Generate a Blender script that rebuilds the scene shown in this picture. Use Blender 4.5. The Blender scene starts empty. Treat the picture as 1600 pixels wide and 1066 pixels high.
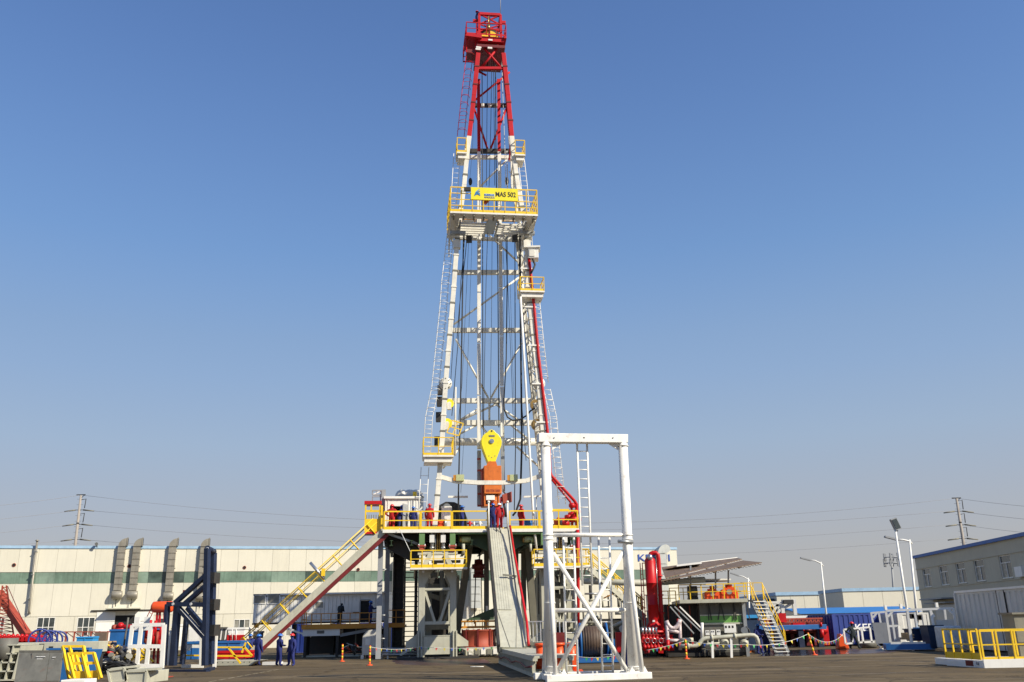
import bpy, bmesh, math, random
from mathutils import Vector, Matrix
random.seed(7)
SC = bpy.context.scene
COL = SC.collection
R = math.radians

# ------------------------------------------------------------------ camera, sky, sun, exposure
FPX, PITCH, ROLL, CAMH = 1402.0, R(17.6), R(1.15), 2.0
cam = bpy.data.cameras.new('camera')
cam.sensor_width = 36; cam.lens = FPX / 1600 * 36; cam.clip_end = 4000; cam.clip_start = .5
co = bpy.data.objects.new('camera', cam); COL.objects.link(co); SC.camera = co
co.matrix_world = Matrix.Translation((0, 0, CAMH)) @ Matrix.Rotation(R(90) + PITCH, 4, 'X') @ Matrix.Rotation(-ROLL, 4, 'Z')

SUN_DIR = Vector((.845, -.535, 0)).normalized() * math.cos(R(36)) + Vector((0, 0, math.sin(R(36))))   # towards the sun
w = bpy.data.worlds.new('World'); SC.world = w; w.use_nodes = True
nt = w.node_tree; nt.nodes.clear(); N = nt.nodes.new; L = nt.links.new
out = N('ShaderNodeOutputWorld'); bg = N('ShaderNodeBackground'); sky = N('ShaderNodeTexSky')
sky.sky_type = 'NISHITA'; sky.sun_disc = False; sky.sun_elevation = R(36)
sky.sun_rotation = math.atan2(SUN_DIR.x, SUN_DIR.y)
sky.air_density = 1.0; sky.dust_density = .3; sky.ozone_density = 3.0; sky.altitude = 0
# hazy lower sky, the same all the way round: pale grey at the horizon turning to clear blue above
tc = N('ShaderNodeTexCoord'); sp = N('ShaderNodeSeparateXYZ'); L(tc.outputs['Generated'], sp.inputs[0])
rm = N('ShaderNodeValToRGB'); L(sp.outputs['Z'], rm.inputs[0])
HZ = [(0,(.445,.425,.40)),(.065,(.440,.428,.425)),(.118,(.405,.440,.50)),(.187,(.352,.452,.59)),(.257,(.287,.415,.62)),(.39,(.188,.337,.60)),(.62,(.102,.205,.468))]
for i, (p_, c_) in enumerate(HZ):
    q = rm.color_ramp.elements[0] if i == 0 else (rm.color_ramp.elements[1] if i == 1 else rm.color_ramp.elements.new(p_)); q.position = p_; q.color = c_+(1,)
gain = N('ShaderNodeVectorMath'); gain.operation = 'SCALE'; gain.inputs['Scale'].default_value = 6.67; L(rm.outputs[0], gain.inputs[0])
tint = N('ShaderNodeVectorMath'); tint.operation = 'MULTIPLY'; tint.inputs[1].default_value = (.86,.98,1.18); L(sky.outputs[0], tint.inputs[0])
fd = N('ShaderNodeMapRange'); fd.inputs[1].default_value = .30; fd.inputs[2].default_value = .70; fd.inputs[3].default_value = .93; fd.inputs[4].default_value = 0; L(sp.outputs['Z'], fd.inputs[0])
mx = N('ShaderNodeMixRGB'); L(fd.outputs[0], mx.inputs[0]); L(tint.outputs[0], mx.inputs[1]); L(gain.outputs[0], mx.inputs[2])
L(mx.outputs[0], bg.inputs[0]); bg.inputs[1].default_value = .12
L(bg.outputs[0], out.inputs[0])
sl = bpy.data.lights.new('sun', 'SUN'); sl.energy = 5.0; sl.angle = R(.53); sl.color = (1, .92, .76)
so = bpy.data.objects.new('sun', sl); COL.objects.link(so)
so.rotation_euler = SUN_DIR.to_track_quat('Z', 'Y').to_euler(); so.location = (60, -60, 90)
SC.view_settings.view_transform = 'Standard'; SC.view_settings.look = 'None'
SC.view_settings.exposure = 0.32; SC.view_settings.gamma = 1; SC.view_settings.use_curve_mapping = False

# ------------------------------------------------------------------ survey: sight lines from the photographer's spot
def ray(px, py):
    u, v = px - 800, 533 - py
    c, s = math.cos(ROLL), math.sin(ROLL)
    u, v = u*c + v*s, -u*s + v*c
    cp, sp_ = math.cos(PITCH), math.sin(PITCH)
    return Vector((u, FPX*cp - v*sp_, FPX*sp_ + v*cp))
def P(px, py, Y):
    d = ray(px, py); t = Y / d.y
    return Vector((d.x*t, Y, CAMH + d.z*t))
def G(px, py, z=0.0):
    d = ray(px, py); t = (z - CAMH) / d.z
    return Vector((d.x*t, d.y*t, z))
class Frame:                                   # an upright plane: s along it, n out of it towards the camera
    def __init__(s, a, b):
        s.o = Vector((a[0], a[1], 0)); d = Vector((b[0]-a[0], b[1]-a[1], 0)); s.len = d.length
        s.d = d.normalized(); s.n = Vector((s.d.y, -s.d.x, 0))
    def w(s, a, n, z): return s.o + s.d*a + s.n*n + Vector((0, 0, z))
    def at(s, px, py):
        r = ray(px, py); c = Vector((0, 0, CAMH)); t = (s.o - c).dot(s.n) / r.dot(s.n)
        q = c + r*t
        return (q - s.o).dot(s.d), q.z

# ------------------------------------------------------------------ mesh helpers
class MB:
    def __init__(s): s.v = []; s.f = []; s.m = []; s.sm = []
    def add(s, vs, fs, m=0, smooth=False):
        b = len(s.v); s.v += [Vector(v) for v in vs]
        for f in fs: s.f.append([b+i for i in f]); s.m.append(m); s.sm.append(smooth)
        return s
    def hexa(s, p, m=0):
        return s.add(p, [(0,3,2,1),(4,5,6,7),(0,1,5,4),(1,2,6,5),(2,3,7,6),(3,0,4,7)], m)
    def bx(s, x0, y0, z0, x1, y1, z1, m=0):
        return s.hexa([(x0,y0,z0),(x1,y0,z0),(x1,y1,z0),(x0,y1,z0),(x0,y0,z1),(x1,y0,z1),(x1,y1,z1),(x0,y1,z1)], m)
    def fb(s, F, a0, a1, n0, n1, z0, z1, m=0):
        return s.hexa([F.w(a0,n1,z0),F.w(a1,n1,z0),F.w(a1,n0,z0),F.w(a0,n0,z0),F.w(a0,n1,z1),F.w(a1,n1,z1),F.w(a1,n0,z1),F.w(a0,n0,z1)], m)
    def beam(s, p, q, w_, h=None, m=0, up=(0,0,1)):
        p, q = Vector(p), Vector(q); h = h or w_; d = (q-p)
        if d.length < 1e-5: return s
        d.normalize(); up = Vector(up)
        if abs(d.dot(up)) > .97: up = Vector((0,1,0))
        x = d.cross(up).normalized()*w_/2; y = x.cross(d).normalized()*h/2
        return s.hexa([p-x-y,p+x-y,q+x-y,q-x-y,p-x+y,p+x+y,q+x+y,q-x+y], m)
    def hbeam(s, p, q, w_, h, t=.03, m=0, up=(0,0,1)):
        p, q = Vector(p), Vector(q); d = (q-p).normalized(); up = Vector(up)
        if abs(d.dot(up)) > .97: up = Vector((0,1,0))
        x = d.cross(up).normalized(); y = x.cross(d).normalized()
        s.beam(p+y*(h-t)/2, q+y*(h-t)/2, w_, t, m, y); s.beam(p-y*(h-t)/2, q-y*(h-t)/2, w_, t, m, y)
        return s.beam(p, q, t, h-2*t, m, y)
    def ring(s, c, d, r, n):
        d = Vector(d).normalized(); a = d.orthogonal().normalized(); b = d.cross(a)
        return [Vector(c)+(a*math.cos(2*math.pi*i/n)+b*math.sin(2*math.pi*i/n))*r for i in range(n)]
    def tube(s, p, q, r, r2=None, n=8, m=0):
        p, q = Vector(p), Vector(q); r2 = r if r2 is None else r2; d = q-p
        if d.length < 1e-5: return s
        s.add(s.ring(p,d,r,n)+s.ring(q,d,r2,n), [(i,(i+1)%n,n+(i+1)%n,n+i) for i in range(n)], m, True)
        b = len(s.v)-2*n
        s.f.append([b+i for i in range(n)][::-1]); s.m.append(m); s.sm.append(False)
        s.f.append([b+n+i for i in range(n)]); s.m.append(m); s.sm.append(False)
        return s
    def path(s, pts, r, n=6, m=0):
        pts = [Vector(p) for p in pts]; k = len(pts); vs = []; ref = None
        for i, p in enumerate(pts):
            d = (pts[min(i+1,k-1)]-pts[max(i-1,0)]).normalized()
            if ref is None: ref = d.orthogonal().normalized()
            a = (ref - d*ref.dot(d)).normalized(); ref = a; b = d.cross(a)
            vs += [p+(a*math.cos(2*math.pi*j/n)+b*math.sin(2*math.pi*j/n))*r for j in range(n)]
        fs = [(i*n+j, i*n+(j+1)%n, (i+1)*n+(j+1)%n, (i+1)*n+j) for i in range(k-1) for j in range(n)]
        s.add(vs, fs, m, True); b = len(s.v)-len(vs)
        s.f.append([b+i for i in range(n)][::-1]); s.m.append(m); s.sm.append(False)
        s.f.append([b+(k-1)*n+i for i in range(n)]); s.m.append(m); s.sm.append(False)
        return s
    def lathe(s, c, d, prof, n=20, m=0):           # prof: (radius, distance along d)
        c = Vector(c); d = Vector(d).normalized(); vs = []
        for r, z in prof: vs += s.ring(c+d*z, d, max(r,.001), n)
        return s.add(vs, [(i*n+j, i*n+(j+1)%n, (i+1)*n+(j+1)%n, (i+1)*n+j) for i in range(len(prof)-1) for j in range(n)], m, True)
    def prism(s, pts, vec, m=0):
        pts = [Vector(p) for p in pts]; k = len(pts); vec = Vector(vec)
        return s.add(pts+[p+vec for p in pts], [list(range(k))[::-1], [k+i for i in range(k)]]+[(i,(i+1)%k,k+(i+1)%k,k+i) for i in range(k)], m)
    def ell(s, c, r, nu=10, nv=6, m=0, z0=-1):
        c = Vector(c); vs = []; a0 = math.asin(max(-1,z0))
        for i in range(nv+1):
            a = a0+(math.pi/2-a0)*i/nv
            vs += [c+Vector((r[0]*math.cos(a)*math.cos(2*math.pi*j/nu), r[1]*math.cos(a)*math.sin(2*math.pi*j/nu), r[2]*math.sin(a))) for j in range(nu)]
        return s.add(vs, [(i*nu+j,i*nu+(j+1)%nu,(i+1)*nu+(j+1)%nu,(i+1)*nu+j) for i in range(nv) for j in range(nu)], m, True)
    def mesh(s, name, mats, org=(0,0,0)):
        me = bpy.data.meshes.new(name); o = Vector(org)
        me.from_pydata([v-o for v in s.v], [], s.f)
        for m in (mats if isinstance(mats, (list, tuple)) else [mats]): me.materials.append(m)
        me.polygons.foreach_set('material_index', s.m); me.polygons.foreach_set('use_smooth', s.sm)
        me.update(); return me
    def fix(s):
        return s
    def build(s, name, mats, parent=None, bevel=0):
        org = ORG.get(parent, Vector((0,0,0))) if parent else Vector((0,0,0))
        me = s.mesh(name, mats, org)
        bm = bmesh.new(); bm.from_mesh(me); bmesh.ops.recalc_face_normals(bm, faces=bm.faces); bm.to_mesh(me); bm.free()
        ob = bpy.data.objects.new(name, me); COL.objects.link(ob)
        if parent: ob.parent = parent; ORG[ob] = org
        if bevel:
            b = ob.modifiers.new('bevel', 'BEVEL'); b.width = bevel; b.segments = 2; b.limit_method = 'ANGLE'
        return ob
ORG = {}
def inst(name, me, parent, loc):                   # shares a mesh made round its own origin; loc in world terms
    ob = bpy.data.objects.new(name, me); COL.objects.link(ob); ob.parent = parent
    ob.location = Vector(loc) - ORG.get(parent, Vector((0,0,0))); ORG[ob] = Vector(loc); return ob
def thing(name, label, cat, loc=(0,0,0), group=None):
    o = bpy.data.objects.new(name, None); COL.objects.link(o); o.empty_display_size = .3
    o.location = loc; o['label'] = label; o['category'] = cat; ORG[o] = Vector(loc)
    if group: o['group'] = group
    return o
def tag(o, label, cat, group=None):
    o['label'] = label; o['category'] = cat
    if group: o['group'] = group
    return o
def kind(o, k): o['kind'] = k; return o
def dup(root, loc, rotz=None, label=None):
    r = root.copy(); COL.objects.link(r); r.location = loc; ORG[r] = Vector(loc)
    if rotz is not None: r.rotation_euler = (0,0,rotz)
    if label: r['label'] = label
    for ch in list(root.children):
        c = ch.copy(); COL.objects.link(c); c.parent = r
        for g in list(ch.children):
            d = g.copy(); COL.objects.link(d); d.parent = c
    return r
def B(parent, name, p, q, w_, mt, h=None, up=(0,0,1)): return MB().beam(p, q, w_, h, 0, up).build(name, mt, parent)
def T(parent, name, p, q, r, mt, n=8, r2=None): return MB().tube(p, q, r, r2, n).build(name, mt, parent)
def PA(parent, name, pts, r, mt, n=6): return MB().path(pts, r, n).build(name, mt, parent)
def ip(tab, y):                                    # linear look-up
    if y <= tab[0][0]: return tab[0][1]
    for (a, b), (c, d) in zip(tab, tab[1:]):
        if y <= c: return b+(d-b)*(y-a)/(c-a)
    (a, b), (c, d) = tab[-2:]; return b+(d-b)*(y-a)/(c-a)

# a railing: the top rail is the part, its posts, mid rails and toe board are sub-parts
def railing(parent, pts, h, step, mt, r=.024, mids=1, toe=.14, name='railing', toe_mt=None, sub=True, lean=(0,0,0), box=True):
    pts = [Vector(p) for p in pts]; up = Vector((0,0,h))+Vector(lean)
    tb = MB()
    for a, b in zip(pts, pts[1:]):
        tb.beam(a+up, b+up, r*2) if box else tb.tube(a+up, b+up, r, n=6)
    tr = tb.build(name, mt, parent)
    tgt = tr if sub else parent
    pm = MB().beam(Vector((0,0,0)), up, r*2, up=(0,1,0)).mesh('post', mt) if box else MB().tube((0,0,0), up, r, n=6).mesh('post', mt)
    for k, (a, b) in enumerate(zip(pts, pts[1:])):
        n = max(1, round((b-a).length/step))
        for i in range(0 if k == 0 else 1, n+1): inst('post', pm, tgt, a+(b-a)*i/n)
        for j in range(mids):
            o = up*(j+1)/(mids+1)
            (MB().beam(a+o, b+o, r*1.5)).build('mid_rail', mt, tgt)
        if toe: MB().beam(a+Vector((0,0,toe/2)), b+Vector((0,0,toe/2)), .012, toe).build('toe_board', toe_mt or mt, tgt)
    return tr
# a ladder between two rail polylines: rails are the part, rungs its sub-parts
def ladder(parent, L0, R0, spacing, mt, r=.022, rr=.012, name='ladder', hoops=0, hoop_dir=(0,-1,0), maxn=400):
    L0 = [Vector(p) for p in L0]; R0 = [Vector(p) for p in R0]
    l = MB().path(L0, r, 5).path(R0, r, 5).build(name, mt, parent)
    tot = sum((b-a).length for a, b in zip(L0, L0[1:]))
    def pos(pl, t):
        T_ = sum((b-a).length for a, b in zip(pl, pl[1:]))*t
        for a, b in zip(pl, pl[1:]):
            d = (b-a).length
            if T_ <= d: return a+(b-a)*(T_/d)
            T_ -= d
        return pl[-1]
    n = int(tot/spacing)
    for i in range(1, n):
        a, b = pos(L0, i/n), pos(R0, i/n)
        T(l, 'rung', a, b, rr, mt, 5)
    if hoops:
        hd = Vector(hoop_dir); k = int(tot/hoops)
        for i in range(1, k):
            a, b = pos(L0, i/k), pos(R0, i/k); c = (a+b)/2; wv = (b-a)/2
            PA(l, 'cage_hoop', [c+wv*math.cos(t)*1.15+hd*.62*math.sin(t) for t in [math.pi*j/8 for j in range(9)]], rr, mt, 4)
    return l

# ------------------------------------------------------------------ materials
def mat(name, col, rough=.5, metal=0, var=.15, scale=1.2, streak=0, rust=None, rustamt=.5, bump=0, spec=.5, fine=0):
    m = bpy.data.materials.new(name); m.use_nodes = True; t = m.node_tree; b = t.nodes['Principled BSDF']
    N = t.nodes.new; L = t.links.new
    b.inputs['Roughness'].default_value = rough; b.inputs['Metallic'].default_value = metal
    b.inputs['Specular IOR Level'].default_value = spec
    g = N('ShaderNodeNewGeometry')
    n1 = N('ShaderNodeTexNoise'); n1.inputs['Scale'].default_value = scale; n1.inputs['Detail'].default_value = 6; n1.inputs['Roughness'].default_value = .65
    L(g.outputs['Position'], n1.inputs['Vector'])
    mr = N('ShaderNodeMapRange'); mr.inputs[1].default_value = .3; mr.inputs[2].default_value = .7; mr.inputs[3].default_value = 1-var; mr.inputs[4].default_value = 1+var*.6
    L(n1.outputs[0], mr.inputs[0])
    vm = N('ShaderNodeVectorMath'); vm.operation = 'SCALE'; vm.inputs[0].default_value = col[:3]; L(mr.outputs[0], vm.inputs['Scale'])
    last = vm.outputs[0]
    if streak:
        mp = N('ShaderNodeMapping'); mp.inputs['Scale'].default_value = (5, 5, .35); L(g.outputs['Position'], mp.inputs[0])
        n2 = N('ShaderNodeTexNoise'); n2.inputs['Scale'].default_value = 1; n2.inputs['Detail'].default_value = 5; L(mp.outputs[0], n2.inputs['Vector'])
        r2 = N('ShaderNodeMapRange'); r2.inputs[1].default_value = .5; r2.inputs[2].default_value = .75; r2.inputs[4].default_value = streak; L(n2.outputs[0], r2.inputs[0])
        mx = N('ShaderNodeMixRGB'); L(r2.outputs[0], mx.inputs[0]); L(last, mx.inputs[1]); mx.inputs[2].default_value = tuple(c*.45 for c in col[:3])+(1,); last = mx.outputs[0]
    if rust:
        n3 = N('ShaderNodeTexNoise'); n3.inputs['Scale'].default_value = 2.6; n3.inputs['Detail'].default_value = 9; n3.inputs['Roughness'].default_value = .75; L(g.outputs['Position'], n3.inputs['Vector'])
        r3 = N('ShaderNodeMapRange'); r3.inputs[1].default_value = .56; r3.inputs[2].default_value = .68; r3.inputs[4].default_value = rustamt; L(n3.outputs[0], r3.inputs[0])
        mx = N('ShaderNodeMixRGB'); L(r3.outputs[0], mx.inputs[0]); L(last, mx.inputs[1]); mx.inputs[2].default_value = rust+(1,); last = mx.outputs[0]
    L(last, b.inputs['Base Color'])
    rr = N('ShaderNodeMapRange'); rr.inputs[3].default_value = max(.05, rough-.12); rr.inputs[4].default_value = min(1, rough+.15); L(n1.outputs[0], rr.inputs[0]); L(rr.outputs[0], b.inputs['Roughness'])
    if bump:
        n4 = N('ShaderNodeTexNoise'); n4.inputs['Scale'].default_value = 9; n4.inputs['Detail'].default_value = 4; L(g.outputs['Position'], n4.inputs['Vector'])
        bp = N('ShaderNodeBump'); bp.inputs['Strength'].default_value = bump; bp.inputs['Distance'].default_value = .03; L(n4.outputs[0], bp.inputs['Height']); L(bp.outputs[0], b.inputs['Normal'])
    return m
RUST = (.16, .06, .025)
M = dict(
 white=mat('white_paint', (.80,.77,.70), .45, var=.10, streak=.22, rust=RUST, rustamt=.18),
 pwhite2=mat('scuffed_white_paint', (.84,.82,.76), .45, var=.10, streak=.22, rust=(.22,.09,.035), rustamt=.38),
 cleanwhite=mat('clean_white_paint', (.84,.82,.76), .4, var=.07, streak=.10),
 mastw=mat('mast_white_paint', (.76,.73,.64), .5, var=.14, streak=.28, rust=RUST, rustamt=.25),
 cream=mat('grey_cream_paint', (.49,.475,.375), .5, var=.14, streak=.25, rust=RUST, rustamt=.2),
 band2=mat('green_sheet_pale', (.22,.30,.235), .14, var=.4, scale=.4, streak=.4), band3=mat('green_sheet_dark', (.075,.11,.09), .10, var=.7, scale=.5, streak=.5),  # pale and dark sheets: reflections and pane differences put into the colour
 wall=mat('cream_wall_sheet', (.70,.66,.54), .6, var=.05, scale=.3, streak=.10),
 wall2=mat('cream_wall_sheet_dusty', (.67,.63,.51), .6, var=.06, scale=.3, streak=.16),
 band=mat('green_translucent_sheet', (.17,.25,.19), .16, var=.5, scale=.3, streak=.6),
 paleblue=mat('pale_blue_trim', (.34,.50,.66), .5),
 trim=mat('blue_trim', (.03,.12,.38), .5),
 yellow=mat('yellow_paint', (.86,.56,.02), .4, var=.10, streak=.12, rust=RUST, rustamt=.15),
 oryel=mat('orange_yellow_paint', (.62,.27,.03), .5, var=.15, rust=RUST, rustamt=.4),
 lemon=mat('lemon_yellow_paint', (.88,.74,.02), .4, var=.10, streak=.15, rust=(.20,.13,.03), rustamt=.3),
 red=mat('red_paint', (.50,.008,.010), .42, var=.12, spec=.35),
 mastred=mat('mast_red_paint', (.50,.010,.018), .55, var=.18, streak=.2, spec=.25),
 dred=mat('dark_red_paint', (.16,.012,.012), .5, var=.25, rust=RUST),
 brick=mat('primer_red_paint', (.36,.06,.03), .6, var=.2, rust=RUST),
 orange=mat('orange_paint', (.66,.16,.02), .45, var=.16, streak=.3, rust=(.16,.05,.02), rustamt=.35),
 redorange=mat('red_orange_paint', (.78,.09,.015), .4, var=.12),
 green=mat('green_paint', (.13,.24,.09), .5, var=.12, streak=.2),
 dgreen=mat('dark_green_paint', (.05,.09,.045), .55, var=.2),
 bgreen=mat('bright_green_paint', (.14,.33,.07), .5, var=.12),
 navy=mat('navy_paint', (.011,.021,.055), .5, var=.3, rust=(.05,.05,.06)),
 blue=mat('blue_paint', (.02,.13,.37), .5, var=.16, streak=.2),
 lblue=mat('light_blue_paint', (.03,.28,.62), .5, var=.15),
 cblue=mat('container_blue_paint', (.014,.035,.21), .5, var=.12, streak=.2),
 drkblue=mat('dark_blue_paint', (.006,.025,.07), .55, var=.2),
 roofblue=mat('roof_blue_sheet', (.03,.17,.45), .55, var=.06),
 grey=mat('grey_paint', (.30,.31,.32), .5, var=.12, streak=.2),
 plate=mat('bare_grey_plate', (.135,.13,.11), .6, var=.25, streak=.4, rust=RUST, rustamt=.35),
 duct=mat('weathered_sheet_duct', (.33,.30,.24), .45, metal=.35, var=.2, streak=.4, rust=(.25,.13,.06), rustamt=.35),
 galv=mat('galvanised_steel', (.38,.39,.39), .4, metal=.6, var=.15),
 gwall=mat('grey_render_wall', (.54,.49,.37), .85, var=.08, scale=.4, streak=.12),
 ccont=mat('grey_white_container', (.66,.64,.58), .55, var=.08, streak=.25),
 dark=mat('dark_steel', (.035,.033,.03), .6, var=.3, rust=RUST, rustamt=.3),
 black=mat('black_rubber', (.012,.012,.013), .55, var=.3),
 olive=mat('dusty_grey_steel', (.20,.19,.15), .6, var=.2, streak=.3),
 void=mat('dark_interior', (.02,.02,.02), .9),
 glass=mat('window_glass', (.05,.06,.06), .08, var=.5, scale=1.5, spec=.8),
 curtain=mat('curtain_behind_glass', (.26,.25,.21), .25, var=.4, scale=2),
 pole=mat('concrete_pole', (.33,.29,.25), .8, var=.1),
 wire=mat('power_wire', (.26,.26,.28), .7),
 asb=mat('brown_roof_underside', (.17,.115,.075), .7, var=.25, scale=2),
 wood=mat('timber', (.50,.33,.16), .7, var=.25, scale=4),
 rope=mat('wire_rope', (.09,.055,.035), .6, var=.3, scale=12),
 lens=mat('lamp_lens', (.55,.58,.30), .2, var=.3, scale=20),
 silver=mat('polished_steel', (.55,.55,.55), .25, metal=.8),
 brass=mat('bronze_rod', (.42,.27,.10), .35, metal=.7),
 plastic=mat('grey_plastic_film', (.50,.56,.60), .35, var=.3, scale=4),
 letter=mat('blue_letters', (.02,.07,.34), .5),
 ink=mat('dark_lettering', (.03,.025,.02), .6),
 pwhite=mat('white_lettering', (.8,.8,.8), .6),
 gwire=mat('pale_wire', (.30,.30,.32), .6),
 pennant_g=mat('green_pennant', (.05,.42,.10), .6), pennant_r=mat('red_pennant', (.55,.03,.03), .6),
 pennant_y=mat('yellow_pennant', (.7,.55,.03), .6), pennant_b=mat('blue_pennant', (.05,.12,.45), .6),
 navycloth=mat('navy_coverall', (.016,.024,.14), .85, var=.25, scale=6, bump=.6),
 redcloth=mat('red_coverall', (.45,.012,.015), .85, var=.25, scale=6, bump=.6),
 blackcloth=mat('dark_coverall', (.012,.02,.024), .85, var=.3, scale=6, bump=.6),
 skin=mat('skin', (.42,.22,.14), .6), boot=mat('boots', (.02,.015,.012), .6),
 hatblue=mat('blue_helmet', (.02,.14,.48), .3), hatred=mat('red_helmet', (.60,.02,.02), .3), hatwhite=mat('white_helmet', (.8,.8,.8), .3),
 hair=mat('black_hair', (.012,.01,.01), .7),
)
# asphalt, puddle
def asphalt():
    m = bpy.data.materials.new('asphalt'); m.use_nodes = True; t = m.node_tree; b = t.nodes['Principled BSDF']; N = t.nodes.new; L = t.links.new
    g = N('ShaderNodeNewGeometry')
    def noise(sc, det=6, rough=.6, sca=None):
        n = N('ShaderNodeTexNoise'); n.inputs['Scale'].default_value = sc; n.inputs['Detail'].default_value = det; n.inputs['Roughness'].default_value = rough
        if sca:
            mp = N('ShaderNodeMapping'); mp.inputs['Scale'].default_value = sca; mp.inputs['Rotation'].default_value = (0,0,R(-4)); L(g.outputs['Position'], mp.inputs[0]); L(mp.outputs[0], n.inputs['Vector'])
        else: L(g.outputs['Position'], n.inputs['Vector'])
        return n
    def mixc(fac, c1, c2):
        x = N('ShaderNodeMixRGB'); L(fac, x.inputs[0])
        if isinstance(c1, tuple): x.inputs[1].default_value = c1
        else: L(c1, x.inputs[1])
        x.inputs[2].default_value = c2; return x.outputs[0]
    def rng(o, a, b_, c=0, d=1):
        r = N('ShaderNodeMapRange'); r.inputs[1].default_value = a; r.inputs[2].default_value = b_; r.inputs[3].default_value = c; r.inputs[4].default_value = d; L(o, r.inputs[0]); return r.outputs[0]
    big = noise(.09, 5); mid = noise(.55, 8, .75); fine = noise(9, 5, .75); trk = noise(.5, 5, .65, (.10, 1.3, 1)); trk2 = noise(.6, 4, .6, (.07, .9, 1)); st = noise(.30, 7, .75)
    c = mixc(rng(big.outputs[0], .35, .65), (.092,.066,.034,1), (.138,.101,.055,1))
    c = mixc(rng(mid.outputs[0], .45, .70, 0, .75), c, (.060,.047,.034,1))
    c = mixc(rng(trk.outputs[0], .50, .68, 0, .75), c, (.25,.196,.125,1))
    c = mixc(rng(trk2.outputs[0], .55, .66, 0, .6), c, (.052,.040,.028,1))
    c = mixc(rng(st.outputs[0], .56, .63, 0, .75), c, (.030,.023,.017,1))
    c = mixc(rng(fine.outputs[0], .45, .7, 0, .3), c, (.19,.155,.115,1))
    L(c, b.inputs['Base Color'])
    vo = N('ShaderNodeTexVoronoi'); vo.feature = 'DISTANCE_TO_EDGE'; vo.inputs['Scale'].default_value = .16
    wv = N('ShaderNodeVectorMath'); wv.operation = 'ADD'; sc_ = N('ShaderNodeVectorMath'); sc_.operation = 'SCALE'; sc_.inputs['Scale'].default_value = 2.2; L(mid.outputs['Color'], sc_.inputs[0]); L(g.outputs['Position'], wv.inputs[0]); L(sc_.outputs[0], wv.inputs[1]); L(wv.outputs[0], vo.inputs['Vector'])
    c2 = mixc(rng(vo.outputs['Distance'], .0, .012, .8, 0), c, (.025,.02,.015,1)); L(c2, b.inputs['Base Color'])
    L(rng(st.outputs[0], .55, .70, .88, .62), b.inputs['Roughness'])
    bp = N('ShaderNodeBump'); bp.inputs['Strength'].default_value = .35; bp.inputs['Distance'].default_value = .02; L(fine.outputs[0], bp.inputs['Height']); L(bp.outputs[0], b.inputs['Normal'])
    b.inputs['Specular IOR Level'].default_value = .10
    return m
M['asphalt'] = asphalt()
M['puddle'] = mat('puddle_water', (.018,.015,.012), .04, var=.3, spec=.8)
M['puddle'].node_tree.nodes['Principled BSDF'].inputs['IOR'].default_value = 1.33
M['wet'] = mat('rusty_wet_asphalt', (.07,.035,.025), .35, var=.4)
M['line'] = mat('worn_road_paint', (.36,.30,.18), .8, var=.5, scale=3)

# ------------------------------------------------------------------ text as real raised letters
def text(parent, body, F, s0, z0, h, n, mt, name='lettering', width=None, thick=.01, slant=0):
    cu = bpy.data.curves.new(name, 'FONT'); cu.body = body; cu.size = 1; cu.extrude = .5; cu.offset = .012; cu.shear = slant
    ob = bpy.data.objects.new(name, cu); COL.objects.link(ob)
    dg = bpy.context.evaluated_depsgraph_get(); me = bpy.data.meshes.new_from_object(ob.evaluated_get(dg)); bpy.data.objects.remove(ob)
    xs = [v.co.x for v in me.vertices]; ys = [v.co.y for v in me.vertices]
    x0, x1, y0, y1 = min(xs), max(xs), min(ys), max(ys)
    sx = (width/(x1-x0)) if width else h/(y1-y0); sy = h/(y1-y0)
    org = ORG.get(parent, Vector())
    for v in me.vertices:
        v.co = F.w(s0+(v.co.x-x0)*sx, n+(v.co.z+.5)*thick, z0+(v.co.y-y0)*sy)-org
    me.materials.clear(); me.materials.append(mt)
    o = bpy.data.objects.new(name, me); COL.objects.link(o); o.parent = parent; ORG[o] = org
    return o
# ================================================================== SETTING: ground, puddles, paint
g_ = MB(); g_.add([(-1500,-300,0),(1500,-300,0),(1500,2200,0),(-1500,2200,0)], [(0,1,2,3)])
kind(g_.build('ground', M['asphalt']), 'structure')
def blob(pts, z, name, mt, jit=.25, sub=4):
    rnd = random.Random(len(pts)*7+3); out_ = []
    for i, a in enumerate(pts):
        b = pts[(i+1) % len(pts)]
        for k in range(sub):
            t = k/sub; q = Vector(a).lerp(Vector(b), t); out_.append((q.x+rnd.uniform(-jit,jit), q.y+rnd.uniform(-jit,jit), z))
    o = MB().add(out_, [list(range(len(out_)))]).build(name, mt); return kind(o, 'structure')
blob([G(1168,1017),G(1240,1016),G(1330,1015),G(1395,1014.5),G(1400,1018),G(1340,1021),G(1250,1025),G(1190,1025.5)], .004, 'puddle', M['puddle'], .35, 5)
blob([G(1325,1015.5),G(1420,1013),G(1428,1016),G(1380,1021),G(1328,1022)], .008, 'wet_patch', M['wet'], .3, 4)
blob([G(612,1032),G(760,1030),G(765,1036),G(700,1040),G(628,1039)], .004, 'wet_patch', M['wet'], .3, 4)
M['tar'] = mat('tar_seam', (.022,.018,.014), .5, var=.4)
M['dust'] = mat('dry_dust', (.26,.21,.145), .9, var=.4, scale=2)
def strip(p, q, w0, mt, seed=0, nm='road_seam'):
    rnd = random.Random(seed); n = 26; up_, dn_ = [], []; d = (q-p).normalized(); s_ = V3((-d.y,d.x,0))
    for i in range(n+1):
        c = p+(q-p)*(i/n)+s_*rnd.uniform(-.04,.04); w_ = w0*rnd.uniform(.5,1.4)/2*(1 if 0 < i < n else .1); up_.append(c+s_*w_); dn_.append(c-s_*w_)
    return kind(MB().add(up_+dn_, [(i,i+1,n+2+i,n+1+i) for i in range(n)]).build(nm, mt), 'structure')
V3 = Vector
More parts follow.
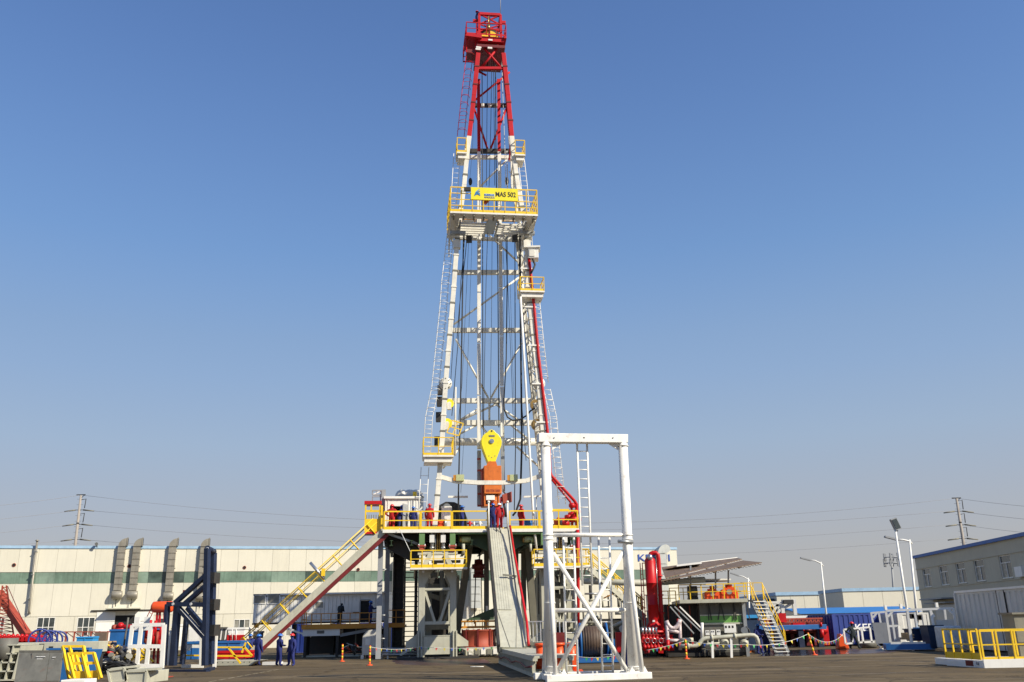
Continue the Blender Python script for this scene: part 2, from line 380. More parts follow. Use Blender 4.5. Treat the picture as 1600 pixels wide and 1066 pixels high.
for i, (a, b, w_) in enumerate((((655,1051),(800,1054),.10),((1020,1046),(1180,1040),.05),((1190,1049),(1470,1052),.06),((1060,1036),(1320,1033),.05),((120,1063),(330,1058),.08),((470,1050),(590,1047),.05))):
    p, q = G(*a), G(*b); p.z = q.z = .0035; strip(p, q, w_, M['tar'], i)
for i, (a, b, w_) in enumerate((((1180,1046),(1330,1041),.10),((1030,1056),(1230,1050),.08),((1240,1058),(1460,1049),.10),((470,1058),(650,1060),.07),((1080,1033),(1250,1030),.10),((1330,1031),(1470,1036),.09))):
    p, q = G(*a), G(*b); p.z = q.z = .003; strip(p, q, w_, M['dust'], 40+i, 'tyre_track')
a_, b_ = G(325,1066), G(436,1046); d_ = (b_-a_).normalized(); n_ = Vector((-d_.y,d_.x,0))*.05
pl_ = MB()
for i in range(9):
    q0, q1 = a_+(b_-a_)*(i/9+.01), a_+(b_-a_)*(i/9+.095)
    pl_.add([q0-n_+Vector((0,0,.004)), q1-n_+Vector((0,0,.004)), q1+n_+Vector((0,0,.004)), q0+n_+Vector((0,0,.004))], [(0,1,2,3)])
kind(pl_.build('painted_line', M['line']), 'structure')

# ================================================================== long factory hall on the left
EZ = 11.6
A0, A1 = G(0,857,EZ), G(1057,859,EZ)
FH = Frame(A0, A1); LS, RS_ = -10.0, FH.len
hall = thing('factory_hall', 'long cream factory hall with a green band of translucent sheets behind the rig', 'building', FH.w(20,0,0))
BZ0, BZ1, SZ = FH.at(60,912)[1], FH.at(60,894.5)[1], FH.at(60,964)[1]
core = MB().fb(FH, LS, RS_, -.9, -.12, 0, EZ-.02).fb(FH, LS, RS_, -40, -.9, 0, EZ-.3)
core.build('wall_core', M['wall2'], hall)
MB().fb(FH, LS, RS_+.05, -.5, .10, EZ, EZ+.32).build('roof_trim', M['paleblue'], hall)
MB().fb(FH, LS, RS_, -40, -.6, EZ-.2, EZ+.15).build('roof', M['paleblue'], hall)
wins = []
def hall_window(px0, px1, py_t, py_b):
    s0 = FH.at(px0, py_b)[0]; s1 = FH.at(px1, py_b)[0]; z1 = FH.at(px0, py_t)[1]; z0 = FH.at(px0, py_b)[1]
    wins.append((s0, s1, z0, z1))
for a in ((-14,4,965,995),(55,83,965,995),(118,145.5,965,995),(240,262,966,990),(364,389,968,994),(446,470,968,994)): hall_window(*a)
door_s0, door_s1, door_z = FH.at(176,1000)[0], FH.at(207,1000)[0], FH.at(178,956.5)[1]
slid_s0, slid_s1 = FH.at(147,1000)[0], FH.at(236,1000)[0]
step = 2.02
nP = int((RS_-LS)/step)+1
for i in range(nP):
    s0, s1 = LS+i*step, min(LS+(i+1)*step, RS_)
    if s1-s0 < .2: continue
    g = .011; mw = M['wall'] if (i*7) % 5 else M['wall2']
    MB().fb(FH, s0+g, s1-g, -.1, random.uniform(0,.012), BZ1+.03, EZ).build('wall_panel', mw, hall)
    MB().fb(FH, s0+g, s1-g, -.1, random.uniform(0,.012), SZ+.02, BZ0-.03).build('wall_panel', mw, hall)
    MB().fb(FH, s0+g/2, s1-g/2, -.1, -.045, BZ0, BZ1).build('band_sheet', M[('band','band2','band','band3','band2','band')[(i*5+i//3)%6] if i not in (13,14) else 'band3'], hall)
# lower row: cut round windows and doors
cuts = sorted([(a, b, c, d) for a, b, c, d in wins] + [(slid_s0, slid_s1, -1, door_z)])
x = LS
for (a, b, c, d) in cuts + [(RS_, RS_, 0, 0)]:
    while x < a-.05:
        nx = min(x+2.02, a)
        MB().fb(FH, x+.012, nx-.012, -.1, 0, .02, SZ-.02).build('wall_panel', M['wall2'], hall); x = nx
    if c > 0:
        MB().fb(FH, a, b, -.1, 0, .02, c).build('wall_panel', M['wall2'], hall)
        if SZ-.02 > d+.02: MB().fb(FH, a, b, -.1, 0, d, SZ-.02).build('wall_panel', M['wall2'], hall)
    elif SZ > d+.05: MB().fb(FH, a, b, -.1, 0, d+.1, SZ-.02).build('wall_panel', M['wall2'], hall)
    x = max(x, b)
for (a, b, c, d) in wins:
    fm = MB(); t = .065
    fm.fb(FH, a, b, -.08, .02, c, c+t).fb(FH, a, b, -.08, .02, d-t, d)
    zm = c+(d-c)*.48
    fm.fb(FH, a+t, b-t, -.08, .015, zm-t/2, zm+t/2)
    for k in range(4): q = a+(b-a-t)*k/3; fm.fb(FH, q, q+t, -.08, .01, c+t, d-t)
    f = fm.build('window', M['cleanwhite'], hall)
    for k in range(3):
        for z0, z1 in ((c+t, zm-t/2), (zm+t/2, d-t)):
            q0 = a+(b-a-t)*k/3+t; q1 = a+(b-a-t)*(k+1)/3
            MB().fb(FH, q0, q1, -.09, -.05, z0, z1).build('pane', random.choice([M['glass'], M['glass'], M['curtain']]), f)
# doorway with sliding leaves, rail and canopy
MB().fb(FH, door_s0, door_s1, -6, -.88, .02, door_z).build('dark_interior', M['void'], hall)
MB().fb(FH, door_s0, door_s1, -.95, -.105, .02, door_z+.1).build('doorway', M['void'], hall)
for a, b in ((slid_s0, door_s0), (door_s1, slid_s1)):
    zz = 0
    for k in range(4):
        MB().fb(FH, a, b, -.06, .05, .05+door_z*k/4, door_z*(k+1)/4).build('sliding_door_panel', M['cleanwhite'], hall)
MB().fb(FH, FH.at(143,953)[0], FH.at(246,953)[0], .03, .16, door_z+.12, door_z+.24).build('door_rail', M['dark'], hall)
cs0, cs1 = FH.at(167,953)[0], FH.at(220,953)[0]
MB().fb(FH, cs0, cs1, .0, 1.3, door_z+.3, door_z+.42).build('canopy', M['cream'], hall)
for px, py in ((22,883),(202,884.6),(382,887),(559.6,890)):
    s, z = FH.at(px, py)
    MB().tube(FH.w(s,-.05,z), FH.w(s,.06,z), .21, n=14).tube(FH.w(s,.05,z), FH.w(s,.07,z), .17, n=14, m=1).build('round_vent', [M['brick'], M['void']], hall)
s, z = FH.at(152,853); MB().tube(FH.w(s,.05,z-.2), FH.w(s,.3,z+.35), .06).tube(FH.w(s,.25,z+.3), FH.w(s,.7,z+.15), .1, .2).build('floodlight', M['galv'], hall)
# wall letters
s0, z0 = FH.at(997,877.3); s1, z1 = FH.at(1046,866.5)
text(hall, 'KERUI', FH, s0, z0, z1-z0, .03, M['letter'], 'wall_lettering', s1-s0, .05)
# slim flue
fl_ = thing('flue_pipe', 'slim pale flue pipe running up the cream hall wall, left of the ducts', 'pipe', FH.w(FH.at(48,955)[0],.3,2))
s, zt = FH.at(59.5, 846); s2, zb = FH.at(46.5, 957)
PA(fl_, 'pipe', [FH.w(s2,.02,zb-.1), FH.w(s2,.35,zb), FH.w(s2,.42,zb+.25), FH.w(s,.42,zt)], .12, M['duct'], 8)
T(fl_, 'rain_cap', FH.w(s,.42,zt), FH.w(s,.42,zt+.16), .26, M['duct'], 10, .1)
for k in range(3): MB().fb(FH, s-.14, s+.14, 0, .58, zb+1.5+k*2.6, zb+1.56+k*2.6).build('bracket', M['galv'], fl_)
# weathered exhaust ducts
def duct(px, py, label, segs=7, first=None):
    s, zb = FH.at(px, py); wd = .82
    t = thing('exhaust_duct', label, 'duct', FH.w(s,.1,zb), 'exhaust ducts on the hall wall')
    ztop = EZ+.25; h = (ztop-zb-.55)/segs
    MB().lathe(FH.w(s-.52,.40,zb), FH.d, [(0,0),(.44,.0),(.47,.03),(.47,1.05),(.44,1.1),(.0,1.12)], 18).fb(FH, s-.4, s+.4, -.0, .6, zb-.3, zb+.3).build('inlet_elbow', M['duct'], t)
    for k in range(segs):
        z0 = zb+.5+k*h
        MB().fb(FH, s-wd/2, s+wd/2, .06, .05+wd*.55, z0+.02, z0+h-.02).fb(FH, s-wd/2-.03, s+wd/2+.03, .05, .08+wd*.55, z0+h-.05, z0+h-.015).build('duct_section', M['duct'], t, )
    # outlet elbow turning over the eave towards the right
    n = 6; m = MB(); zc = ztop; Rr = wd
    arc = []
    for k in range(n+1):
        a = math.pi/2*k/n
        arc.append(((s+wd/2+.12)-(wd+.12)*math.cos(a), zc+(wd+.12)*math.sin(a), (s+wd/2+.12)-.12*math.cos(a), zc+.12*math.sin(a)))
    for (a, b, c, d), (a2, b2, c2, d2) in zip(arc, arc[1:]):
        m.hexa([FH.w(a,.05+wd*.55,b),FH.w(c,.05+wd*.55,d),FH.w(c,.06,d),FH.w(a,.06,b),FH.w(a2,.05+wd*.55,b2),FH.w(c2,.05+wd*.55,d2),FH.w(c2,.06,d2),FH.w(a2,.06,b2)])
    m.fb(FH, s+wd/2+.10, s+wd/2+.2, .05, .09+wd*.55, zc+.02, zc+wd+.2)
    m.build('outlet_elbow', M['duct'], t)
    MB().fb(FH, s+wd/2+.2, s+wd/2+.22, .1, wd*.55, zc+.12, zc+wd+.08).build('outlet_opening', M['void'], t)
    T(t, 'drain_pipe', FH.w(s,.4,zb-.3), FH.w(s,.4,zb-1.3), .05, M['dark'])
    for k in range(3): MB().fb(FH, s-wd/2-.08, s+wd/2+.08, 0, .055, zb+1.2+k*2, zb+1.28+k*2).build('bracket', M['dark'], t)
duct(183,930,'weathered square duct on the cream hall wall, first from the left, above the doorway')
duct(207,930,'weathered duct on the hall wall, second from the left, over the doorway')
duct(263,932,'weathered duct on the hall wall between the pair over the doorway and the navy frame')
duct(313,933,'weathered duct on the hall wall partly hidden by the tall navy frame')
def bigduct(px0, px1, pyt, label, zb=4.2):
    s0, s1 = FH.at(px0,950)[0], FH.at(px1,950)[0]; zt = FH.at((px0+px1)/2, pyt)[1]; wd = s1-s0
    t = thing('fume_duct', label, 'duct', FH.w(s0,.2,zb), 'broad pale ducts on the hall wall')
    zc = zt-wd-.0; k = 5; h = (zc-zb)/k
    for i in range(k): MB().fb(FH, s0, s1, .3, .3+wd*.8, zb+i*h+.02, zb+(i+1)*h-.02).fb(FH, s0-.03, s1+.03, .27, .33+wd*.8, zb+(i+1)*h-.06, zb+(i+1)*h-.021).build('duct_section', M['galvw'], t)
    arc = [(s1-wd*math.cos(a)-(0), zc+wd*math.sin(a)) for a in [math.pi/2*j/8 for j in range(9)]]
    arc2 = [(s1-wd*.0+(wd*.55)*math.sin(a), zc+wd*.35+wd*.65*math.cos(a)) for a in [math.pi/2*j/5 for j in range(1,6)]]
    pts = [FH.w(a, .3, b) for a, b in [(s0, zc)]+arc+arc2+[(s1+.1, zc+.1)]]
    MB().prism(pts, FH.n*wd*.8).build('elbow', M['galvw'], t)
M['galvw'] = mat('pale_sheet_duct', (.50,.51,.48), .5, metal=.2, var=.08, streak=.2)
bigduct(733,748,880,'broad pale fume duct on the hall wall seen through the rig')
bigduct(1028,1041,852,'broad pale fume duct with a round elbow above the hall roof beside the wall lettering')
bigduct(611,622,872,'broad pale fume duct on the hall wall right behind the rig column')

# ================================================================== grey two-storey building on the right
GE = 9.2
GB = Frame(G(1429,873,GE), G(1600,838,GE)); GL = GB.len+14
gb = thing('office_building', 'grey two-storey building with a blue roof edge and tall windows, in shade at the right', 'building', GB.w(8,0,0))
d14 = []
for px, py in ((1448,901.5),(1474.8,898.4),(1501.5,895),(1530.3,890.6),(1571,885.5)):
    s, z = GB.at(px, py); d14.append(s)
wz0, wz1 = GB.at(1573,903.5)[1], GB.at(1571,867.5)[1]
ww = (GB.at(1582,902)[0]-GB.at(1564.4,904)[0])
d14 += [d14[-1]+(d14[-1]-d14[-2])*1.15, d14[-1]+(d14[-1]-d14[-2])*2.2]
MB().fb(GB, 0, GL, -14, -.25, 0, GE-.02).build('wall_core', M['gwall'], gb)
x = 0
for s in d14+[GL+ww/2]:
    MB().fb(GB, x, s-ww/2, -.25, 0, wz0, wz1).build('wall_pier', M['gwall'], gb); x = s+ww/2
MB().fb(GB, 0, GL, -.25, 0, wz1+.002, GE-.001).build('wall_parapet', M['gwall'], gb)
MB().fb(GB, 0, GL, -.25, 0, 0, wz0-.002).build('wall', M['gwall'], gb)
MB().fb(GB, -.02, GL, .0, .07, wz1+.06, wz1+.16).fb(GB, -.02, GL, .0, .07, wz0-.24, wz0-.12).build('string_course', M['gwall'], gb)
MB().fb(GB, -.25, GL, -14.2, .25, GE, GE+.34).build('roof_edge', M['trim'], gb)
for s in d14:
    t = .07; a, b = s-ww/2+.01, s+ww/2-.01; f = MB(); zm = wz0+(wz1-wz0)*.68
    f.fb(GB, a, b, -.2, -.08, wz0, wz0+t).fb(GB, a, b, -.2, -.08, wz1-t, wz1).fb(GB, a+t, b-t, -.2, -.09, zm-t/2, zm+t/2)
    for q in (a, b-t): f.fb(GB, q, q+t, -.2, -.085, wz0+t, wz1-t)
    f.fb(GB, s-t/2, s+t/2, -.2, -.1, wz0+t, zm-t/2)
    f = f.build('window', M['cleanwhite'], gb)
    MB().fb(GB, a+t, s-t/2, -.2, -.16, wz0+t, zm-t/2).build('pane', M['curtain'], f)
    MB().fb(GB, s+t/2, b-t, -.2, -.16, wz0+t, zm-t/2).build('pane', M['glass'], f)
    MB().fb(GB, a+t, b-t, -.2, -.16, zm+t/2, wz1-t).build('pane', M['glass'], f)
    MB().fb(GB, a-.1, b+.1, 0, .12, wz0-.1, wz0-.02).build('window_sill', M['gwall'], gb)
s0, s1 = GB.at(1458,940)[0], GB.at(1494,935)[0]; zz = GB.at(1470,937)[1]
MB().fb(GB, s0, s1, .0, 1.6, zz, zz+.15).fb(GB, s0+.2, s1-.2, .0, 1.2, zz-.45, zz-.3).build('door_canopy', M['grey'], gb)
MB().fb(GB, s0+.5, s1-.5, .0, .05, 0, zz-.6).build('door', M['galv'], gb)
s, z = GB.at(1598,893); MB().fb(GB, s-.6, s+.9, .05, .5, z-.5, z+.45).build('air_conditioner', M['cleanwhite'], gb)

# ================================================================== far warehouses and blue-roofed shed
def warehouse(px0, px1, pyt, Y, depth, label, name='warehouse', side=None, trim=M['paleblue']):
    a, b = P(px0, pyt, Y), P(px1, pyt, Y); zt = a.z; F = Frame(a, b); t = thing(name, label, 'building', F.w(0,0,0))
    n = int(F.len/5)+1
    MB().fb(F, 0, F.len, -depth, -.1, 0, zt-.05).build('wall_core', M['wall2'], t)
    for i in range(n):
        q0, q1 = F.len*i/n, F.len*(i+1)/n
        MB().fb(F, q0+.03, q1-.03, -.1, 0, 0, zt).build('wall_panel', M['wall'], t)
    MB().fb(F, -.1, F.len+.1, -depth-.1, .15, zt+.002, zt+zt*.085).build('roof_trim', trim, t)
    return t, F, zt
warehouse(1316,1440,924.5,178,14,'cream warehouse with pale blue roof edge, the nearer one, behind the street lamps')
tw = thing('warehouse', 'cream warehouse wing set further back, left of the nearer warehouse', 'building', P(1250,967,205))
Fw = Frame(P(1213,931,205), P(1320,929,205)); zt = P(1250,930,205).z
MB().fb(Fw, 0, Fw.len, -40, -.1, 0, zt).build('wall_core', M['wall2'], tw)
for i in range(5): MB().fb(Fw, Fw.len*i/5+.03, Fw.len*(i+1)/5-.03, -.1, 0, 0, zt).build('wall_panel', M['wall'], tw)
MB().fb(Fw, -.2, Fw.len, -40, .2, zt+.002, zt+.7).build('roof_trim', M['paleblue'], tw)
MB().fb(Fw, -9, -.25, -30, -1, 0, zt-.6).build('blue_annex', M['drkblue'], tw)
sh = thing('shed', 'low shed with a blue sheet roof in front of the cream warehouses', 'building', P(1400,975,128))
a, b = P(1252,958,128), P(1436,953,128); Fs = Frame(a, b); ze = P(1300,958,128).z; zr = P(1400,947.5,134).z
MB().fb(Fs, 0, Fs.len, -12, 0, 0, ze-.03).build('wall', M['ccont'], sh)
MB().prism([Fs.w(-.3,.5,ze-.05),Fs.w(-.3,-6,zr),Fs.w(-.3,-12.5,ze-.05),Fs.w(-.3,-6,zr-.25)], Fs.d*(Fs.len+.6)).build('roof', M['roofblue'], sh)
MB().prism([Fs.w(-.1,0,ze-.1),Fs.w(-.1,-6,zr-.2),Fs.w(-.1,-12,ze-.1)], Fs.d*.2).build('gable', M['ccont'], sh)

# ================================================================== utility pylons, wires, cell tower, street lamps
def pylon(pxb, pyb, pxt, pyt, Y, arms, label, side):
    a, b = P(pxb, pyb, Y), P(pxt, pyt, Y); a = a+(a-b)*(a.z/(b.z-a.z)); t = thing('utility_pole', label, 'utility pole', a, 'utility poles carrying the power line')
    T(t, 'pole', a, b, .46, M['pole'], 10, .24)
    for k in range(1, 5): q = a.lerp(b, k/5); T(t, 'pole_collar', q, q+Vector((0,0,.3)), .46-.04*k, M['dark'], 10)
    for k in range(int((b.z)/1.2)):
        q = a+(b-a)*((k+.5)*1.2/b.z); T(t, 'climbing_peg', q+Vector((-.7,0,0)), q+Vector((.7,0,0)), .03, M['dark'], 4)
    MB().beam(b+Vector((-1.0,0,.1)), b+Vector((1.0,0,.1)), .14, .2).beam(b+Vector((0,0,-.7)), b+Vector((.9,0,.1)), .1).build('top_bracket', M['dark'], t)
    for py in arms:
        f = (py-pyb)/(pyt-pyb); px = pxb+(pxt-pxb)*f; q = P(px, py, Y)
        MB().beam(q+Vector((-.8,0,0)), q+Vector((.8,0,0)), .12).build('cross_arm', M['dark'], t)
        T(t, 'insulator', q+Vector((-.9,0,0)), q+Vector((-3.3,0,-.3)), .17, M['olive'], 8, .12)
        T(t, 'insulator', q+Vector((.9,0,0)), q+Vector((3.3,0,-.3)), .17, M['olive'], 8, .12)
        MB().beam(q+Vector((0,0,2.2)), q+Vector((1.3,0,2.4)), .09).tube(q+Vector((1.2,0,2.3)), q+Vector((1.1,0,.4)), .09, n=6).build('jumper_insulator', M['dark'], t)
    return t
pylon(117.5,853,126.5,774,200,(797,819.5,843),'tapering utility pole with insulators rising behind the left hall roof','L')
pylon(1506,852,1494.5,779,200,(799,820,841.5),'tapering utility pole with insulators rising behind the grey building','R')
def wirepath(pts, label, Y0=200, Y1=200):
    xs = [p[0] for p in pts]; out_ = []
    (x0,y0),(x1,y1),(x2,y2) = pts
    for k in range(25):
        x = x0+(x2-x0)*k/24
        y = y0*(x-x1)*(x-x2)/((x0-x1)*(x0-x2))+y1*(x-x0)*(x-x2)/((x1-x0)*(x1-x2))+y2*(x-x0)*(x-x1)/((x2-x0)*(x2-x1))
        out_.append(P(x, y, Y0+(Y1-Y0)*k/24))
    o = MB().path(out_, .038, 4).build('power_wire', M['wire']); tag(o, label, 'power line', 'power wires strung between the utility poles')
for nm, pts in (('topmost',[(130,774),(830,818),(1492,779)]),('second',[(141,798),(820,829),(1482,799)]),('third',[(139,820.5),(820,851),(1484,820)]),('lowest',[(137,844),(820,872),(1486,842)])):
    wirepath(pts, nm+' power wire spanning behind the mast between the two utility poles')
for nm, pts in (('topmost',[(124,774),(60,783),(-60,795)]),('second',[(109,799),(50,806),(-60,817)]),('third',[(104,821),(45,828),(-60,838)]),('lowest',[(101,845),(45,850),(-60,858)])):
    wirepath(pts, nm+' power wire leaving the left utility pole towards the left', 200, 185)
for nm, pts in (('topmost',[(1497,779),(1560,787),(1680,797)]),('second',[(1512,801),(1570,808),(1680,818)]),('third',[(1515,822),(1570,829),(1680,838)])):
    wirepath(pts, nm+' power wire leaving the right utility pole towards the right', 200, 185)
ct = thing('cell_tower', 'thin distant antenna mast with two rings of panel aerials', 'antenna mast', P(1399,967,330))
a, b = P(1398.5,967,330), P(1392.5,868,330); a.z = 0
T(ct, 'mast', a, b, .45, M['grey'], 8, .3)
for py, r in ((881,2.6),(872,2.6)):
    c = P(1393.3, py, 330)
    MB().lathe(c, (0,0,1), [(r-.1,0),(r+.1,0),(r+.1,.3),(r-.1,.3),(r-.1,0)], 14).build('antenna_ring', M['grey'], ct)
    for k in range(6): q = c+Vector((math.cos(k*math.pi/3)*r, math.sin(k*math.pi/3)*r, -1)); MB().bx(q.x-.25,q.y-.25,q.z,q.x+.25,q.y+.25,q.z+2.6).build('antenna_panel', M['grey'], ct)
def lamp(pxb, pyb, pxt, pyt, Y, arm, label, extra=()):
    a, b = P(pxb, pyb, Y), P(pxt, pyt, Y); a = a+(a-b)*(a.z/(b.z-a.z)); t = thing('street_lamp', label, 'street lamp', a, 'street lamps in the yard')
    r = .11 if Y < 100 else .13
    T(t, 'pole', a, b, r, M['cleanwhite'], 10, r*.55)
    if arm:
        q0, q1 = P(arm[0], arm[1], Y), P(arm[2], arm[3], Y)
        PA(t, 'arm', [P(pxt+4,pyt+7,Y), P(pxt+1,pyt+3,Y), q0.lerp(q1,.5)+Vector((0,0,.1)), q1], .06, M['cleanwhite'])
        d = (q1-q0).normalized()
        MB().beam(q1-d*.1, q1+d*.9, .32, .12).build('lamp_head', M['grey'], t)
    return t
lamp(1291,960,1282.5,878,90,(1282,880,1265,875.5),'white street lamp with one arm standing behind the blue container')
lt = lamp(1436,997,1421,843,66,(1420,848,1402,843.5),'white street lamp with one arm at the corner of the grey building')
for k in (.25,.32): q = P(1433-k*9,972-k*20,66); MB().bx(q.x-.35,q.y-.2,q.z,q.x-.1,q.y+.1,q.z+.3).bx(q.x+.1,q.y-.2,q.z-.1,q.x+.35,q.y+.1,q.z+.2).build('loudspeaker', M['dark'], lt)
lamp(1171,960,1169,903,110,(1169,905,1153,899.5),'white street lamp seen past the yellow handrail of the tank')
fl = thing('floodlight_mast', 'tall white pole carrying a tilted square floodlight', 'floodlight', P(1424.5,1004,60)*1)
a, b = P(1424.5,1004,60), P(1399,828,60); a = a+(a-b)*(a.z/(b.z-a.z))
T(fl, 'pole', a, b, .10, M['cleanwhite'], 10, .06)
c = P(1399,819,60)
MB().beam(c+Vector((-.12,0,.36)), c+Vector((.12,0,-.36)), .40, .3, up=(0,1,0)).build('lamp_head', M['grey'], fl)
MB().beam(c+Vector((-.10,-.165,.30)), c+Vector((.10,-.165,-.30)), .32, .02, up=(0,1,0)).build('lens', M['glass'], fl)
MB().beam(c+Vector((.1,0,-.45)), b, .08).build('bracket', M['galv'], fl)
# ================================================================== THE RIG
ZD = 8.4
_a, _b = G(598,826,ZD), G(905,828,ZD); _m = (_a.y+_b.y)/2; _a.y = (_a.y+_m)/2; _b.y = (_b.y+_m)/2; _a.x = P(598,826,_a.y).x; _b.x = P(905,828,_b.y).x
RF = Frame(_a, _b); RW = RF.w; RLEN = RF.len
def RP(px, py, n=0.0):
    r = ray(px, py); c = Vector((0,0,CAMH)); o = RF.o+RF.n*n; return c+r*((o-c).dot(RF.n)/r.dot(RF.n))
def RS(px, py, n=0.0):
    q = RP(px, py, n); return (q-RF.o).dot(RF.d), q.z
V3 = Vector
# ---------------- drill floor and its frame
rig = thing('rig_floor', 'raised drill floor with yellow railings and green steel frame under the mast', 'drill floor', RW(RLEN/2,-5,0))
DEP = -11.5
MB().fb(RF, 0, RLEN, DEP, 0, ZD-.14, ZD).build('deck_plate', M['cream'], rig)
MB().fb(RF, 0, RLEN, -.02, .03, ZD-.20, ZD+.015).build('deck_edge', M['white'], rig)
for n in (-1.5,-3.6,-6,-8.6,-11.1): MB().hbeam(RW(.1,n,ZD-.42), RW(RLEN-.1,n,ZD-.42), .3, .5).build('floor_beam', M['dark'], rig)
for i in range(10):
    s = .6+i*(RLEN-1.2)/9; MB().hbeam(RW(s,-.3,ZD-.85), RW(s,DEP+.3,ZD-.85), .22, .34).build('cross_beam', M['dgreen'], rig)
def colbox(px0, px1, py0, py1, n0, n1, name, mt, par=rig):
    s0, z1 = RS(px0, py0, n1); s1, z0 = RS(px1, py1, n1)
    return MB().fb(RF, s0, s1, n0, n1, z0, z1).build(name, mt, par, .015)
for a, b in ((655,663.5),(703,711.5),(845,853),(893.5,901.5)): colbox(a, b, 828.5, 851.5, -.45, -.04, 'green_column', M['green'])
for a, b in ((655,663.5),(703,711.5),(893.5,901.5)):
    s0, z0 = RS(a-2, 853, -.1); s1, _ = RS(b+2, 853, -.1)
    MB().fb(RF, s0, s1, -.5, .02, z0-.06, z0+.05).fb(RF, s0+.1, s1-.1, -.3, -.05, z0-.36, z0-.06).build('column_foot', M['brick'], rig)
    for k in (0,1):
        for j in (0,1): T(rig, 'bolt', RW(s0+.07+k*(s1-s0-.14), .0-j*.4, z0-.14), RW(s0+.07+k*(s1-s0-.14), .0-j*.4, z0+.14), .03, M['silver'], 6)
colbox(711.5, 763, 829, 834.5, -.4, -.08, 'front_beam', M['green']); colbox(797, 845, 829, 834.5, -.4, -.08, 'front_beam', M['green'])
for a, b in ((716,762),(797,843)):        # deep curved girders below
    s0, zt = RS(a,834.5,-.9); s1, _ = RS(b,834.5,-.9); zb = RS(a,852,-.9)[1]; zc = RS(a,862,-.9)[1]
    lo, hi = (zb, zc) if a < 760 else (zc, zb)
    MB().prism([RW(s0,-.9,zt),RW(s1,-.9,zt),RW(s1,-.9,hi),RW((s0+s1)/2,-.9,zb+.05),RW(s0,-.9,lo)][::-1], RF.n*-.35).build('deep_girder', M['dgreen'], rig)
    c = RP((a+b)/2-13 if a < 760 else (a+b)/2+4, 843, -.7)
    l = MB().tube(c-RF.d*.22, c+RF.d*.42, .21, n=12).build('flood_lamp', M['lens'], rig); MB().tube(c-RF.d*.36, c-RF.d*.2, .2, n=12).build('lamp_cap', M['brass'], l)
T(rig, 'stub_pipe', RP(724,850,-.3), RP(724,866,-.3), .11, M['cream']); T(rig, 'stub_pipe', RP(829,850,-.3), RP(829,862,-.3), .09, M['cream'])
# left cantilever: brace, dark bracket plates, tall H column
B(rig, 'diagonal_brace', RP(600,832,-.6), RP(655,851,-1.0), .16, M['galv'])
MB().prism([RP(600,834,-1.6),RP(655,834,-1.6),RP(655,878,-1.6),RP(640,876,-1.6),RP(606,858,-1.6)][::-1], RF.n*-.3).build('side_girder', M['dark'], rig)
q0, q1 = RP(595.5,832,-1.2), RP(593,1028,-1.2); q1 = V3((q0.x,q0.y,0))
MB().hbeam(q0, q1+V3((0,0,.06)), .34, .36, .05, 0, RF.n).build('tall_column', M['grey'], rig)
MB().bx(q1.x-.4,q1.y-.35,0.005,q1.x+.4,q1.y+.35,.06).build('base_plate', M['dark'], rig)
for k in range(5): q = q0.lerp(q1, .12+k*.18); T(rig, 'column_lug', q+RF.d*.1, q+RF.d*.42, .05, M['galv'], 6)
for n in (-8,): q = RW(.3,n,0); MB().hbeam(q+V3((0,0,ZD-.3)), q+V3((0,0,.05)), .34, .36, .05, 0, RF.n).build('tall_column', M['grey'], rig)
# railings round the floor
Z0 = V3((0,0,ZD+.02))
def rl(px0, px1, n=-.03, step=1.75):
    a, b = RS(px0,825,n)[0], RS(px1,825,n)[0]
    return railing(rig, [RW(a,n,ZD+.02), RW(b,n,ZD+.02)], 1.22, step, M['yellow'], .045, 1, .20)
rl(600,656); rl(658,705); rl(707,762); rl(797,842); rl(844,903)
railing(rig, [RW(RLEN-.05,-.1,ZD+.02), RW(RLEN-.05,DEP+.2,ZD+.02), RW(.1,DEP+.2,ZD+.02)], 1.22, 1.9, M['yellow'], .04, 1, .16)
railing(rig, [RW(.05,-3.8,ZD+.02), RW(.05,DEP+.2,ZD+.02)], 1.22, 1.9, M['yellow'], .04, 1, .16)
for px in (763.5, 793): 
    q = RP(px,826,.1); T(rig, 'gate_post', q, RP(px,785,.1), .055, M['white'], 8)
    MB().ell(RP(px,784.5,.1), (.1,.1,.1), 8, 6).build('gate_eye', M['white'], rig)
# second low yellow guard on the right with its post block
railing(rig, [RW(RS(858,825,-1.2)[0],-1.2,ZD+.02), RW(RS(890,825,-1.2)[0],-1.2,ZD+.02)], 1.45, 1.5, M['yellow'], .04, 1, .35)
# hydraulic raising cylinders between the columns
def cyls(pxa, pxb):
    for px, big in ((pxa,1),(pxb,1)):
        t = T(rig, 'hydraulic_cylinder', RP(px,830,-.25), RP(px,864,-.25), .12, M['galv'], 12)
        MB().tube(RP(px,829,-.25), RP(px,832.5,-.25), .19, n=12).tube(RP(px,846,-.25), RP(px,848,-.25), .17, n=12).tube(RP(px,855,-.25), RP(px,857,-.25), .18, n=12).build('cylinder_collar', M['silver'], t)
        MB().bx(*(RP(px,842,-.1)-V3((.16,.05,.25))), *(RP(px,842,-.1)+V3((.16,.05,.25)))).build('valve_block', M['cleanwhite'], t)
    for k, f in enumerate((.3,.5,.7)):
        px = pxa+(pxb-pxa)*f; T(rig, 'rod', RP(px,830,-.5), RP(px,866,-.5), .06, M['silver'] if k == 0 else M['brass'], 8)
cyls(675,692.5); cyls(866,883)
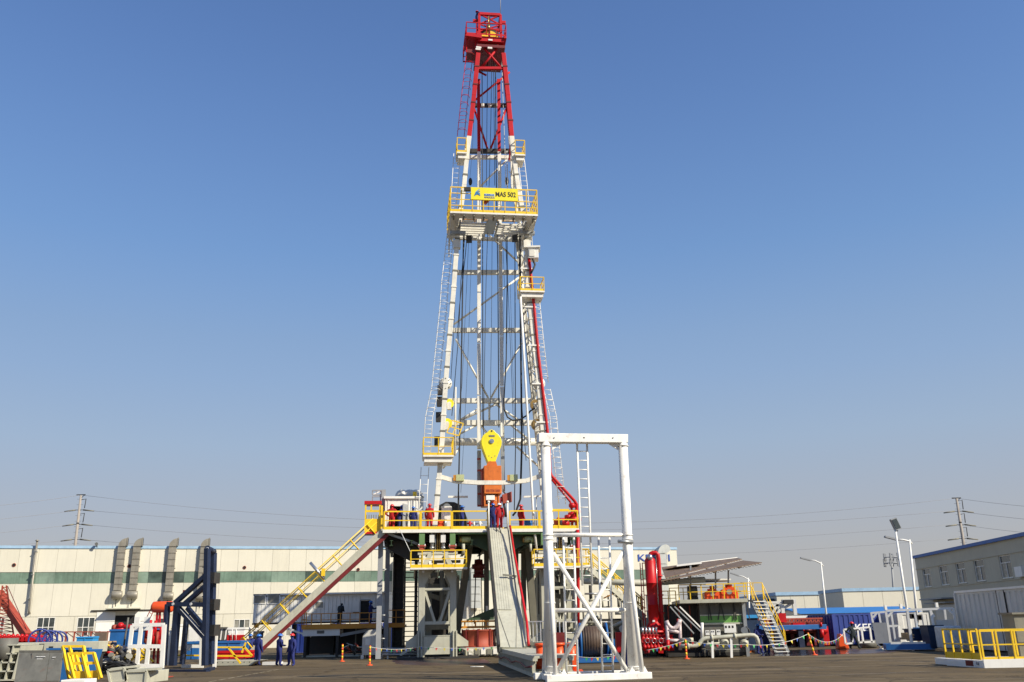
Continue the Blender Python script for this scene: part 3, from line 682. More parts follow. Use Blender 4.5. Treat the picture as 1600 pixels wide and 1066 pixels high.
# ---------------- pedestals
def pedestal(px0, px1, n0, label, basket, lit=True):
    s0, s1 = RS(px0,1000,n0)[0], RS(px1,1000,n0)[0]; sc = (s0+s1)/2; wd = s1-s0
    z = lambda py: RS(683, py, 0)[1]
    t = thing('pedestal_tower', label, 'rig pedestal', RW(sc,n0-.8,0), 'steel pedestal towers under the drill floor')
    C = M['cream']; cw = .42
    for n in (n0, n0-2.0):
        for s in (s0+cw/2, s1-cw/2):
            MB().fb(RF, s-cw/2, s+cw/2, n-cw, n, .1, z(889)).build('column', C, t, .012)
        MB().fb(RF, s0+cw+.002, s1-cw-.002, n-.3, n-.03, z(922.5), z(918.5)).build('cross_beam', C, t, .01)
        MB().fb(RF, s0+cw+.002, s1-cw-.002, n-.3, n-.03, z(976), z(971)).build('cross_beam', C, t, .01)
        for a, b in ((s0+cw, sc-.18),(s1-cw, sc+.18)): MB().beam(RW(a,n-.16,z(923)), RW(b,n-.16,z(971)), .17, .15, up=RF.n).build('brace', C, t)
        for a, b in ((s0+.25, s0+.75),(s1-.25, s1-.75)):
            MB().beam(RW(a,n-.2,z(889)), RW(b,n-.2,z(866)), .3, .3, up=RF.n).build('gusset_leg', C, t)
        for sg, a in ((1,s0),(-1,s1)):
            MB().prism([RW(a,n+.01,z(889)),RW(a+sg*.95,n+.01,z(889)),RW(a+sg*.42,n+.01,z(914)),RW(a,n+.01,z(914))], RF.n*-.06).build('gusset_plate', C, t)
            T(t, 'pin', RW(a+sg*.28,n+.1,z(893)), RW(a+sg*.28,n-.2,z(893)), .09, M['silver'], 10)
    for s in (s0+.2, s1-.2):
        for za, zb in ((976,922),(922,976)): MB().beam(RW(s,n0-.45,z(za)), RW(s,n0-2.0,z(zb)), .14).build('side_brace', C, t)
    MB().fb(RF, s0-.1, s1+.1, n0-.7, n0-.1, z(866.5), z(862)).build('head_beam', C, t, .015)
    for f in (.12,.3,.52,.7,.88):
        s = s0+wd*f; MB().fb(RF, s-.09, s+.09, n0-.35, n0-.15, z(888), z(884-(8 if f in (.3,.7) else 0))).build('equipment_foot', M['white'], t)
    for sg in (-1,1):
        s = sc+sg*.75; MB().prism([RW(s-.28,n0-.3,z(888)),RW(s+.28,n0-.3,z(888)),RW(s+sg*-.05+.12,n0-.3,z(874)),RW(s+sg*-.05-.12,n0-.3,z(874))], RF.n*-.2).build('lug_plate', C, t)
    # lower box
    MB().fb(RF, s0+.34, s1-.34, n0-2.0, n0+.05, .28, z(994.5)).build('base_box', C, t, .02)
    MB().fb(RF, s0+.30, s1-.30, n0-2.05, n0+.07, z(994.3), z(993)).build('base_box_rim', C, t)
    for s in (s0-.04, s0+.16, s1-.24, s1-.04): MB().fb(RF, s, s+.09, n0-2.1, n0+.22, .14, z(986)).build('flange', C, t)
    for sg, s in ((-1,s0-.06),(1,s1+.06)):
        MB().prism([RW(s,n0-.1,z(990)),RW(s+sg*.75,n0-.1,z(1003)),RW(s+sg*.75,n0-.1,z(1011)),RW(s,n0-.1,z(1011))], RF.n*-.5).build('outrigger_bracket', C, t)
        MB().beam(RW(s,n0-.3,z(1008)), RW(s+sg*1.1,n0-.3,.3), .14).build('outrigger_brace', C, t)
    MB().fb(RF, s0-1.4, s1+1.5, n0-2.6, n0+.35, .0, .13).build('base_mat', M['dark'], t)
    # dark workings inside
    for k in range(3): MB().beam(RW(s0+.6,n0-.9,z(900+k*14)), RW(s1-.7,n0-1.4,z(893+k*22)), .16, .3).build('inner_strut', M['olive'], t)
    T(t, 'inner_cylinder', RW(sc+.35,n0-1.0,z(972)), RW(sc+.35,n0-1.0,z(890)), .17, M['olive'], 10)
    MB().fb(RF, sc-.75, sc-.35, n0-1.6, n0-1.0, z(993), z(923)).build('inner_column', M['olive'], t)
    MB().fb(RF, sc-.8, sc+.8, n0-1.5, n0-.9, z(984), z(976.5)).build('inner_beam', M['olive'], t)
    MB().fb(RF, s0+.6, s1-.6, n0-1.9, n0-1.75, z(993), z(981)).build('dark_inner_back', M['dark'], t)
    MB().fb(RF, s0+.75, s1-.95, n0-2.32, n0-2.26, z(968), z(900)).build('dark_inner_back', M['dark'], t)  # dark back sheet added to stand in for shade inside the tower
    if basket:
        zb = z(889.3); b0, b1 = s0-.62, s1+.68
        MB().fb(RF, b0, b1, n0-.05, n0+1.0, zb-.07, zb+.04).build('walkway', M['white'], t)
        railing(t, [RW(b0+.05,n0,zb+.05), RW(b0+.05,n0+.95,zb+.05), RW(b1-.05,n0+.95,zb+.05), RW(b1-.05,n0,zb+.05)], 1.12, .78, M['yellow'], .032, 1, .2)
        for s in (b0+.3, sc, b1-.3): MB().beam(RW(s,n0,zb-.6), RW(s,n0+.8,zb-.1), .09).build('bracket', C, t)
    return t
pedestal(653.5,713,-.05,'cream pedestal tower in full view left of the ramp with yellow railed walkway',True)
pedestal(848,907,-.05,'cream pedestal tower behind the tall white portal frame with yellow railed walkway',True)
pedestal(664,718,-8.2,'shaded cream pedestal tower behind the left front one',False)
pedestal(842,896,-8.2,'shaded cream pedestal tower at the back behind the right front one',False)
# slanting mast shoes / big dark legs under the floor
for a, b, lab in (((734,850),(711,1008),'thick dark slanting leg under the floor left of the ramp'),((824,850),(837,1008),'thick dark slanting leg under the floor right of the ramp')):
    t = thing('slanting_leg', lab, 'support leg', V3((RP(b[0],b[1],-6.4).x,RP(b[0],b[1],-6.4).y,0)), 'slanting legs under the drill floor')
    MB().hbeam(RP(a[0],a[1],-5.0), RP(b[0],b[1],-6.4), .5, .5, .07, 0, RF.n).build('leg_beam', M['olive'], t)
    q = RP(b[0],b[1],-6.4); MB().bx(q.x-.5,q.y-.5,0.14,q.x+.5,q.y+.5,q.z+.1).build('foot_block', M['olive'], t)
    q = RP(a[0],a[1],-5.0); T(t, 'hinge_pin', q-RF.d*.5, q+RF.d*.5, .2, M['dark'], 10)
# centre girder across under the floor and rear girder
MB().fb(RF, RS(714,870,-9)[0], RS(845,870,-9)[0], -9.4, -9.0, RS(700,866,-9)[1], RS(700,846,-9)[1]).build('rear_girder', M['dgreen'], rig)
for px in (806, 818, 760): MB().hbeam(RP(px,852,-6), V3((RP(px,1000,-6).x, RP(px,1000,-6).y, .1)), .35, .35, .05, 0, RF.n).build('rear_column', M['olive'], rig)
# wellhead gear hanging below the floor
bop = thing('hoisted_valve', 'dark red valve block hanging on black lines under the drill floor', 'valve', RP(748,902,-5))
MB().lathe(RP(748,903,-5), (0,0,1), [(0,0),(.42,0),(.42,.25),(.3,.3),(.3,.6),(.5,.65),(.5,.95),(.32,1.0),(.3,1.3),(0,1.35)], 14).tube(RP(741,893,-5), RP(755,893,-5), .22, n=10).build('valve_body', M['dred'], bop)
T(bop, 'lifting_line', RP(748,893,-5), RP(750,855,-5), .05, M['black']); T(bop, 'hanging_line', RP(743,903,-5), RP(741,975,-5), .04, M['black']); T(bop, 'hanging_line', RP(752,903,-5), RP(754,985,-5), .03, M['black'])
tb_ = thing('wellhead_test_stand', 'brick red drum and cream base under the floor beside the left pedestal', 'test stand', RP(745,1018,-3)*1)
q = RP(748,1011,-3.2); MB().lathe(q, (0,0,1), [(0,0),(1.15,0),(1.15,.08),(1.1,.1),(1.1,1.05),(1.15,1.08),(1.15,1.15),(0,1.16)], 28).build('drum', M['brick'], tb_)
for k in range(8): 
    a = k*math.pi/4; MB().beam(q+V3((math.cos(a)*1.15,math.sin(a)*1.15,0)), q+V3((math.cos(a)*1.15,math.sin(a)*1.15,1.2)), .1).build('rib', M['dred'], tb_)
s0 = RS(716,1015,-2)[0]; s1 = RS(779,1015,-2)[0]
MB().fb(RF, s0+.5, s1, -4.4, -1.8, .1, .62).build('base', M['cream'], tb_, .02)
for k in range(6): q0 = s0+.7+k*.42; MB().fb(RF, q0, q0+.3, -1.8, -1.72, .18, .52).build('base_pocket', M['olive'] if k % 2 else M['white'], tb_)
zt_ = q.z+1.3
MB().fb(RF, s0+.3, s1+.1, -3.4, -3.2, zt_+.35, zt_+.47).build('yellow_rail', M['oryel'], tb_); MB().fb(RF, s0+.3, s1+.1, -3.4, -3.2, zt_-.05, zt_+.1).build('yellow_rail', M['oryel'], tb_)
for k in range(4): MB().fb(RF, s0+.5+k*.75, s0+.6+k*.75, -3.38, -3.22, zt_+.1, zt_+.35).build('rail_post', M['oryel'], tb_)
MB().prism([RW(s0+.6,-3.8,zt_+.5),RW(s1-.1,-3.8,zt_+.5),RW(s1-.1,-3.8,zt_+1.3),RW(s0+1.6,-3.8,zt_+.9)], RF.n*-.3).build('green_cover', M['dgreen'], tb_)
for px in (731, 761): MB().beam(RP(px,990,-4), RP(px,947,-4), .16).build('white_post', M['white'], tb_)
MB().beam(RP(732,948,-4), RP(741,990,-4), .12).build('white_post', M['white'], tb_)
# caged ladders / stair lattice in the dark behind the left pedestal
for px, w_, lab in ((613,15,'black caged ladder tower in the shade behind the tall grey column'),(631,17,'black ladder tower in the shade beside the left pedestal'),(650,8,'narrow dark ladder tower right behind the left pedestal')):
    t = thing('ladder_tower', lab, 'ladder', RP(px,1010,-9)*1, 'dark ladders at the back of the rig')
    s = RS(px,1010,-9)[0]; wd = w_*.048; zt = ZD-.6
    for a in (s, s+wd):
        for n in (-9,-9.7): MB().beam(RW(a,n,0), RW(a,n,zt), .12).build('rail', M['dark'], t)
    if px == 613: MB().fb(RF, s+.06, s+wd-.06, -9.85, -9.8, .4, zt).build('dark_backing', M['dark'], t)  # dark sheet added behind the rungs in place of a dark tank
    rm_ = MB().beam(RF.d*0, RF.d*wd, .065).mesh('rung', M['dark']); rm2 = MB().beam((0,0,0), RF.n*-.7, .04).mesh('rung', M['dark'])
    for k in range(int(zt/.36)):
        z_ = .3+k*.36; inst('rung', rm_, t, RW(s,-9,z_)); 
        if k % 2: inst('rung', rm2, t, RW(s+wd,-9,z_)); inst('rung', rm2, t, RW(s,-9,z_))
# ---------------- V-door ramp and catwalk
ramp = thing('v_door_ramp', 'cream ribbed pipe ramp sloping down from the drill floor to the catwalk', 'pipe ramp', RP(800,1012,6))
tl, tr = RP(762.5,826,.15), RP(794,826,.15); zb_ = 1.2
bl, br = P(779.5,1011,51.0), P(818,1012,51.0)
if True:
    nrm = (tr-tl).cross(bl-tl).normalized(); nrm = nrm if nrm.y < 0 else -nrm
    MB().prism([tl,tr,br,bl][::-1], -nrm*.3).build('ramp_plate', M['cream'], ramp)
    MB().beam(tl-nrm*.1, bl-nrm*.1, .14, .5, up=nrm).build('side_beam', M['dark'], ramp); MB().beam(tr-nrm*.0+RF.d*.09, br-nrm*.0+RF.d*.09, .14, .2, up=nrm).build('side_beam', M['cream'], ramp)
    for k in range(6):
        f = .10+k*.105*1.0; a = tl.lerp(tr, f+.02); b = bl.lerp(br, f+.02); e = a.lerp(b, .74)
        MB().beam(a+nrm*.03, e+nrm*.03, .13, .05, up=nrm).build('rib', M['cream'], ramp)
    for f0, f1, g0, g1 in ((.05,.45,.72,1),(.9,.7,.75,1)):
        MB().beam(tl.lerp(tr,f0).lerp(bl.lerp(br,f0),g0)+nrm*.012, tl.lerp(tr,f1).lerp(bl.lerp(br,f1),g1)+nrm*.012, .025, .02, up=nrm).build('weld_seam', M['olive'], ramp)
    MB().beam(tl.lerp(tr,.9)+V3((0,0,0)), tl.lerp(tr,.9)+RF.n*-.6, .2).build('hinge', M['dark'], ramp)
    c = tr.lerp(br,.48)+nrm*.25; MB().beam(c-RF.d*.75, c+RF.d*.1-V3((0,0,.1)), .14, .1).build('lifting_lug', M['olive'], ramp)
tag(MB().path([P(797,822,62.0), P(803,862,59.4), P(811,905,56.2), P(823,972,52.5), P(826,1008,50.9)], .075, 8).build('red_pole', M['red']), 'long red pipe leaning down along the right edge of the cream ramp', 'pipe')
for nm, pts in (('left',[(775,822,.3),(777,838,.7),(775,846,.9),(763,848,.9)]),('right',[(779,822,.3),(785,838,.9),(797,852,1.2),(799,845,1)])):
    tag(MB().path([RP(a,b,c+.15) for a,b,c in pts], .035, 5).build('black_hose', M['black']), 'thin black hose drooping over the '+nm+' side of the ramp top', 'hose')
cw_ = thing('catwalk', 'low cream steel catwalk reaching from the ramp foot towards the viewer', 'catwalk', G(805,1050))
CH = .82
a = V3((G(779,1037).x, G(779,1037).y, CH)); b = V3((G(833,1059).x, G(833,1059).y, CH)); d_ = (b-a).normalized(); sd = V3((-d_.y, d_.x, 0)); sd = sd if sd.x > 0 else -sd; Wc = 1.7
MB().prism([a, b, b+sd*Wc, a+sd*Wc], V3((0,0,-.1))).build('top_plate', M['cream'], cw_)
for off in (.0, Wc-.22): MB().prism([a+sd*off+V3((0,0,-.102)), b+sd*off+V3((0,0,-.102)), b+sd*(off+.2)+V3((0,0,-.102)), a+sd*(off+.2)+V3((0,0,-.102))], V3((0,0,-.10))).build('top_beam', M['cream'], cw_)
for off in (.0, Wc-.3): MB().prism([a+sd*off+V3((0,0,-.66)), b+sd*off+V3((0,0,-.66)), b+sd*(off+.28)+V3((0,0,-.66)), a+sd*(off+.28)+V3((0,0,-.66))], V3((0,0,-.15))).build('skid_beam', M['cream'], cw_)
L_ = (b-a).length
for k in range(17):
    q = a+d_*(.2+k*(L_-.4)/16)
    for off in (.065, Wc-.12): MB().beam(q+sd*off+V3((0,0,-.204)), q+sd*off+V3((0,0,-.658)), .14).build('stanchion', M['cream'], cw_)
    if k % 2 == 0: MB().beam(q+V3((0,0,-.68)), q+sd*Wc+V3((0,0,-.68)), .16).build('cross_member', M['cream'], cw_)
PA(cw_, 'red_hose', [a+d_*(L_*k/8)-sd*.06+V3((0,0,-.42-.08*math.sin(k*2))) for k in range(9)], .035, M['dred'])
cp = thing('pipe_handling_platform', 'cream platform with white bar railing right of the ramp foot', 'platform', G(834,1040))
F2 = Frame(G(818,1036), G(872,1036)); 
MB().fb(F2, 0, F2.len, -2.6, 0, .62, .78).fb(F2, 0, F2.len, -.2, .03, .95, 1.1).build('platform_deck', M['cream'], cp)
for k in range(4): MB().fb(F2, .1+k*.72, .26+k*.72, -.25, -.05, 0, .95).build('leg', M['cream'], cp)
z0, z1 = F2.at(835,1006)[1], F2.at(835,970.5)[1]; s0, s1 = F2.at(820,990)[0], F2.at(848,990)[0]
g = MB().fb(F2, s0, F2.len, -.1, -.03, z1-.06, z1).fb(F2, s0, F2.len, -.1, -.03, z0, z0+.06).build('bar_railing', M['cleanwhite'], cp)
for k in range(11): q = s0+k*.235; MB().fb(F2, q, q+.05, -.09, -.04, z0+.06, z1-.06).build('bar', M['cleanwhite'], g)
MB().fb(F2, s0, F2.len, -2.2, -.3, 1.1, z0-.02).build('low_wall', M['cream'], cp)

# ---------------- left stairway with slide beam
st = thing('stairway', 'long cream stairway with yellow handrails climbing to the left end of the drill floor', 'stairs', RP(395,1025,-.4))
S1 = RP(600,829,-.3); S0 = RP(393,1020,-.3); S0.z = max(S0.z, .05)
dS = S0-S1; upn = dS.cross(RF.n).normalized(); upn = upn if upn.z > 0 else -upn
for n in (0, -1.15): MB().beam(S1+RF.n*n, S0+RF.n*n, .09, .42, up=upn).build('stringer', M['cream'], st)
MB().beam(S1+RF.n*-.1-upn*.36, S0+RF.n*-.1-upn*.36+V3((0,0,.1)), .22, .26, up=upn).build('red_under_beam', M['dred'], st)
tm = MB().hexa([p+RF.n*-.05 for p in (V3((0,0,0)),)*0] or [V3((-.13,0,-.02)),V3((.13,0,-.02)),V3((.13,1.02,-.02)),V3((-.13,1.02,-.02)),V3((-.13,0,.02)),V3((.13,0,.02)),V3((.13,1.02,.02)),V3((-.13,1.02,.02))]).mesh('tread', M['galv'])
nT = int(abs(dS.z)/.22)
for i in range(1, nT):
    q = S1+dS*(i/nT)+V3((0,.06,.1)); o = inst('tread', tm, st, q); o.rotation_euler = (0,0,math.atan2(RF.d.y,RF.d.x))
for n in (0,-1.15):
    pts = [S1+RF.n*n+upn*.16, S0+RF.n*n+upn*.16]; h = .95
    r_ = MB().tube(pts[0]+upn*h, pts[1]+upn*h, .035, n=6).build('handrail', M['yellow'], st)
    MB().tube(pts[0]+upn*h*.62, pts[1]+upn*h*.62, .028, n=6).build('mid_rail', M['yellow'], r_)
    for i in range(8): q = pts[0].lerp(pts[1], .05+i*.133); T(r_, 'post', q, q+upn*h, .05 if n == 0 else .03, M['yellow'], 6)
for f in (.42,): q = S1+dS*f+upn*.7; MB().beam(q-RF.d*.12, q+RF.d*.12, .3, .5).build('yellow_box', M['yellow'], st)
T(st, 'rod', S1+dS*.44+upn*.3, S1+dS*.44+upn*.3-RF.d*1.0+V3((0,0,1.1)), .1, M['silver'], 10)
# escape cage at the stair head
cg = thing('escape_cage', 'yellow man basket with red top hanging at the left end of the drill floor', 'basket', RP(583,832,-.5))
ca0, zt = RS(570.5,788,-.4); ca1, zb2 = RS(594,831,-.4); zm1 = RS(580,811,-.4)[1]
MB().fb(RF, ca0, ca1, -.43, -.36, zb2, zm1).fb(RF, ca0, ca1, -1.6, -1.53, zb2, zm1).fb(RF, ca0, ca0+.06, -1.53, -.43, zb2, zm1).build('panel', M['yellow'], cg)
MB().fb(RF, ca0-.05, ca1+.05, -1.65, -.3, zt, zt+.22).fb(RF, ca0+.02, ca1-.1, -1.6, -.32, zb2-.14, zb2-.01).build('red_roof', M['red'], cg)
for s in (ca0+.05, ca0+(ca1-ca0)*.4, ca1-.06): MB().fb(RF, s-.05, s+.05, -.45, -.35, zm1 if s in (ca0+.05, ca1-.06) else zt-.45, zt).build('post', M['yellow'], cg)
MB().fb(RF, ca0, ca1, -.44, -.36, zt-.55, zt-.4).build('band', M['yellow'], cg)
for k in range(6): MB().fb(RF, ca0+.1+k*.16, ca0+.16+k*.16, -.42, -.38, zm1, zm1+.28).build('tooth', M['olive'], cg)
MB().fb(RF, RS(595,790,-.3)[0], RS(598.5,790,-.3)[0], -.5, -.3, RS(596,832,-.3)[1], RS(596,790,-.3)[1]).build('yellow_post', M['yellow'], cg)
MB().fb(RF, RS(593,790,-.7)[0], RS(597,790,-.7)[0], -.9, -.7, RS(596,826,-.7)[1], RS(596,810,-.7)[1]).build('red_panel', M['red'], cg)
gm = thing('loading_gantry', 'grey column with a small truss arm above the yellow basket', 'gantry', RP(600,826,-2))
MB().hbeam(RP(599.5,826,-2), RP(599.5,765.5,-2), .3, .3, .05, 0, RF.n).build('column', M['grey'], gm)
for py in (766.5,773.5,776): B(gm, 'arm', RP(582,py,-2), RP(597,py,-2), .09, M['grey'])
for px in (582,588,596): B(gm, 'strut', RP(px,766.5,-2), RP(px,773.5,-2), .07, M['grey'])
B(gm, 'strut', RP(583,773,-2), RP(596,767,-2), .07, M['cleanwhite'])
for px in (582,594.5): B(gm, 'hanger', RP(px,776,-2), RP(px,787,-2), .07, M['grey'])
# doghouse
dh = thing('doghouse', 'white driller cabin with an open doorway at the left end of the drill floor', 'cabin', RW(1.4,-2.6,ZD))
s0, zt = RS(601.5,779.5,-1.6); s1 = RS(656,779.5,-1.6)[0]; da, db, dz = RS(609,800,-1.6)[0], RS(637,800,-1.6)[0], RS(620,791,-1.6)[1]
zb = ZD+.1
MB().fb(RF, s0, da, -1.75, -1.6, zb, zt).build('front_wall', M['white'], dh); MB().fb(RF, db, s1, -1.75, -1.6, zb, zt).build('front_wall', M['white'], dh); MB().fb(RF, da, db, -1.75, -1.6, dz, zt).build('front_wall', M['white'], dh)
MB().fb(RF, s0, s0+.1, -4.6, -1.752, zb, zt).build('side_wall', M['white'], dh); MB().fb(RF, s1-.1, s1, -4.6, -1.752, zb, zt).build('side_wall', M['white'], dh)
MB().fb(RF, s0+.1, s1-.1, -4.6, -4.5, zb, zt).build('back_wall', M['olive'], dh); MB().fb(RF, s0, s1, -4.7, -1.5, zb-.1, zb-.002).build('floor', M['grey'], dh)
MB().fb(RF, s0-.08, s1+.08, -4.75, -1.45, zt+.002, zt+.16).build('roof', M['cleanwhite'], dh)
for k in range(14):
    s = s0+.05+k*(s1-s0-.1)/13
    if s < da-.05 or s > db+.05: MB().fb(RF, s-.03, s+.03, -1.6, -1.565, zb, zt).build('wall_rib', M['white'], dh)
MB().beam(RW(db,-1.55,zb+.9), RW(db-.35,-.9,zb+.9), .05, 1.8).build('door', M['grey'], dh)
for i, (px, py, r) in enumerate(((628,768.5,.55),(640,767,.62),(650,770,.6))):
    c = RP(px, 778, -9); T_ = thing('tank', ['white domed tank top behind the cabin, leftmost of three','white domed tank top behind the cabin, middle and tallest of three','white domed tank top behind the cabin, rightmost of three'][i], 'tank', c, 'domed tanks behind the cabin')
    MB().lathe(c-V3((0,0,1.6)), (0,0,1), [(r,0),(r,1.7),(r*.92,1.9),(r*.7,2.1),(r*.35,2.22),(0,2.26)], 18).build('shell', M['ccont'], T_)
    MB().lathe(c-V3((0,0,0)), (0,0,1), [(r+.01,0),(r+.05,.02),(r+.05,.1),(r+.01,.12)], 18).build('band', M['grey'], T_)
sg_ = thing('siren', 'small yellow siren box on the cabin roof', 'siren', RP(648,776,-3)); MB().bx(*(RP(645.5,776,-3)-V3((0,.2,0))), *(RP(651,769,-3)+V3((0,.2,0)))).build('box', M['yellow'], sg_); T(sg_, 'post', RP(648,779,-3), RP(648,775.5,-3), .05, M['galv'])
# items on the floor
def gear(px, py, w_, h_, n, mt, name, label, cat, lumps=5, seed=1):
    rnd = random.Random(seed); c = RP(px, 825, n); c.z = ZD+.01; t = thing(name, label, cat, c)
    MB().bx(c.x-w_/2,c.y-.35,c.z,c.x+w_/2,c.y+.35,c.z+h_*.25).build('base', M['dark'], t)
    MB().tube(c+V3((-w_*.45,0,h_*.6)), c+V3((w_*.35,0,h_*.6)), h_*.3, n=14).build('drum', mt, t)
    for k in range(lumps):
        q = c+V3((rnd.uniform(-.45,.45)*w_, rnd.uniform(-.2,.2), rnd.uniform(.35,.85)*h_)); a = rnd.uniform(.08,.2)
        MB().tube(q+V3((0,-a*1.4,0)), q+V3((0,a*1.4,0)), a, n=8).bx(q.x-a,q.y-a,q.z-a*.5,q.x+a,q.y+a,q.z+a*.5).build('fitting', mt, t)
    MB().tube(c+V3((w_*.35,-.1,h_*.6)), c+V3((w_*.5,-.1,h_*.6)), h_*.34, n=14).build('end_flange', M['galv'], t)
gear(686,805,1.1,1.0,-2.2,M['redorange'],'air_winch','red orange air winch on the floor behind the left railing','winch',6,3)
gear(868,805,1.0,1.0,-2.4,M['redorange'],'air_winch','orange winch on the floor behind the right railing near the red pipe','winch',6,5)
gear(880,802,.9,1.2,-3.0,M['red'],'hoist_motor','red hoist motor on the floor just left of the red standpipe','motor',7,8)
for px0, px1, pyt, nn, mt, lab, cat in ((690,706,792,-3.4,'white','white control cabinet right of the left winch on the drill floor','cabinet'),(822,829,806,-2.6,'blue','small blue barrel standing on the right side of the drill floor','barrel')):
    a = RP(px0,825,nn); b = RP(px1,pyt,nn); t = thing('control_cabinet' if cat == 'cabinet' else 'barrel', lab, cat, V3(((a.x+b.x)/2,a.y,ZD)))
    if cat == 'cabinet':
        MB().bx(a.x,a.y-.3,ZD+.02,b.x,a.y+.3,b.z).build('body', M[mt], t, .02); MB().bx(a.x+.06,a.y-.32,ZD+.2,b.x-.06,a.y-.302,b.z-.1).build('door', M['cleanwhite'], t)
    else: MB().lathe(((a.x+b.x)/2,a.y,ZD+.02), (0,0,1), [(0,0),(.3,0),(.3,.3),(.32,.32),(.3,.34),(.3,.62),(.32,.64),(.3,.66),(.3,.9),(0,.9)], 16).build('drum', M[mt], t)
dw = thing('drawworks', 'dark curved drawworks housing behind the drill floor railing left of the guide rails', 'drawworks', RP(710,824,-6))
a, b = RP(684,825,-6), RP(729,784,-6)
pts = [V3((a.x,a.y,ZD+.02)),V3((b.x,a.y,ZD+.02)),V3((b.x,a.y,ZD+1.5)),V3((b.x-.3,a.y,b.z-.35)),V3((b.x-.9,a.y,b.z-.05)),V3((a.x+.6,a.y,b.z)),V3((a.x,a.y,b.z-.3))]
MB().prism(pts, V3((0,1.8,0))).build('housing', M['dark'], dw, .03)
for k in range(6): MB().bx(a.x+.25+k*.34,a.y-.04,ZD+.2,a.x+.32+k*.34,a.y-.003,ZD+1.7).build('rib', M['olive'], dw)
MB().tube((a.x+.7,a.y-.3,b.z-.5), (a.x+.7,a.y-.003,b.z-.5), .32, n=14).build('brake_drum', M['galv'], dw)
lt = thing('tube_light', 'long fluorescent work light above the floor left of the top drive', 'work light', RP(715,826,-4)); MB().beam(RP(700,776.5,-3.5), RP(731,776.5,-3.5), .16, .14).build('tube', M['cleanwhite'], lt); T(lt, 'post', RP(717,826,-3.5), RP(717,776.5,-3.5), .035, M['galv'])
lt2 = thing('tube_light', 'long fluorescent work light above the floor right of the top drive', 'work light', RP(835,826,-4)); MB().beam(RP(818,776.5,-3.5), RP(846,775.5,-3.5), .14, .12).build('tube', M['cleanwhite'], lt2); T(lt2, 'post', RP(838,826,-3.5), RP(838,776.5,-3.5), .035, M['galv'])
for px, nn in ((734,-2),(741,-2.4),(750,-2)):
    q = RP(px,825,nn); q.z = ZD+.02
    t = thing('small_stand', {734:'dark blue valve stand low on the floor between the work light and the ramp',741:'small white frame stand low on the floor left of the ramp opening',750:'small dark stand right next to the ramp opening'}[px], 'stand', q)
    MB().bx(q.x-.25,q.y-.2,q.z,q.x+.25,q.y+.2,q.z+.3).build('base', M['navy'] if px != 741 else M['white'], t); MB().tube(q+V3((0,0,.3)), q+V3((0,0,.75)), .09).tube(q+V3((-.2,0,.6)), q+V3((.2,0,.6)), .06).build('valve', M['red'] if px == 734 else M['white'], t)
# ================================================================== MAST
mast = thing('drilling_mast', 'tall white drilling mast with a red upper section, yellow racking board and crown', 'drilling mast', RW(RS(772,825,-2)[0],-2.5,ZD))
NF, NR = -1.0, -4.0
LX = [(75,748),(211,734.4),(216,732.2),(287,725.6),(347,716.4),(440,709.8),(598,696.3),(702,689.8),(796,681.5)]
RX = [(75,785.5),(211,800.2),(216,799),(279,807),(363,822.7),(455,824.8),(511,831.7),(598,841.5),(672,847.6),(796,859)]
# straighten: real legs are two straight runs (red top, white body) in space
def FLp(y): return RP(ip(LX,y), y, NF)
def FRp(y): return RP(ip(RX,y), y, NF)
def rear(q, sgn): 
    return q+RF.n*(NR-NF)+RF.d*sgn
def RLp(y): q = RP(ip(LX,y)+0, y, NR); return q
def RRp(y): q = RP(ip(RX,y), y, NR); return q-RF.d*(.45 if y > 240 else .1)
W_, RD = M['mastw'], M['mastred']
for fn, nm in ((FLp,0),(FRp,0),(RLp,1),(RRp,1)):
    ys = [826,760,700,598,511,455,363,290,238] 
    for y0, y1 in zip(ys, ys[1:]):
        MB().beam(fn(y0), fn(y1), .35 if nm == 0 else .28, .32 if nm == 0 else .26, up=RF.n).build('leg', W_, mast, .015)
    for y0, y1 in ((214 if nm == 0 else 236,150),(150,84)):
        MB().beam(fn(y0), fn(y1), .36 if nm == 0 else .28, .32, up=RF.n).build('upper_leg', RD, mast, .015)
    MB().beam(fn(238), fn(214), .38, .32, up=RF.n).build('leg', W_, mast)
    if nm == 0:
        for k in range(23):                                # splice plates at intervals
            y = 800-k*25
            if y < 225: continue
            a, b = fn(y), fn(y-2.2); MB().beam(a, b, .42, .39, up=RF.n).build('splice_plate', M['olive'] if k % 2 else W_, mast)
        for k in range(4): y = 190-k*28; MB().beam(fn(y), fn(y-2), .42, .38, up=RF.n).build('splice_plate', M['dred'], mast)
for y in (600,): 
    for fn in (FLp,FRp):
        c = fn(y); MB().lathe(c+RF.n*.05, RF.n, [(0,0),(.48,0),(.48,.08),(0,.1)], 12).build('hinge_plate', W_, mast)
        for k in range(8): a = k*math.pi/4; MB().tube(c+RF.n*.14+RF.d*.38*math.cos(a)+V3((0,0,.38*math.sin(a))), c+RF.n*.2+RF.d*.38*math.cos(a)+V3((0,0,.38*math.sin(a))), .04, n=6).build('bolt', M['olive'], mast)
for y in (383,):
    for fn in (FLp,FRp): c = fn(y); MB().beam(c+V3((0,0,-.3)), c+V3((0,0,.3)), .55, .5, up=RF.n).build('hinge_plate', W_, mast)
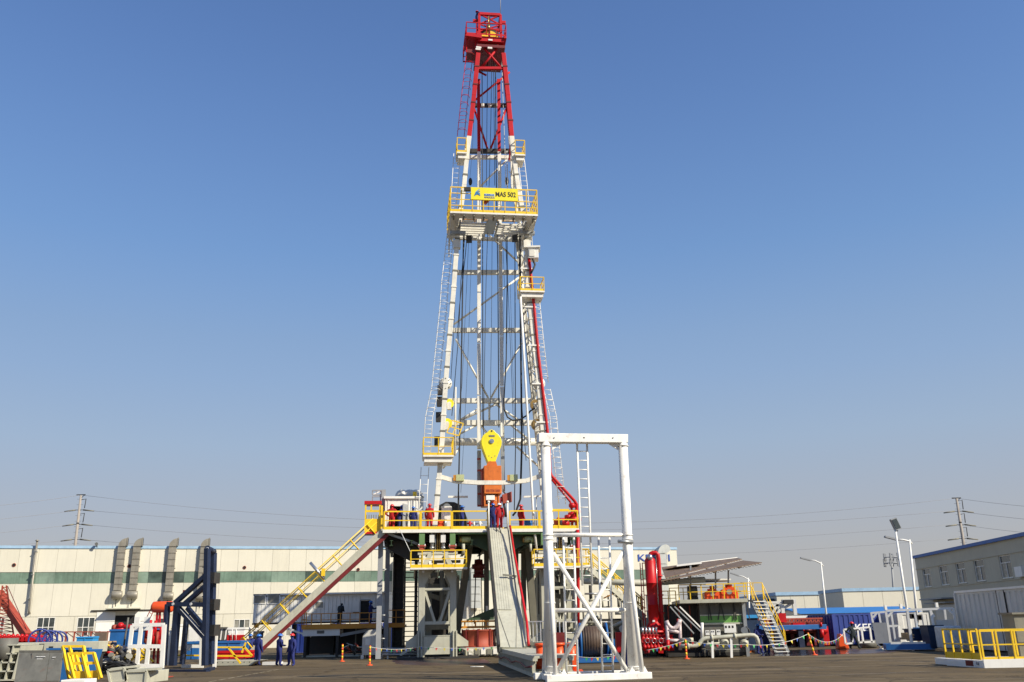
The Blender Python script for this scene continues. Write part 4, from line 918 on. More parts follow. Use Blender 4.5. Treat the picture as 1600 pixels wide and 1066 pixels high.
# side lacing between front and rear legs
for fa, fb_ in ((FLp,RLp),(FRp,RRp)):
    ys = [800-24*k for k in range(31)]
    for i, (y0, y1) in enumerate(zip(ys, ys[1:])):
        if y1 < 80: break
        mt = W_ if y0 > 240 else RD
        z0 = fa(y0); 
        def rear_at(q): # point on the rear leg at the same height
            lo, hi = 60., 900.
            for _ in range(30):
                m_ = (lo+hi)/2
                if fb_(m_).z > q.z: lo = m_
                else: hi = m_
            return fb_((lo+hi)/2)
        ra, rb = rear_at(fa(y0)), rear_at(fa(y1))
        MB().beam(fa(y0), ra, .11).build('side_strut', mt, mast)
        MB().beam(*( (fa(y0), rb) if i % 2 else (ra, fa(y1)) ), .11).build('side_brace', mt, mast)
def xb(y, x0, x1, w_, n=NR, mt=None, name='cross_beam', dy=0, round_=False):
    a, b = RP(x0, y, n), RP(x1, y+dy, n)
    return (MB().tube(a, b, w_/2, n=10) if round_ else MB().beam(a, b, w_*.9, w_)).build(name, mt or W_, mast)
xb(426,714,813,.34); xb(516.5,707,822,.34); xb(626.5,699,835,.36); xb(661,693,842,.38); xb(691,690,846,.55,round_=True,n=NR+.2)
xb(686,700,845,.12); xb(246,732,803,.30); xb(344,722,812,.26)
xb(236.5,734,800,.34,mt=M['dark']); xb(165,742,791,.30,mt=M['dark']); xb(95,748,786,.22,mt=M['dark'])
for x0 in (752,763,776): MB().beam(RP(x0,165,NR+.2), RP(x0+5,165,NR+.2), .26, .26).build('white_tape', M['cleanwhite'], mast)
xb(107,744,789,.22,NF,RD)
# bent lower beam
pts = [(686,744.5),(712,752),(748,754.5),(786,754.5),(822,751.5),(850,742)]
for (a, b), (c, d) in zip(pts, pts[1:]): MB().beam(RP(a,b,NF-.4), RP(c,d,NF-.4), .26, .30).build('spreader_beam', W_, mast)
for px in (719,803):
    q = RP(px,747,NF-.3); l = MB().bx(q.x-.28,q.y-.2,q.z-.22,q.x+.28,q.y+.2,q.z+.22).build('flood_lamp', M['lens'], mast); MB().bx(q.x-.48,q.y-.18,q.z-.2,q.x-.285,q.y+.18,q.z+.2).build('lamp_cap', M['oryel'], l)
# rear face braces
def br(x0,y0,x1,y1,w_=.16,n=NR,mt=None): return MB().tube(RP(x0,y0,n), RP(x1,y1,n), w_/2, n=8).build('brace', mt or W_, mast)
for q in ((753,357,811,411),(812,433,709,507),(712,530,763,622),(815,536,767,622),(779,630,722,656),(746,640,718,657),(772,630,808,655),(764.6,628,764.6,660),
          (718,700,692,732),(807,698,845,732),(751,664,770,690),(745,664,700,688),(792,250,742,300),(798,664,830,690),(806,655,838,661)): br(*q)
for q in ((796,113,742,157),(741,170,762,234),(792,168,766,234),(744,110,760,118)): br(*q, .18, NR, RD)
for q in ((757,76,783,106),(777,76,753,105)): br(*q, .20, NF, RD)
# right side inner lattice seen between the legs
for (x0,y0,x1,y1) in ((806,372,838,690),(809,372,845,740)): MB().tube(RP(x0,y0,NR+.9), RP(x1,y1,NR+.9), .07, n=8).build('inner_chord', W_, mast)
for k in range(13):
    f, g = k/13, (k+1)/13; a = RP(806+32*f,372+318*f,NR+.9); b = RP(809+36*g,372+368*g,NR+.9); MB().beam(a, b, .07).build('inner_brace', W_, mast)
for k in range(20):
    y0 = 770-k*26
    if y0 > 250: MB().beam(FRp(y0)-RF.d*.2, FRp(y0-13)-RF.d*.42+RF.n*-.6, .06).build('cable_bracket', W_, mast)
# guide rails for the top drive
for x0, x1 in ((748.4,748.5),(780,786)):
    a = RP(x1,790,-2.9) if x0 < 770 else RP(x1,768,-2.9); b = RP(x0,236,-2.9); c = RP(x0-.8,131,-2.9)
    k = 7
    for i in range(k):
        p0, p1 = a.lerp(b, i/k), a.lerp(b, (i+1)/k-.004)
        MB().beam(p0, p1, .28, .22, up=RF.n).build('guide_rail', M['white'] if i else M['galv'], mast)
    MB().beam(b, c, .25, .2, up=RF.n).build('guide_rail', RD, mast)
    MB().beam(c, c+V3((0,0,.4)), .3, .25, up=RF.n).build('guide_rail_cap', RD, mast)
    for y in (345,426,516.5,626.5,661): 
        f = (y-790)/(236-790); px = x1+(x0-x1)*f; MB().beam(RP(px,y,-2.95), RP(px,y,NR+.1), .12).build('rail_bracket', W_, mast)
# lines and hoses
LN = [
 ([(716,372),(712,440),(709,520),(704,600)],.03,'dark line hugging the inside of the left mast leg'),
 ([(733,360),(728,470),(722,600),(712,700)],.02,'thin line fanning out on the left side of the mast'),
 ([(769,365),(768,500),(766,640)],.022,'thin line hanging in the middle of the mast'),
 ([(789,360),(795,480),(800,600),(803,690)],.022,'thin line fanning out right of the right guide rail'),
 ([(808,365),(812,430),(820,520),(828,600)],.035,'dark line close inside the right mast leg'),
 ([(762,92),(761,170),(760,290)],.03,'dark line in the red section left of its middle'),
 ([(771,92),(772,170),(773,290)],.03,'dark line in the red section right of its middle'),
 ([(712,605),(711.5,650),(711,712)],.09,'pale grey conduit behind the left service platform'),
 ([(753.2,95),(753.8,300),(754.2,440),(754.4,668)],.045,'black hoist line just right of the left guide rail'),
 ([(774,95),(775,240),(778,440),(779.5,668)],.05,'black hoist line just left of the right guide rail'),
 ([(768.5,92),(767,190),(764,300),(759.5,440),(756.5,600),(755.5,680)],.03,'thin line between the guide rails running from crown to block'),
 ([(724.5,360),(723,440),(721,562),(718,698),(716,784),(717,824)],.055,'thick black hose hanging on the left side of the mast down to the floor'),
 ([(730.6,358),(727,400),(718,478),(714,530)],.04,'black line slanting down beside the left leg under the board'),
 ([(727,358),(724,400),(720,440),(717,520),(706,650)],.035,'black line close to the left leg below the racking board'),
 ([(738,358),(736,420),(731,560),(724,700),(720,770)],.016,'very thin line left of the left guide rail'),
 ([(785,360),(788,440),(786,560)],.02,'thin line right of the right guide rail'),
 ([(792,360),(792.5,440),(791,560),(787.5,625)],.045,'black line down the middle right of the mast ending in the hose loop'),
 ([(797,440),(800,540),(804,652),(806,700)],.016,'very thin line right of centre in the mast'),
 ([(804.5,365),(804.8,500),(805.5,700),(803.5,800)],.045,'long straight black line in the right half of the mast'),
 ([(812.5,365),(813.5,520),(815.5,690),(813,780),(806,800),(801,806)],.075,'thick black hose in the right half of the mast curving to the floor'),
 ([(742,95),(741,170),(738,236),(733,290)],.014,'very thin line left of the left red rail'),
 ([(749,68),(748,120),(746,180)],.014,'very thin line near the top left of the red section'),
 ([(784,92),(786,160),(789,236),(790,292)],.03,'thin pale line right of the right red rail'),
 ([(792,236),(793,300)],.05,'pale conduit beside the right leg above the racking board'),
 ([(820,466),(826,540),(833,610),(839,660)],.035,'black line inside the right leg'),
 ([(813,560),(816,640),(822,720)],.03,'black line inside the right leg lower down'),
]
for pts, r, lab in LN:
    o = MB().path([RP(a,b,-2.2 if r > .02 else -3) for a,b in pts], r*.78 if 'hose' not in lab else r, 6).build('hoist_line', M['black'] if 'pale' not in lab else M['ccont']); tag(o, lab, 'cable', 'lines and hoses hanging in the mast')
tag(MB().path([RP(a,b,-1.8) for a,b in ((787,622),(788,640),(793,652),(801,657),(812,656),(822,650),(829,642),(836,638))], .06, 8).build('hose_loop', M['black']), 'black hose loop slung between the guide rail and the right mast leg', 'hose')
tag(MB().path([RP(a,b,-.3) for a,b in ((813.5,464),(820,580),(827,699),(834,819.5),(839,862))], .085, 8).build('leaning_pole', M['cleanwhite']), 'long white pipe hanging slightly slanted along the right side of the mast', 'pipe')
tag(MB().path([RP(a,b,.0) for a,b in ((839,862),(841,900),(842,960))], .04, 6).build('tag_line', M['black']), 'black line continuing below the hanging white pipe', 'cable')
# guy lines by the floor
for a, b, lab in (((612,825),(676,940),'white rope running from the floor railing to the left pedestal'),((655,520),(640,760),'faint guy wire to the left of the mast'),):
    if a[1] > 800: tag(MB().path([RP(624,826,.2), RP(641,862,1.2), RP(627,872,1.0)][:2], .025, 4).build('rope', M['cleanwhite']), 'white rope slanting down from the floor railing to the pedestal walkway', 'rope')
# standpipe (red) and its twin
sp_ = thing('standpipe', 'red standpipe running up the right mast leg and bending to the floor', 'pipe', RP(901,824,-1.5))
pp = [(901,822,-1.2),(901,788,-1.2),(897,782,-1.1),(862,744,-.8),(859.5,738,-.8),(858,704,-.8),(855,671,-.8),(848,610,-.8),(841.5,557,-.8),(833,462,-.8),(829,425,-.8),(826.5,404,-.8)]
PA(sp_, 'main_pipe', [RP(*q) for q in pp], .115, M['red'], 10)
PA(sp_, 'second_pipe', [RP(*q) for q in ((894,822,-1.5),(894,800,-1.5),(891,784,-1.5),(862,749,-1.2))], .085, M['red'], 8)
for y in (420,480,540,600,660,710): x = ip([(b,a) for a,b,_ in pp[::-1]], y); a = RP(x,y,-.8); MB().beam(a-RF.d*.75, a+RF.d*.16, .12, .10).build('pipe_clamp', M['cleanwhite'], sp_)
for (px, py, r, h) in ((901,800,.24,.3),(894,804,.24,.3),(897,812,.3,.35),(888,808,.22,.3),(901,812,.26,.25),(884,818,.2,.3),(894,790,.2,.35)):
    q = RP(px,py,-1.2); MB().tube(q-V3((0,0,h/2)), q+V3((0,0,h/2)), r, n=12).tube(q-RF.d*r*1.2, q+RF.d*r*1.2, r*.6, n=10).build('valve', M['red'], sp_)
# down-going red pipe right of the pedestal (below the floor)
tag(MB().path([RP(903,828,.1), RP(903,870,.1), RP(903,935,.1), RP(903,975,.1)], .13, 10).build('downpipe', M['red']), 'red downpipe running from the right end of the floor down behind the portal frame', 'pipe')
# ladders on the mast
def lad(tab_o, wpx, n, mt, sp, hoops=0):
    Lo = [RP(x, y, n) for y, x in tab_o]; Li = [p+RF.d*wpx for p in Lo]
    return ladder(mast, Lo, Li, sp, mt, .028, .018, hoops=hoops)
lad([(360,699.4),(440,690),(478,687.4),(606,674.4),(652,664.6),(712,661)], .52, NF-.2, M['cleanwhite'], .32)
lad([(730,658),(784,654.8),(826,652)], .55, NF-.2, M['cleanwhite'], .55)
lad([(240,709),(290,706),(356,699.6)], .5, NF-.2, M['cleanwhite'], .42)
lad([(86,728.5),(150,721),(213,714.5)], .55, NF-.2, M['mastred'], .60)
lad([(245,818.8),(292,824),(363,830.6),(385,832)], -.5, NF-.2, M['cleanwhite'], .42)
lad([(464,842.5),(530,849),(598,856.8)], -.42, NF-.2, M['cleanwhite'], .33)
lad([(608,859.8),(652,869.5),(700,874),(788,884)], -.5, NF-.2, M['cleanwhite'], .42)
def hoopset(tab, n, mt, dr, step):
    m = MB(); y = tab[0][0]
    while y < tab[-1][0]:
        x = ip(tab, y); c = RP(x, y, n); y += step
        m = MB().path([c+RF.d*dr*(.33-.36*math.cos(t))+RF.n*-.0+RF.n*.55*math.sin(t) for t in [math.pi*j/6 for j in range(7)]], .018, 4); m.build('cage_hoop', mt, mast)
hoopset([(88,728.5),(150,721),(212,714.5)], NF-.2, RD, 1, 13)
hoopset([(370,698.4),(440,690),(606,674.4),(650,664.6)], NF-.2, M['cleanwhite'], 1, 15)
hoopset([(470,842.5),(598,856.8)], NF-.2, M['cleanwhite'], -1, 15)
hoopset([(612,860),(652,869.5),(780,883)], NF-.2, M['cleanwhite'], -1, 15)
# small service platforms with yellow rails
def basket(px0, px1, pyf, h, n0, n1, name='service_platform', under=.35, mt=M['yellow'], step=.9):
    s0, z0 = RS(px0, pyf, n1); s1 = RS(px1, pyf, n1)[0]
    b = MB().fb(RF, s0, s1, n0, n1, z0-.12, z0).fb(RF, s0+.1, s1-.1, n0+.1, n1-.15, z0-.12-under, z0-.121).build(name, M['white'], mast)
    pts = [RW(s0+.03,n0,z0+.01), RW(s0+.03,n1-.03,z0+.01), RW(s1-.03,n1-.03,z0+.01), RW(s1-.03,n0,z0+.01)]
    railing(mast, pts, h, step, mt, .03, 1, .16)
basket(661,709,711,1.25,-2.0,-.1); basket(813,851,453.5,1.1,-1.9,-.2); basket(714,729.5,237,1.25,-2.0,-.5); basket(805,821,240.5,1.25,-2.0,-.5)
# inner tilted gate
q = [RP(706,657,-1.5),RP(724,662,-1.5),RP(717,681,-1.5),RP(698,676,-1.5)]
gt = MB(); 
for a, b in zip(q, q[1:]+q[:1]): gt.beam(a, b, .07)
gt.beam(q[0].lerp(q[3],.5), q[1].lerp(q[2],.5), .06).beam(q[0].lerp(q[1],.5), q[3].lerp(q[2],.5), .06); gt.build('tilted_gate', M['yellow'], mast)
# sheaves
for px, py, r, s in ((702,631,.34,1),(698.5,662,.38,1),(837,633,.42,-1),(839,664,.44,-1)):
    c = RP(px, py, -2.2); MB().tube(c-RF.n*.12, c+RF.n*.12, r, n=20).build('sheave', M['lemon'] if s > 0 else M['brass'], mast)
    MB().tube(c+RF.n*.12, c+RF.n*.16, r*.35, n=12).build('sheave_hub', M['cleanwhite'], mast); MB().beam(c-V3((0,0,r+.1)), c+V3((0,0,r*.2)), .3, .35).build('sheave_bracket', W_, mast)
for px, py in ((689,690),(842,388)): pass
for py in (628,652,690,610): MB().bx(*(RP(688-(py-610)*.06,py,-2.2)-V3((.2,.2,.35))), *(RP(688-(py-610)*.06,py,-2.2)+V3((.2,.2,.35)))).build('dark_fitting', M['dark'], mast)
# electrical box on the right leg
a, b = RP(825.5,403,-.6), RP(841,387.5,-.6); MB().bx(a.x,a.y,a.z,b.x,a.y+.9,b.z).build('junction_box', M['cleanwhite'], mast, .03)
MB().bx(a.x-.08,a.y-.12,b.z-.02,b.x+.15,a.y+1.0,b.z+.12).build('box_lid', M['cleanwhite'], mast)
MB().bx(a.x+.08,a.y-.05,a.z+.12,b.x-.3,a.y-.003,b.z-.18).build('box_door', M['mastw'], mast)
PA(mast, 'cable_bundle', [RP(832,404,-.5), RP(836,414,-.4), RP(833,421,-.4), RP(829,428,-.4)], .08, M['dark'])

# ---------------- racking board
rb = mast
n1 = 1.3; s0, z0 = RS(703.5,330,n1); s1 = RS(840.5,333,n1)[0]; n0 = -3.4; zz = z0
MB().fb(RF, s0, s1, n1-.9, n1, zz-.14, zz).build('board_walkway', M['white'], mast)
MB().fb(RF, s0, s0+.75, n0, n1-.902, zz-.14, zz).build('board_walkway', M['white'], mast); MB().fb(RF, s1-.75, s1, n0, n1-.902, zz-.14, zz).build('board_walkway', M['white'], mast)
MB().fb(RF, s0+.752, s1-.752, n0-.1, n0+.25, zz-.22, zz).build('rear_beam', W_, mast)
f0, f1 = s0+.8, s1-.8; gc = (f0+f1)/2
for k in range(7):
    n_ = n0+.45+k*.42
    for a, b in ((f0, gc-.4),(gc+.35, f1)): MB().fb(RF, a, b, n_, n_+.12, zz-.26, zz-.10).build('finger', W_, mast)
for a, b in ((f0-.05,f0+.08),(gc-.52,gc-.4),(gc+.35,gc+.47),(f1-.08,f1+.05)): MB().fb(RF, a, b, n0+.3, n1-.9, zz-.42, zz-.262).build('finger_support', M['galv'], mast)
MB().fb(RF, gc-.36, gc+.32, n0+1.0, n1-.95, zz-.12, zz-.04).build('diving_board', M['galv'], mast)
for k in range(9): s = s0+.3+k*(s1-s0-.6)/8; MB().fb(RF, s-.05, s+.05, n1-.85, n1-.06, zz-.32, zz-.142).build('walkway_joist', M['olive'], mast)
RH = RS(740,293.5,n1)[1]-zz
railing(mast, [RW(s0+.03,n0,zz+.01), RW(s0+.03,n1-.03,zz+.01), RW(s1-.03,n1-.03,zz+.01), RW(s1-.03,n0,zz+.01)], RH, .82, M['yellow'], .035, 3, .2, toe_mt=M['yellow'])
railing(mast, [RW(s0+1.2,n0-.1,zz+1.1), RW(s1-1.2,n0-.1,zz+1.1)], 1.1, 1.2, M['oryel'], .03, 1, .12)
MB().fb(RF, s0+1.0, s1-1.0, n0-.6, n0-.1, zz+.96, zz+1.1).build('rear_walkway', W_, mast)
for sgn, fn, s in ((1,FLp,s0+.15),(-1,FRp,s1-.15)):
    for n_ in (n1-.6, n0+.6): MB().beam(RW(s,n_,zz-.1), fn(366)+RF.n*(-.2 if n_ > 0 else -2.4), .14).build('board_bracket', W_, mast)
    MB().beam(RW(s,n1-.5,zz-.3), RW(s,n0+.4,zz-1.1), .1).build('board_brace', W_, mast); MB().beam(RW(s,n0+.4,zz-.3), RW(s,n1-.5,zz-1.1) if 0 else RW(s,n0+.4,zz-1.9), .1).build('board_brace', W_, mast)
    MB().beam(fn(366)+RF.n*.2-RF.d*.6, fn(366)+RF.n*.2+RF.d*.6, .4, .25).build('hanger_block', M['galv'], mast)
    q = fn(366)+RF.n*-.2+RF.d*(sgn*.9)+V3((0,0,-.3)); MB().bx(q.x-.22,q.y-.2,q.z-.25,q.x+.22,q.y+.2,q.z+.25).build('sheave_box', M['dark'], mast)
for px, py in ((735,284),(792,283)):
    q = RP(px,py,NR+.3); MB().ell(q, (.16,.16,.36), 10, 6).build('black_fender', M['black'], mast)
q0, q1 = RP(725,293.5,n1+.08), RP(735.5,299,n1+.08); MB().bx(q0.x,q0.y-.12,q1.z,q1.x,q0.y+.12,q0.z).build('winch_motor', M['dark'], mast)
MB().beam(RP(757,318,n1-.3), RP(764,311,n1-.3), .25).build('brown_cover', M['brick'], mast)
# sign
sa, za = RS(736,311.5,n1+.06); sb, zb = RS(809.5,314.5,n1+.06); zt = RS(736,292.5,n1+.06)[1]
sgn_ = MB().fb(RF, sa, sb, n1+.02, n1+.06, za, zt).build('sign_board', M['lemon'], mast)
RFs = Frame(RW(0,n1+.062,0), RW(RLEN,n1+.062,0)); Lw = sb-sa; Hh = zt-za
text(sgn_, 'MAS 502', RFs, sa+Lw*.525, za+Hh*.30, Hh*.40, .0, M['ink'], 'sign_lettering', Lw*.43, .02)
for k in range(4):   # swept stripes of the emblem
    a0 = (sa+Lw*(.055+.008*k), za+Hh*(.16+.05*k)); 
    p0 = RFs.w(a0[0],.02,a0[1]); p1 = RFs.w(sa+Lw*(.10+.012*k),.02,za+Hh*(.58+.0*k-.04*k)); p2 = RFs.w(sa+Lw*(.185+.004*k),.02,za+Hh*(.90-.17*k))
    wd = V3((0,0,Hh*.05))
    MB().add([p0, p1-wd, p2-wd*1.6, p2, p1+wd], [(0,1,2,3,4)]).build('emblem_stripe', M['blue'] if k % 2 else M['lblue'], sgn_)
sx0 = sa+Lw*.28
MB().fb(RFs, sx0, sx0+Lw*.22, 0.004, .012, za+Hh*.30, za+Hh*.50).build('emblem_plate', M['paleblue'], sgn_)
text(sgn_, 'KERUI', RFs, sx0+.02, za+Hh*.33, Hh*.14, .014, M['letter'], 'emblem_lettering', Lw*.20, .01)
text(sgn_, 'PETROLEUM', RFs, sx0, za+Hh*.13, Hh*.11, .004, M['letter'], 'emblem_lettering', Lw*.22, .01)

# ---------------- crown
kr = RD
c0, zc = RS(747,62,NF+.4); c1 = RS(787.5,64,NF+.4)[0]; zc2 = RS(767,57.5,NF+.4)[1]
MB().fb(RF, c0, c1, NF+.0, NF+.4, zc-.1, zc2).fb(RF, c0, c0+.35, NR-.3, NF-.001, zc-.15, zc2-.05).fb(RF, c1-.35, c1, NR-.3, NF-.001, zc-.15, zc2-.05).build('crown_beam', kr, mast)
cs, zs = RS(728.5,58,NF+.6)
MB().prism([RW(cs,NF+.6,zc2),RW(c0+.3,NF+.6,zc2),RW(c0+.3,NF+.6,zc+.05),RW(cs,NF+.6,zc2-.18)], RF.n*-2.0).build('crown_platform', kr, mast)
MB().fb(RF, c1+.002, c1+.2, NR-.3, NF+.6, zc2-.2, zc2).build('crown_platform', kr, mast)
railing(mast, [RW(c0,NR-.4,zc2+.02), RW(cs+.03,NR-.4,zc2+.02), RW(cs+.03,NF+.57,zc2+.02), RW(c1+.17,NF+.57,zc2+.02), RW(c1+.17,NR-.4,zc2+.02)], 1.15, .8, M['mastred'], .03, 1, .14)
MB().fb(RF, c0-.1, c1+.1, NR-.2, NF+.3, RS(760,77,NF)[1], RS(760,73,NF)[1]).build('crown_lower_beam', M['dred'], mast)
MB().fb(RF, RS(729,66,NF)[0], RS(744,66,NF)[0], NF-1.2, NF, RS(736,82,NF)[1], RS(736,77,NF)[1]).build('ladder_landing', M['dred'], mast)
for px in (729,743): MB().beam(RP(px,82,NF), RP(px,62,NF), .09).build('landing_post', kr, mast)
MB().beam(RP(744,74,NF+.25), RP(752,75,NF+.25), .12, .14).beam(RP(743,77,NF+.25), RP(751,77.5,NF+.25), .1, .12).build('white_bracket', M['cleanwhite'], mast)
for k in range(5):
    c = RP(765,60,-2.5)+RF.n*(k*.18-.4)
    MB().tube(c-RF.n*.06, c+RF.n*.06, .80, n=26).tube(c-RF.n*.07, c+RF.n*.07, .45, n=20, m=1).build('crown_sheave', [M['dark'], M['yellow']], mast)
c = RP(765,60,NF-.2); MB().tube(c-RF.n*.05, c+RF.n*.05, .72, n=26).build('crown_sheave', M['yellow'], mast)
for px in (751,781): c = RP(px,82,-2.5); MB().tube(c-RF.n*.2, c+RF.n*.2, .4, n=16).build('fast_line_sheave', M['dark'], mast)
c = RP(766,78,NF); MB().beam(RP(766,79,-2.8), RP(766,88,-2.8), .55, .4, up=RF.n).build('crown_block_hanger', M['dark'], mast); MB().beam(RP(762,75,NF+.28), RP(769,75.5,NF+.28), .1, .16).build('white_plate', M['cleanwhite'], mast)
MB().beam(RP(763,62.3,NF+.42), RP(769.5,62.8,NF+.42), .05, .14).build('white_plate', M['cleanwhite'], mast)
# gin pole frame on top
for n_ in (NF-.2, NR+.6):
    dy = 0 if n_ == NF-.2 else 0
    TL, TR, BL, BR = RP(749,22,NF-.2), RP(782,24,NF-.2), RP(748.5,60,NF-.2), RP(783,60,NF-.2)
    o = RF.n*(n_-(NF-.2)); TL, TR, BL, BR = TL+o, TR+o, BL+o, BR+o
    for a, b, w_ in ((BL,TL,.2),(BR,TR,.2),(TL,TR,.24)): MB().beam(a, b, w_, w_, up=RF.n).build('gin_pole_member', kr, mast)
    for f in (.38,.62): MB().beam(TL.lerp(BL,f), TR.lerp(BR,f), .10).build('gin_pole_member', kr, mast)
    for a, b, f0, f1 in ((TL,BR,0,0),(TR,BL,0,0)): MB().beam(TL if a is TL else TR, (TR if a is TL else TL).lerp(BR if a is TL else BL, .42), .10).build('gin_pole_brace', kr, mast)
    MB().beam(TL.lerp(BL,.42), TR.lerp(BR,.72), .09).build('gin_pole_brace', kr, mast); MB().beam(TR.lerp(BR,.42), TL.lerp(BL,.72), .09).build('gin_pole_brace', kr, mast)
    MB().beam(TL.lerp(TR,.47), TL.lerp(TR,.47).lerp(BL.lerp(BR,.47),.95), .16).build('gin_pole_member', M['dred'], mast)
for a, b in (((749,22),0),((782,24),0)): q = RP(*a,NF-.2); MB().beam(q, q+RF.n*(NR+.6-NF+.2), .16).build('gin_pole_member', kr, mast)
MB().beam(RP(739,33,-2), RP(747,33.5,-2), .24).build('side_lug', kr, mast); MB().beam(RP(784,35.5,-2), RP(790,36,-2), .24).build('side_lug', kr, mast)
q = RP(763,26,NF+.05); MB().tube(q, q-V3((0,0,.9)), .06).tube(q-V3((0,0,.9)), q-V3((0,0,1.3)), .16, n=10).build('chain_hoist', M['brass'], mast)
T(mast, 'lightning_rod', RP(782,24,NF-.2), RP(782,-14,NF-.2), .03, M['gwire'], 5)

# ---------------- travelling block and top drive
tb = thing('travelling_block', 'yellow teardrop shaped travelling block hanging on lines in front of the mast', 'pulley block', RP(768,724,-1.6))
prof = [(768,671),(772,672.5),(775,676),(779,679),(782.5,684),(784,690),(783.5,696),(781,703),(776,717),(774,722),(762.5,722),(760.5,717),(754.5,701),(752.3,694),(752,687),(754,681.5),(757,678),(761,676),(764,672.5)]
MB().prism([RP(a,b,-1.5) for a,b in prof][::-1], RF.n*-.9).build('side_plate', M['lemon'], tb, .03)
c = RP(768.3,689.5,-1.5); MB().tube(c, c+RF.n*.08, .17, n=16).tube(c+RF.n*.08, c+RF.n*.14, .07, n=10).build('axle_cap', M['silver'], tb)
MB().fb(RF, RS(764,680,-1.5)[0], RS(773,680,-1.5)[0], -1.49, -1.47, RS(768,682.5,-1.5)[1], RS(768,680,-1.5)[1]).build('name_plate', M['olive'], tb)
c = RP(768.3,673.5,-1.5); MB().tube(c-RF.n*.01, c+RF.n*.02, .07, n=12).build('eye', M['dark'], tb)
for px, py in ((764,712.5),(773.5,712.5),(768,715),(766,721)): c = RP(px,py,-1.5); MB().tube(c, c+RF.n*.02, .035, n=8).build('bolt', M['olive'], tb)
td = thing('top_drive', 'orange box shaped top drive hanging under the yellow block', 'top drive', RP(769,770,-1.8))
s0, zt = RS(756.3,727.5,-1.3); s1, zb = RS(784,771.5,-1.3)
MB().fb(RF, s0, s1, -2.5, -1.3, zb, zt).build('housing', M['orange'], td, .03)
MB().fb(RF, s0-.14, s0-.002, -2.6, -1.7, RS(760,790,-1.3)[1], zt-.15).build('side_frame', M['brick'], td)
for k in range(5): MB().fb(RF, s0-.42, s0-.142, -2.3, -2.1, zb-.8+k*.85, zb-.68+k*.85).build('guide_arm', M['brick'], td)
MB().prism([RP(763,721,-1.4),RP(775,721,-1.4),RP(777,727.4,-1.4),RP(760,727.4,-1.4)][::-1], RF.n*-.6).build('bail', M['orange'], td)
z2 = RS(760,791,-1.5)[1]
MB().fb(RF, s0, s0+.1, -2.5, -1.45, z2, zb-.002).fb(RF, s0+.1, s1, -2.5, -1.45, z2, z2+.12).fb(RF, s1-.25, s1-.15, -2.5, -1.45, z2+.12, zb-.002).build('lower_frame', M['orange'], td)
a, b = RS(759.5,781.5,-1.4), RS(773,774,-1.4); MB().fb(RF, a[0], b[0], -1.9, -1.4, a[1], b[1]).build('gear_case', M['cleanwhite'], td, .02)
MB().fb(RF, s0+.12, s1-.3, -2.2, -1.7, z2+.15, zb-.05).build('dark_works', M['dark'], td)
MB().fb(RF, s0+.55, s1-.28, -1.7, -1.5, zb-.75, zb-.1).build('orange_block', M['orange'], td)
MB().beam(RP(786,768,-1.6), RP(791,773,-1.6), .09).build('hinge_arm', M['dark'], td)
MB().prism([RP(785,773,-1.5),RP(799.5,768,-1.5),RP(800,784,-1.5),RP(786,787,-1.5)][::-1], RF.n*-.35).build('open_cover', M['brick'], td, .01)
T(td, 'drive_shaft', RP(768,789,-1.8), RP(768,824,-1.8), .12, M['dark'], 10)
MB().tube(RP(768,795,-1.8), RP(768,806,-1.8), .34, n=14).build('swivel', M['dark'], td)
PA(td, 'service_hose', [RP(784,776,-1.7), RP(787,786,-1.7), RP(789,796,-1.7), RP(790,808,-1.7)], .09, M['dark'])
RFt = Frame(RW(0,-1.298,0), RW(RLEN,-1.298,0))
text(td, '500-TDS 1000', RFt, s0+(s1-s0)*.1, zb+.12, .19, 0, M['brick'], 'lettering', (s1-s0)*.8, .015)
# ================================================================== helper shapes for the yard
def corr_box(F, s0, s1, n0, n1, z0, z1, mt, parent, name='side_panel', pitch=.3, dep=.05, ribs_front=True, ends=True):
    """a ribbed sheet-steel box: core plus real ribs joined into one part"""
    MB().fb(F, s0, s1, n0, n1, z0, z1).build(name, mt, parent)
    if ribs_front:
        m = MB(); k = int((s1-s0)/pitch)
        for i in range(k):
            a = s0+(i+.25)*(s1-s0)/k; b = a+pitch*.45
            m.hexa([F.w(a,n1+dep,z0+.1),F.w(b,n1+dep,z0+.1),F.w(b+.05,n1,z0+.1),F.w(a-.05,n1,z0+.1),F.w(a,n1+dep,z1-.1),F.w(b,n1+dep,z1-.1),F.w(b+.05,n1,z1-.1),F.w(a-.05,n1,z1-.1)])
        kind(m.build('side_ribs', mt, parent), 'stuff')
    if ends:
        m = MB(); k = int((n1-n0)/pitch)
        for i in range(k):
            a = n0+(i+.25)*(n1-n0)/k
            m.fb(F, s0-dep, s0, a, a+pitch*.45, z0+.1, z1-.1)
        kind(m.build('end_ribs', mt, parent), 'stuff')
    e = MB()
    for s in (s0, s1-.12):
        e.fb(F, s-.015, s+.135, n1-.1, n1+.06, z0, z1)
    e.fb(F, s0+.12, s1-.12, n1-.1, n1+.055, z1-.12, z1+.01).fb(F, s0+.12, s1-.12, n1-.1, n1+.055, z0-.01, z0+.14)
    e.build('corner_frame', mt, parent)

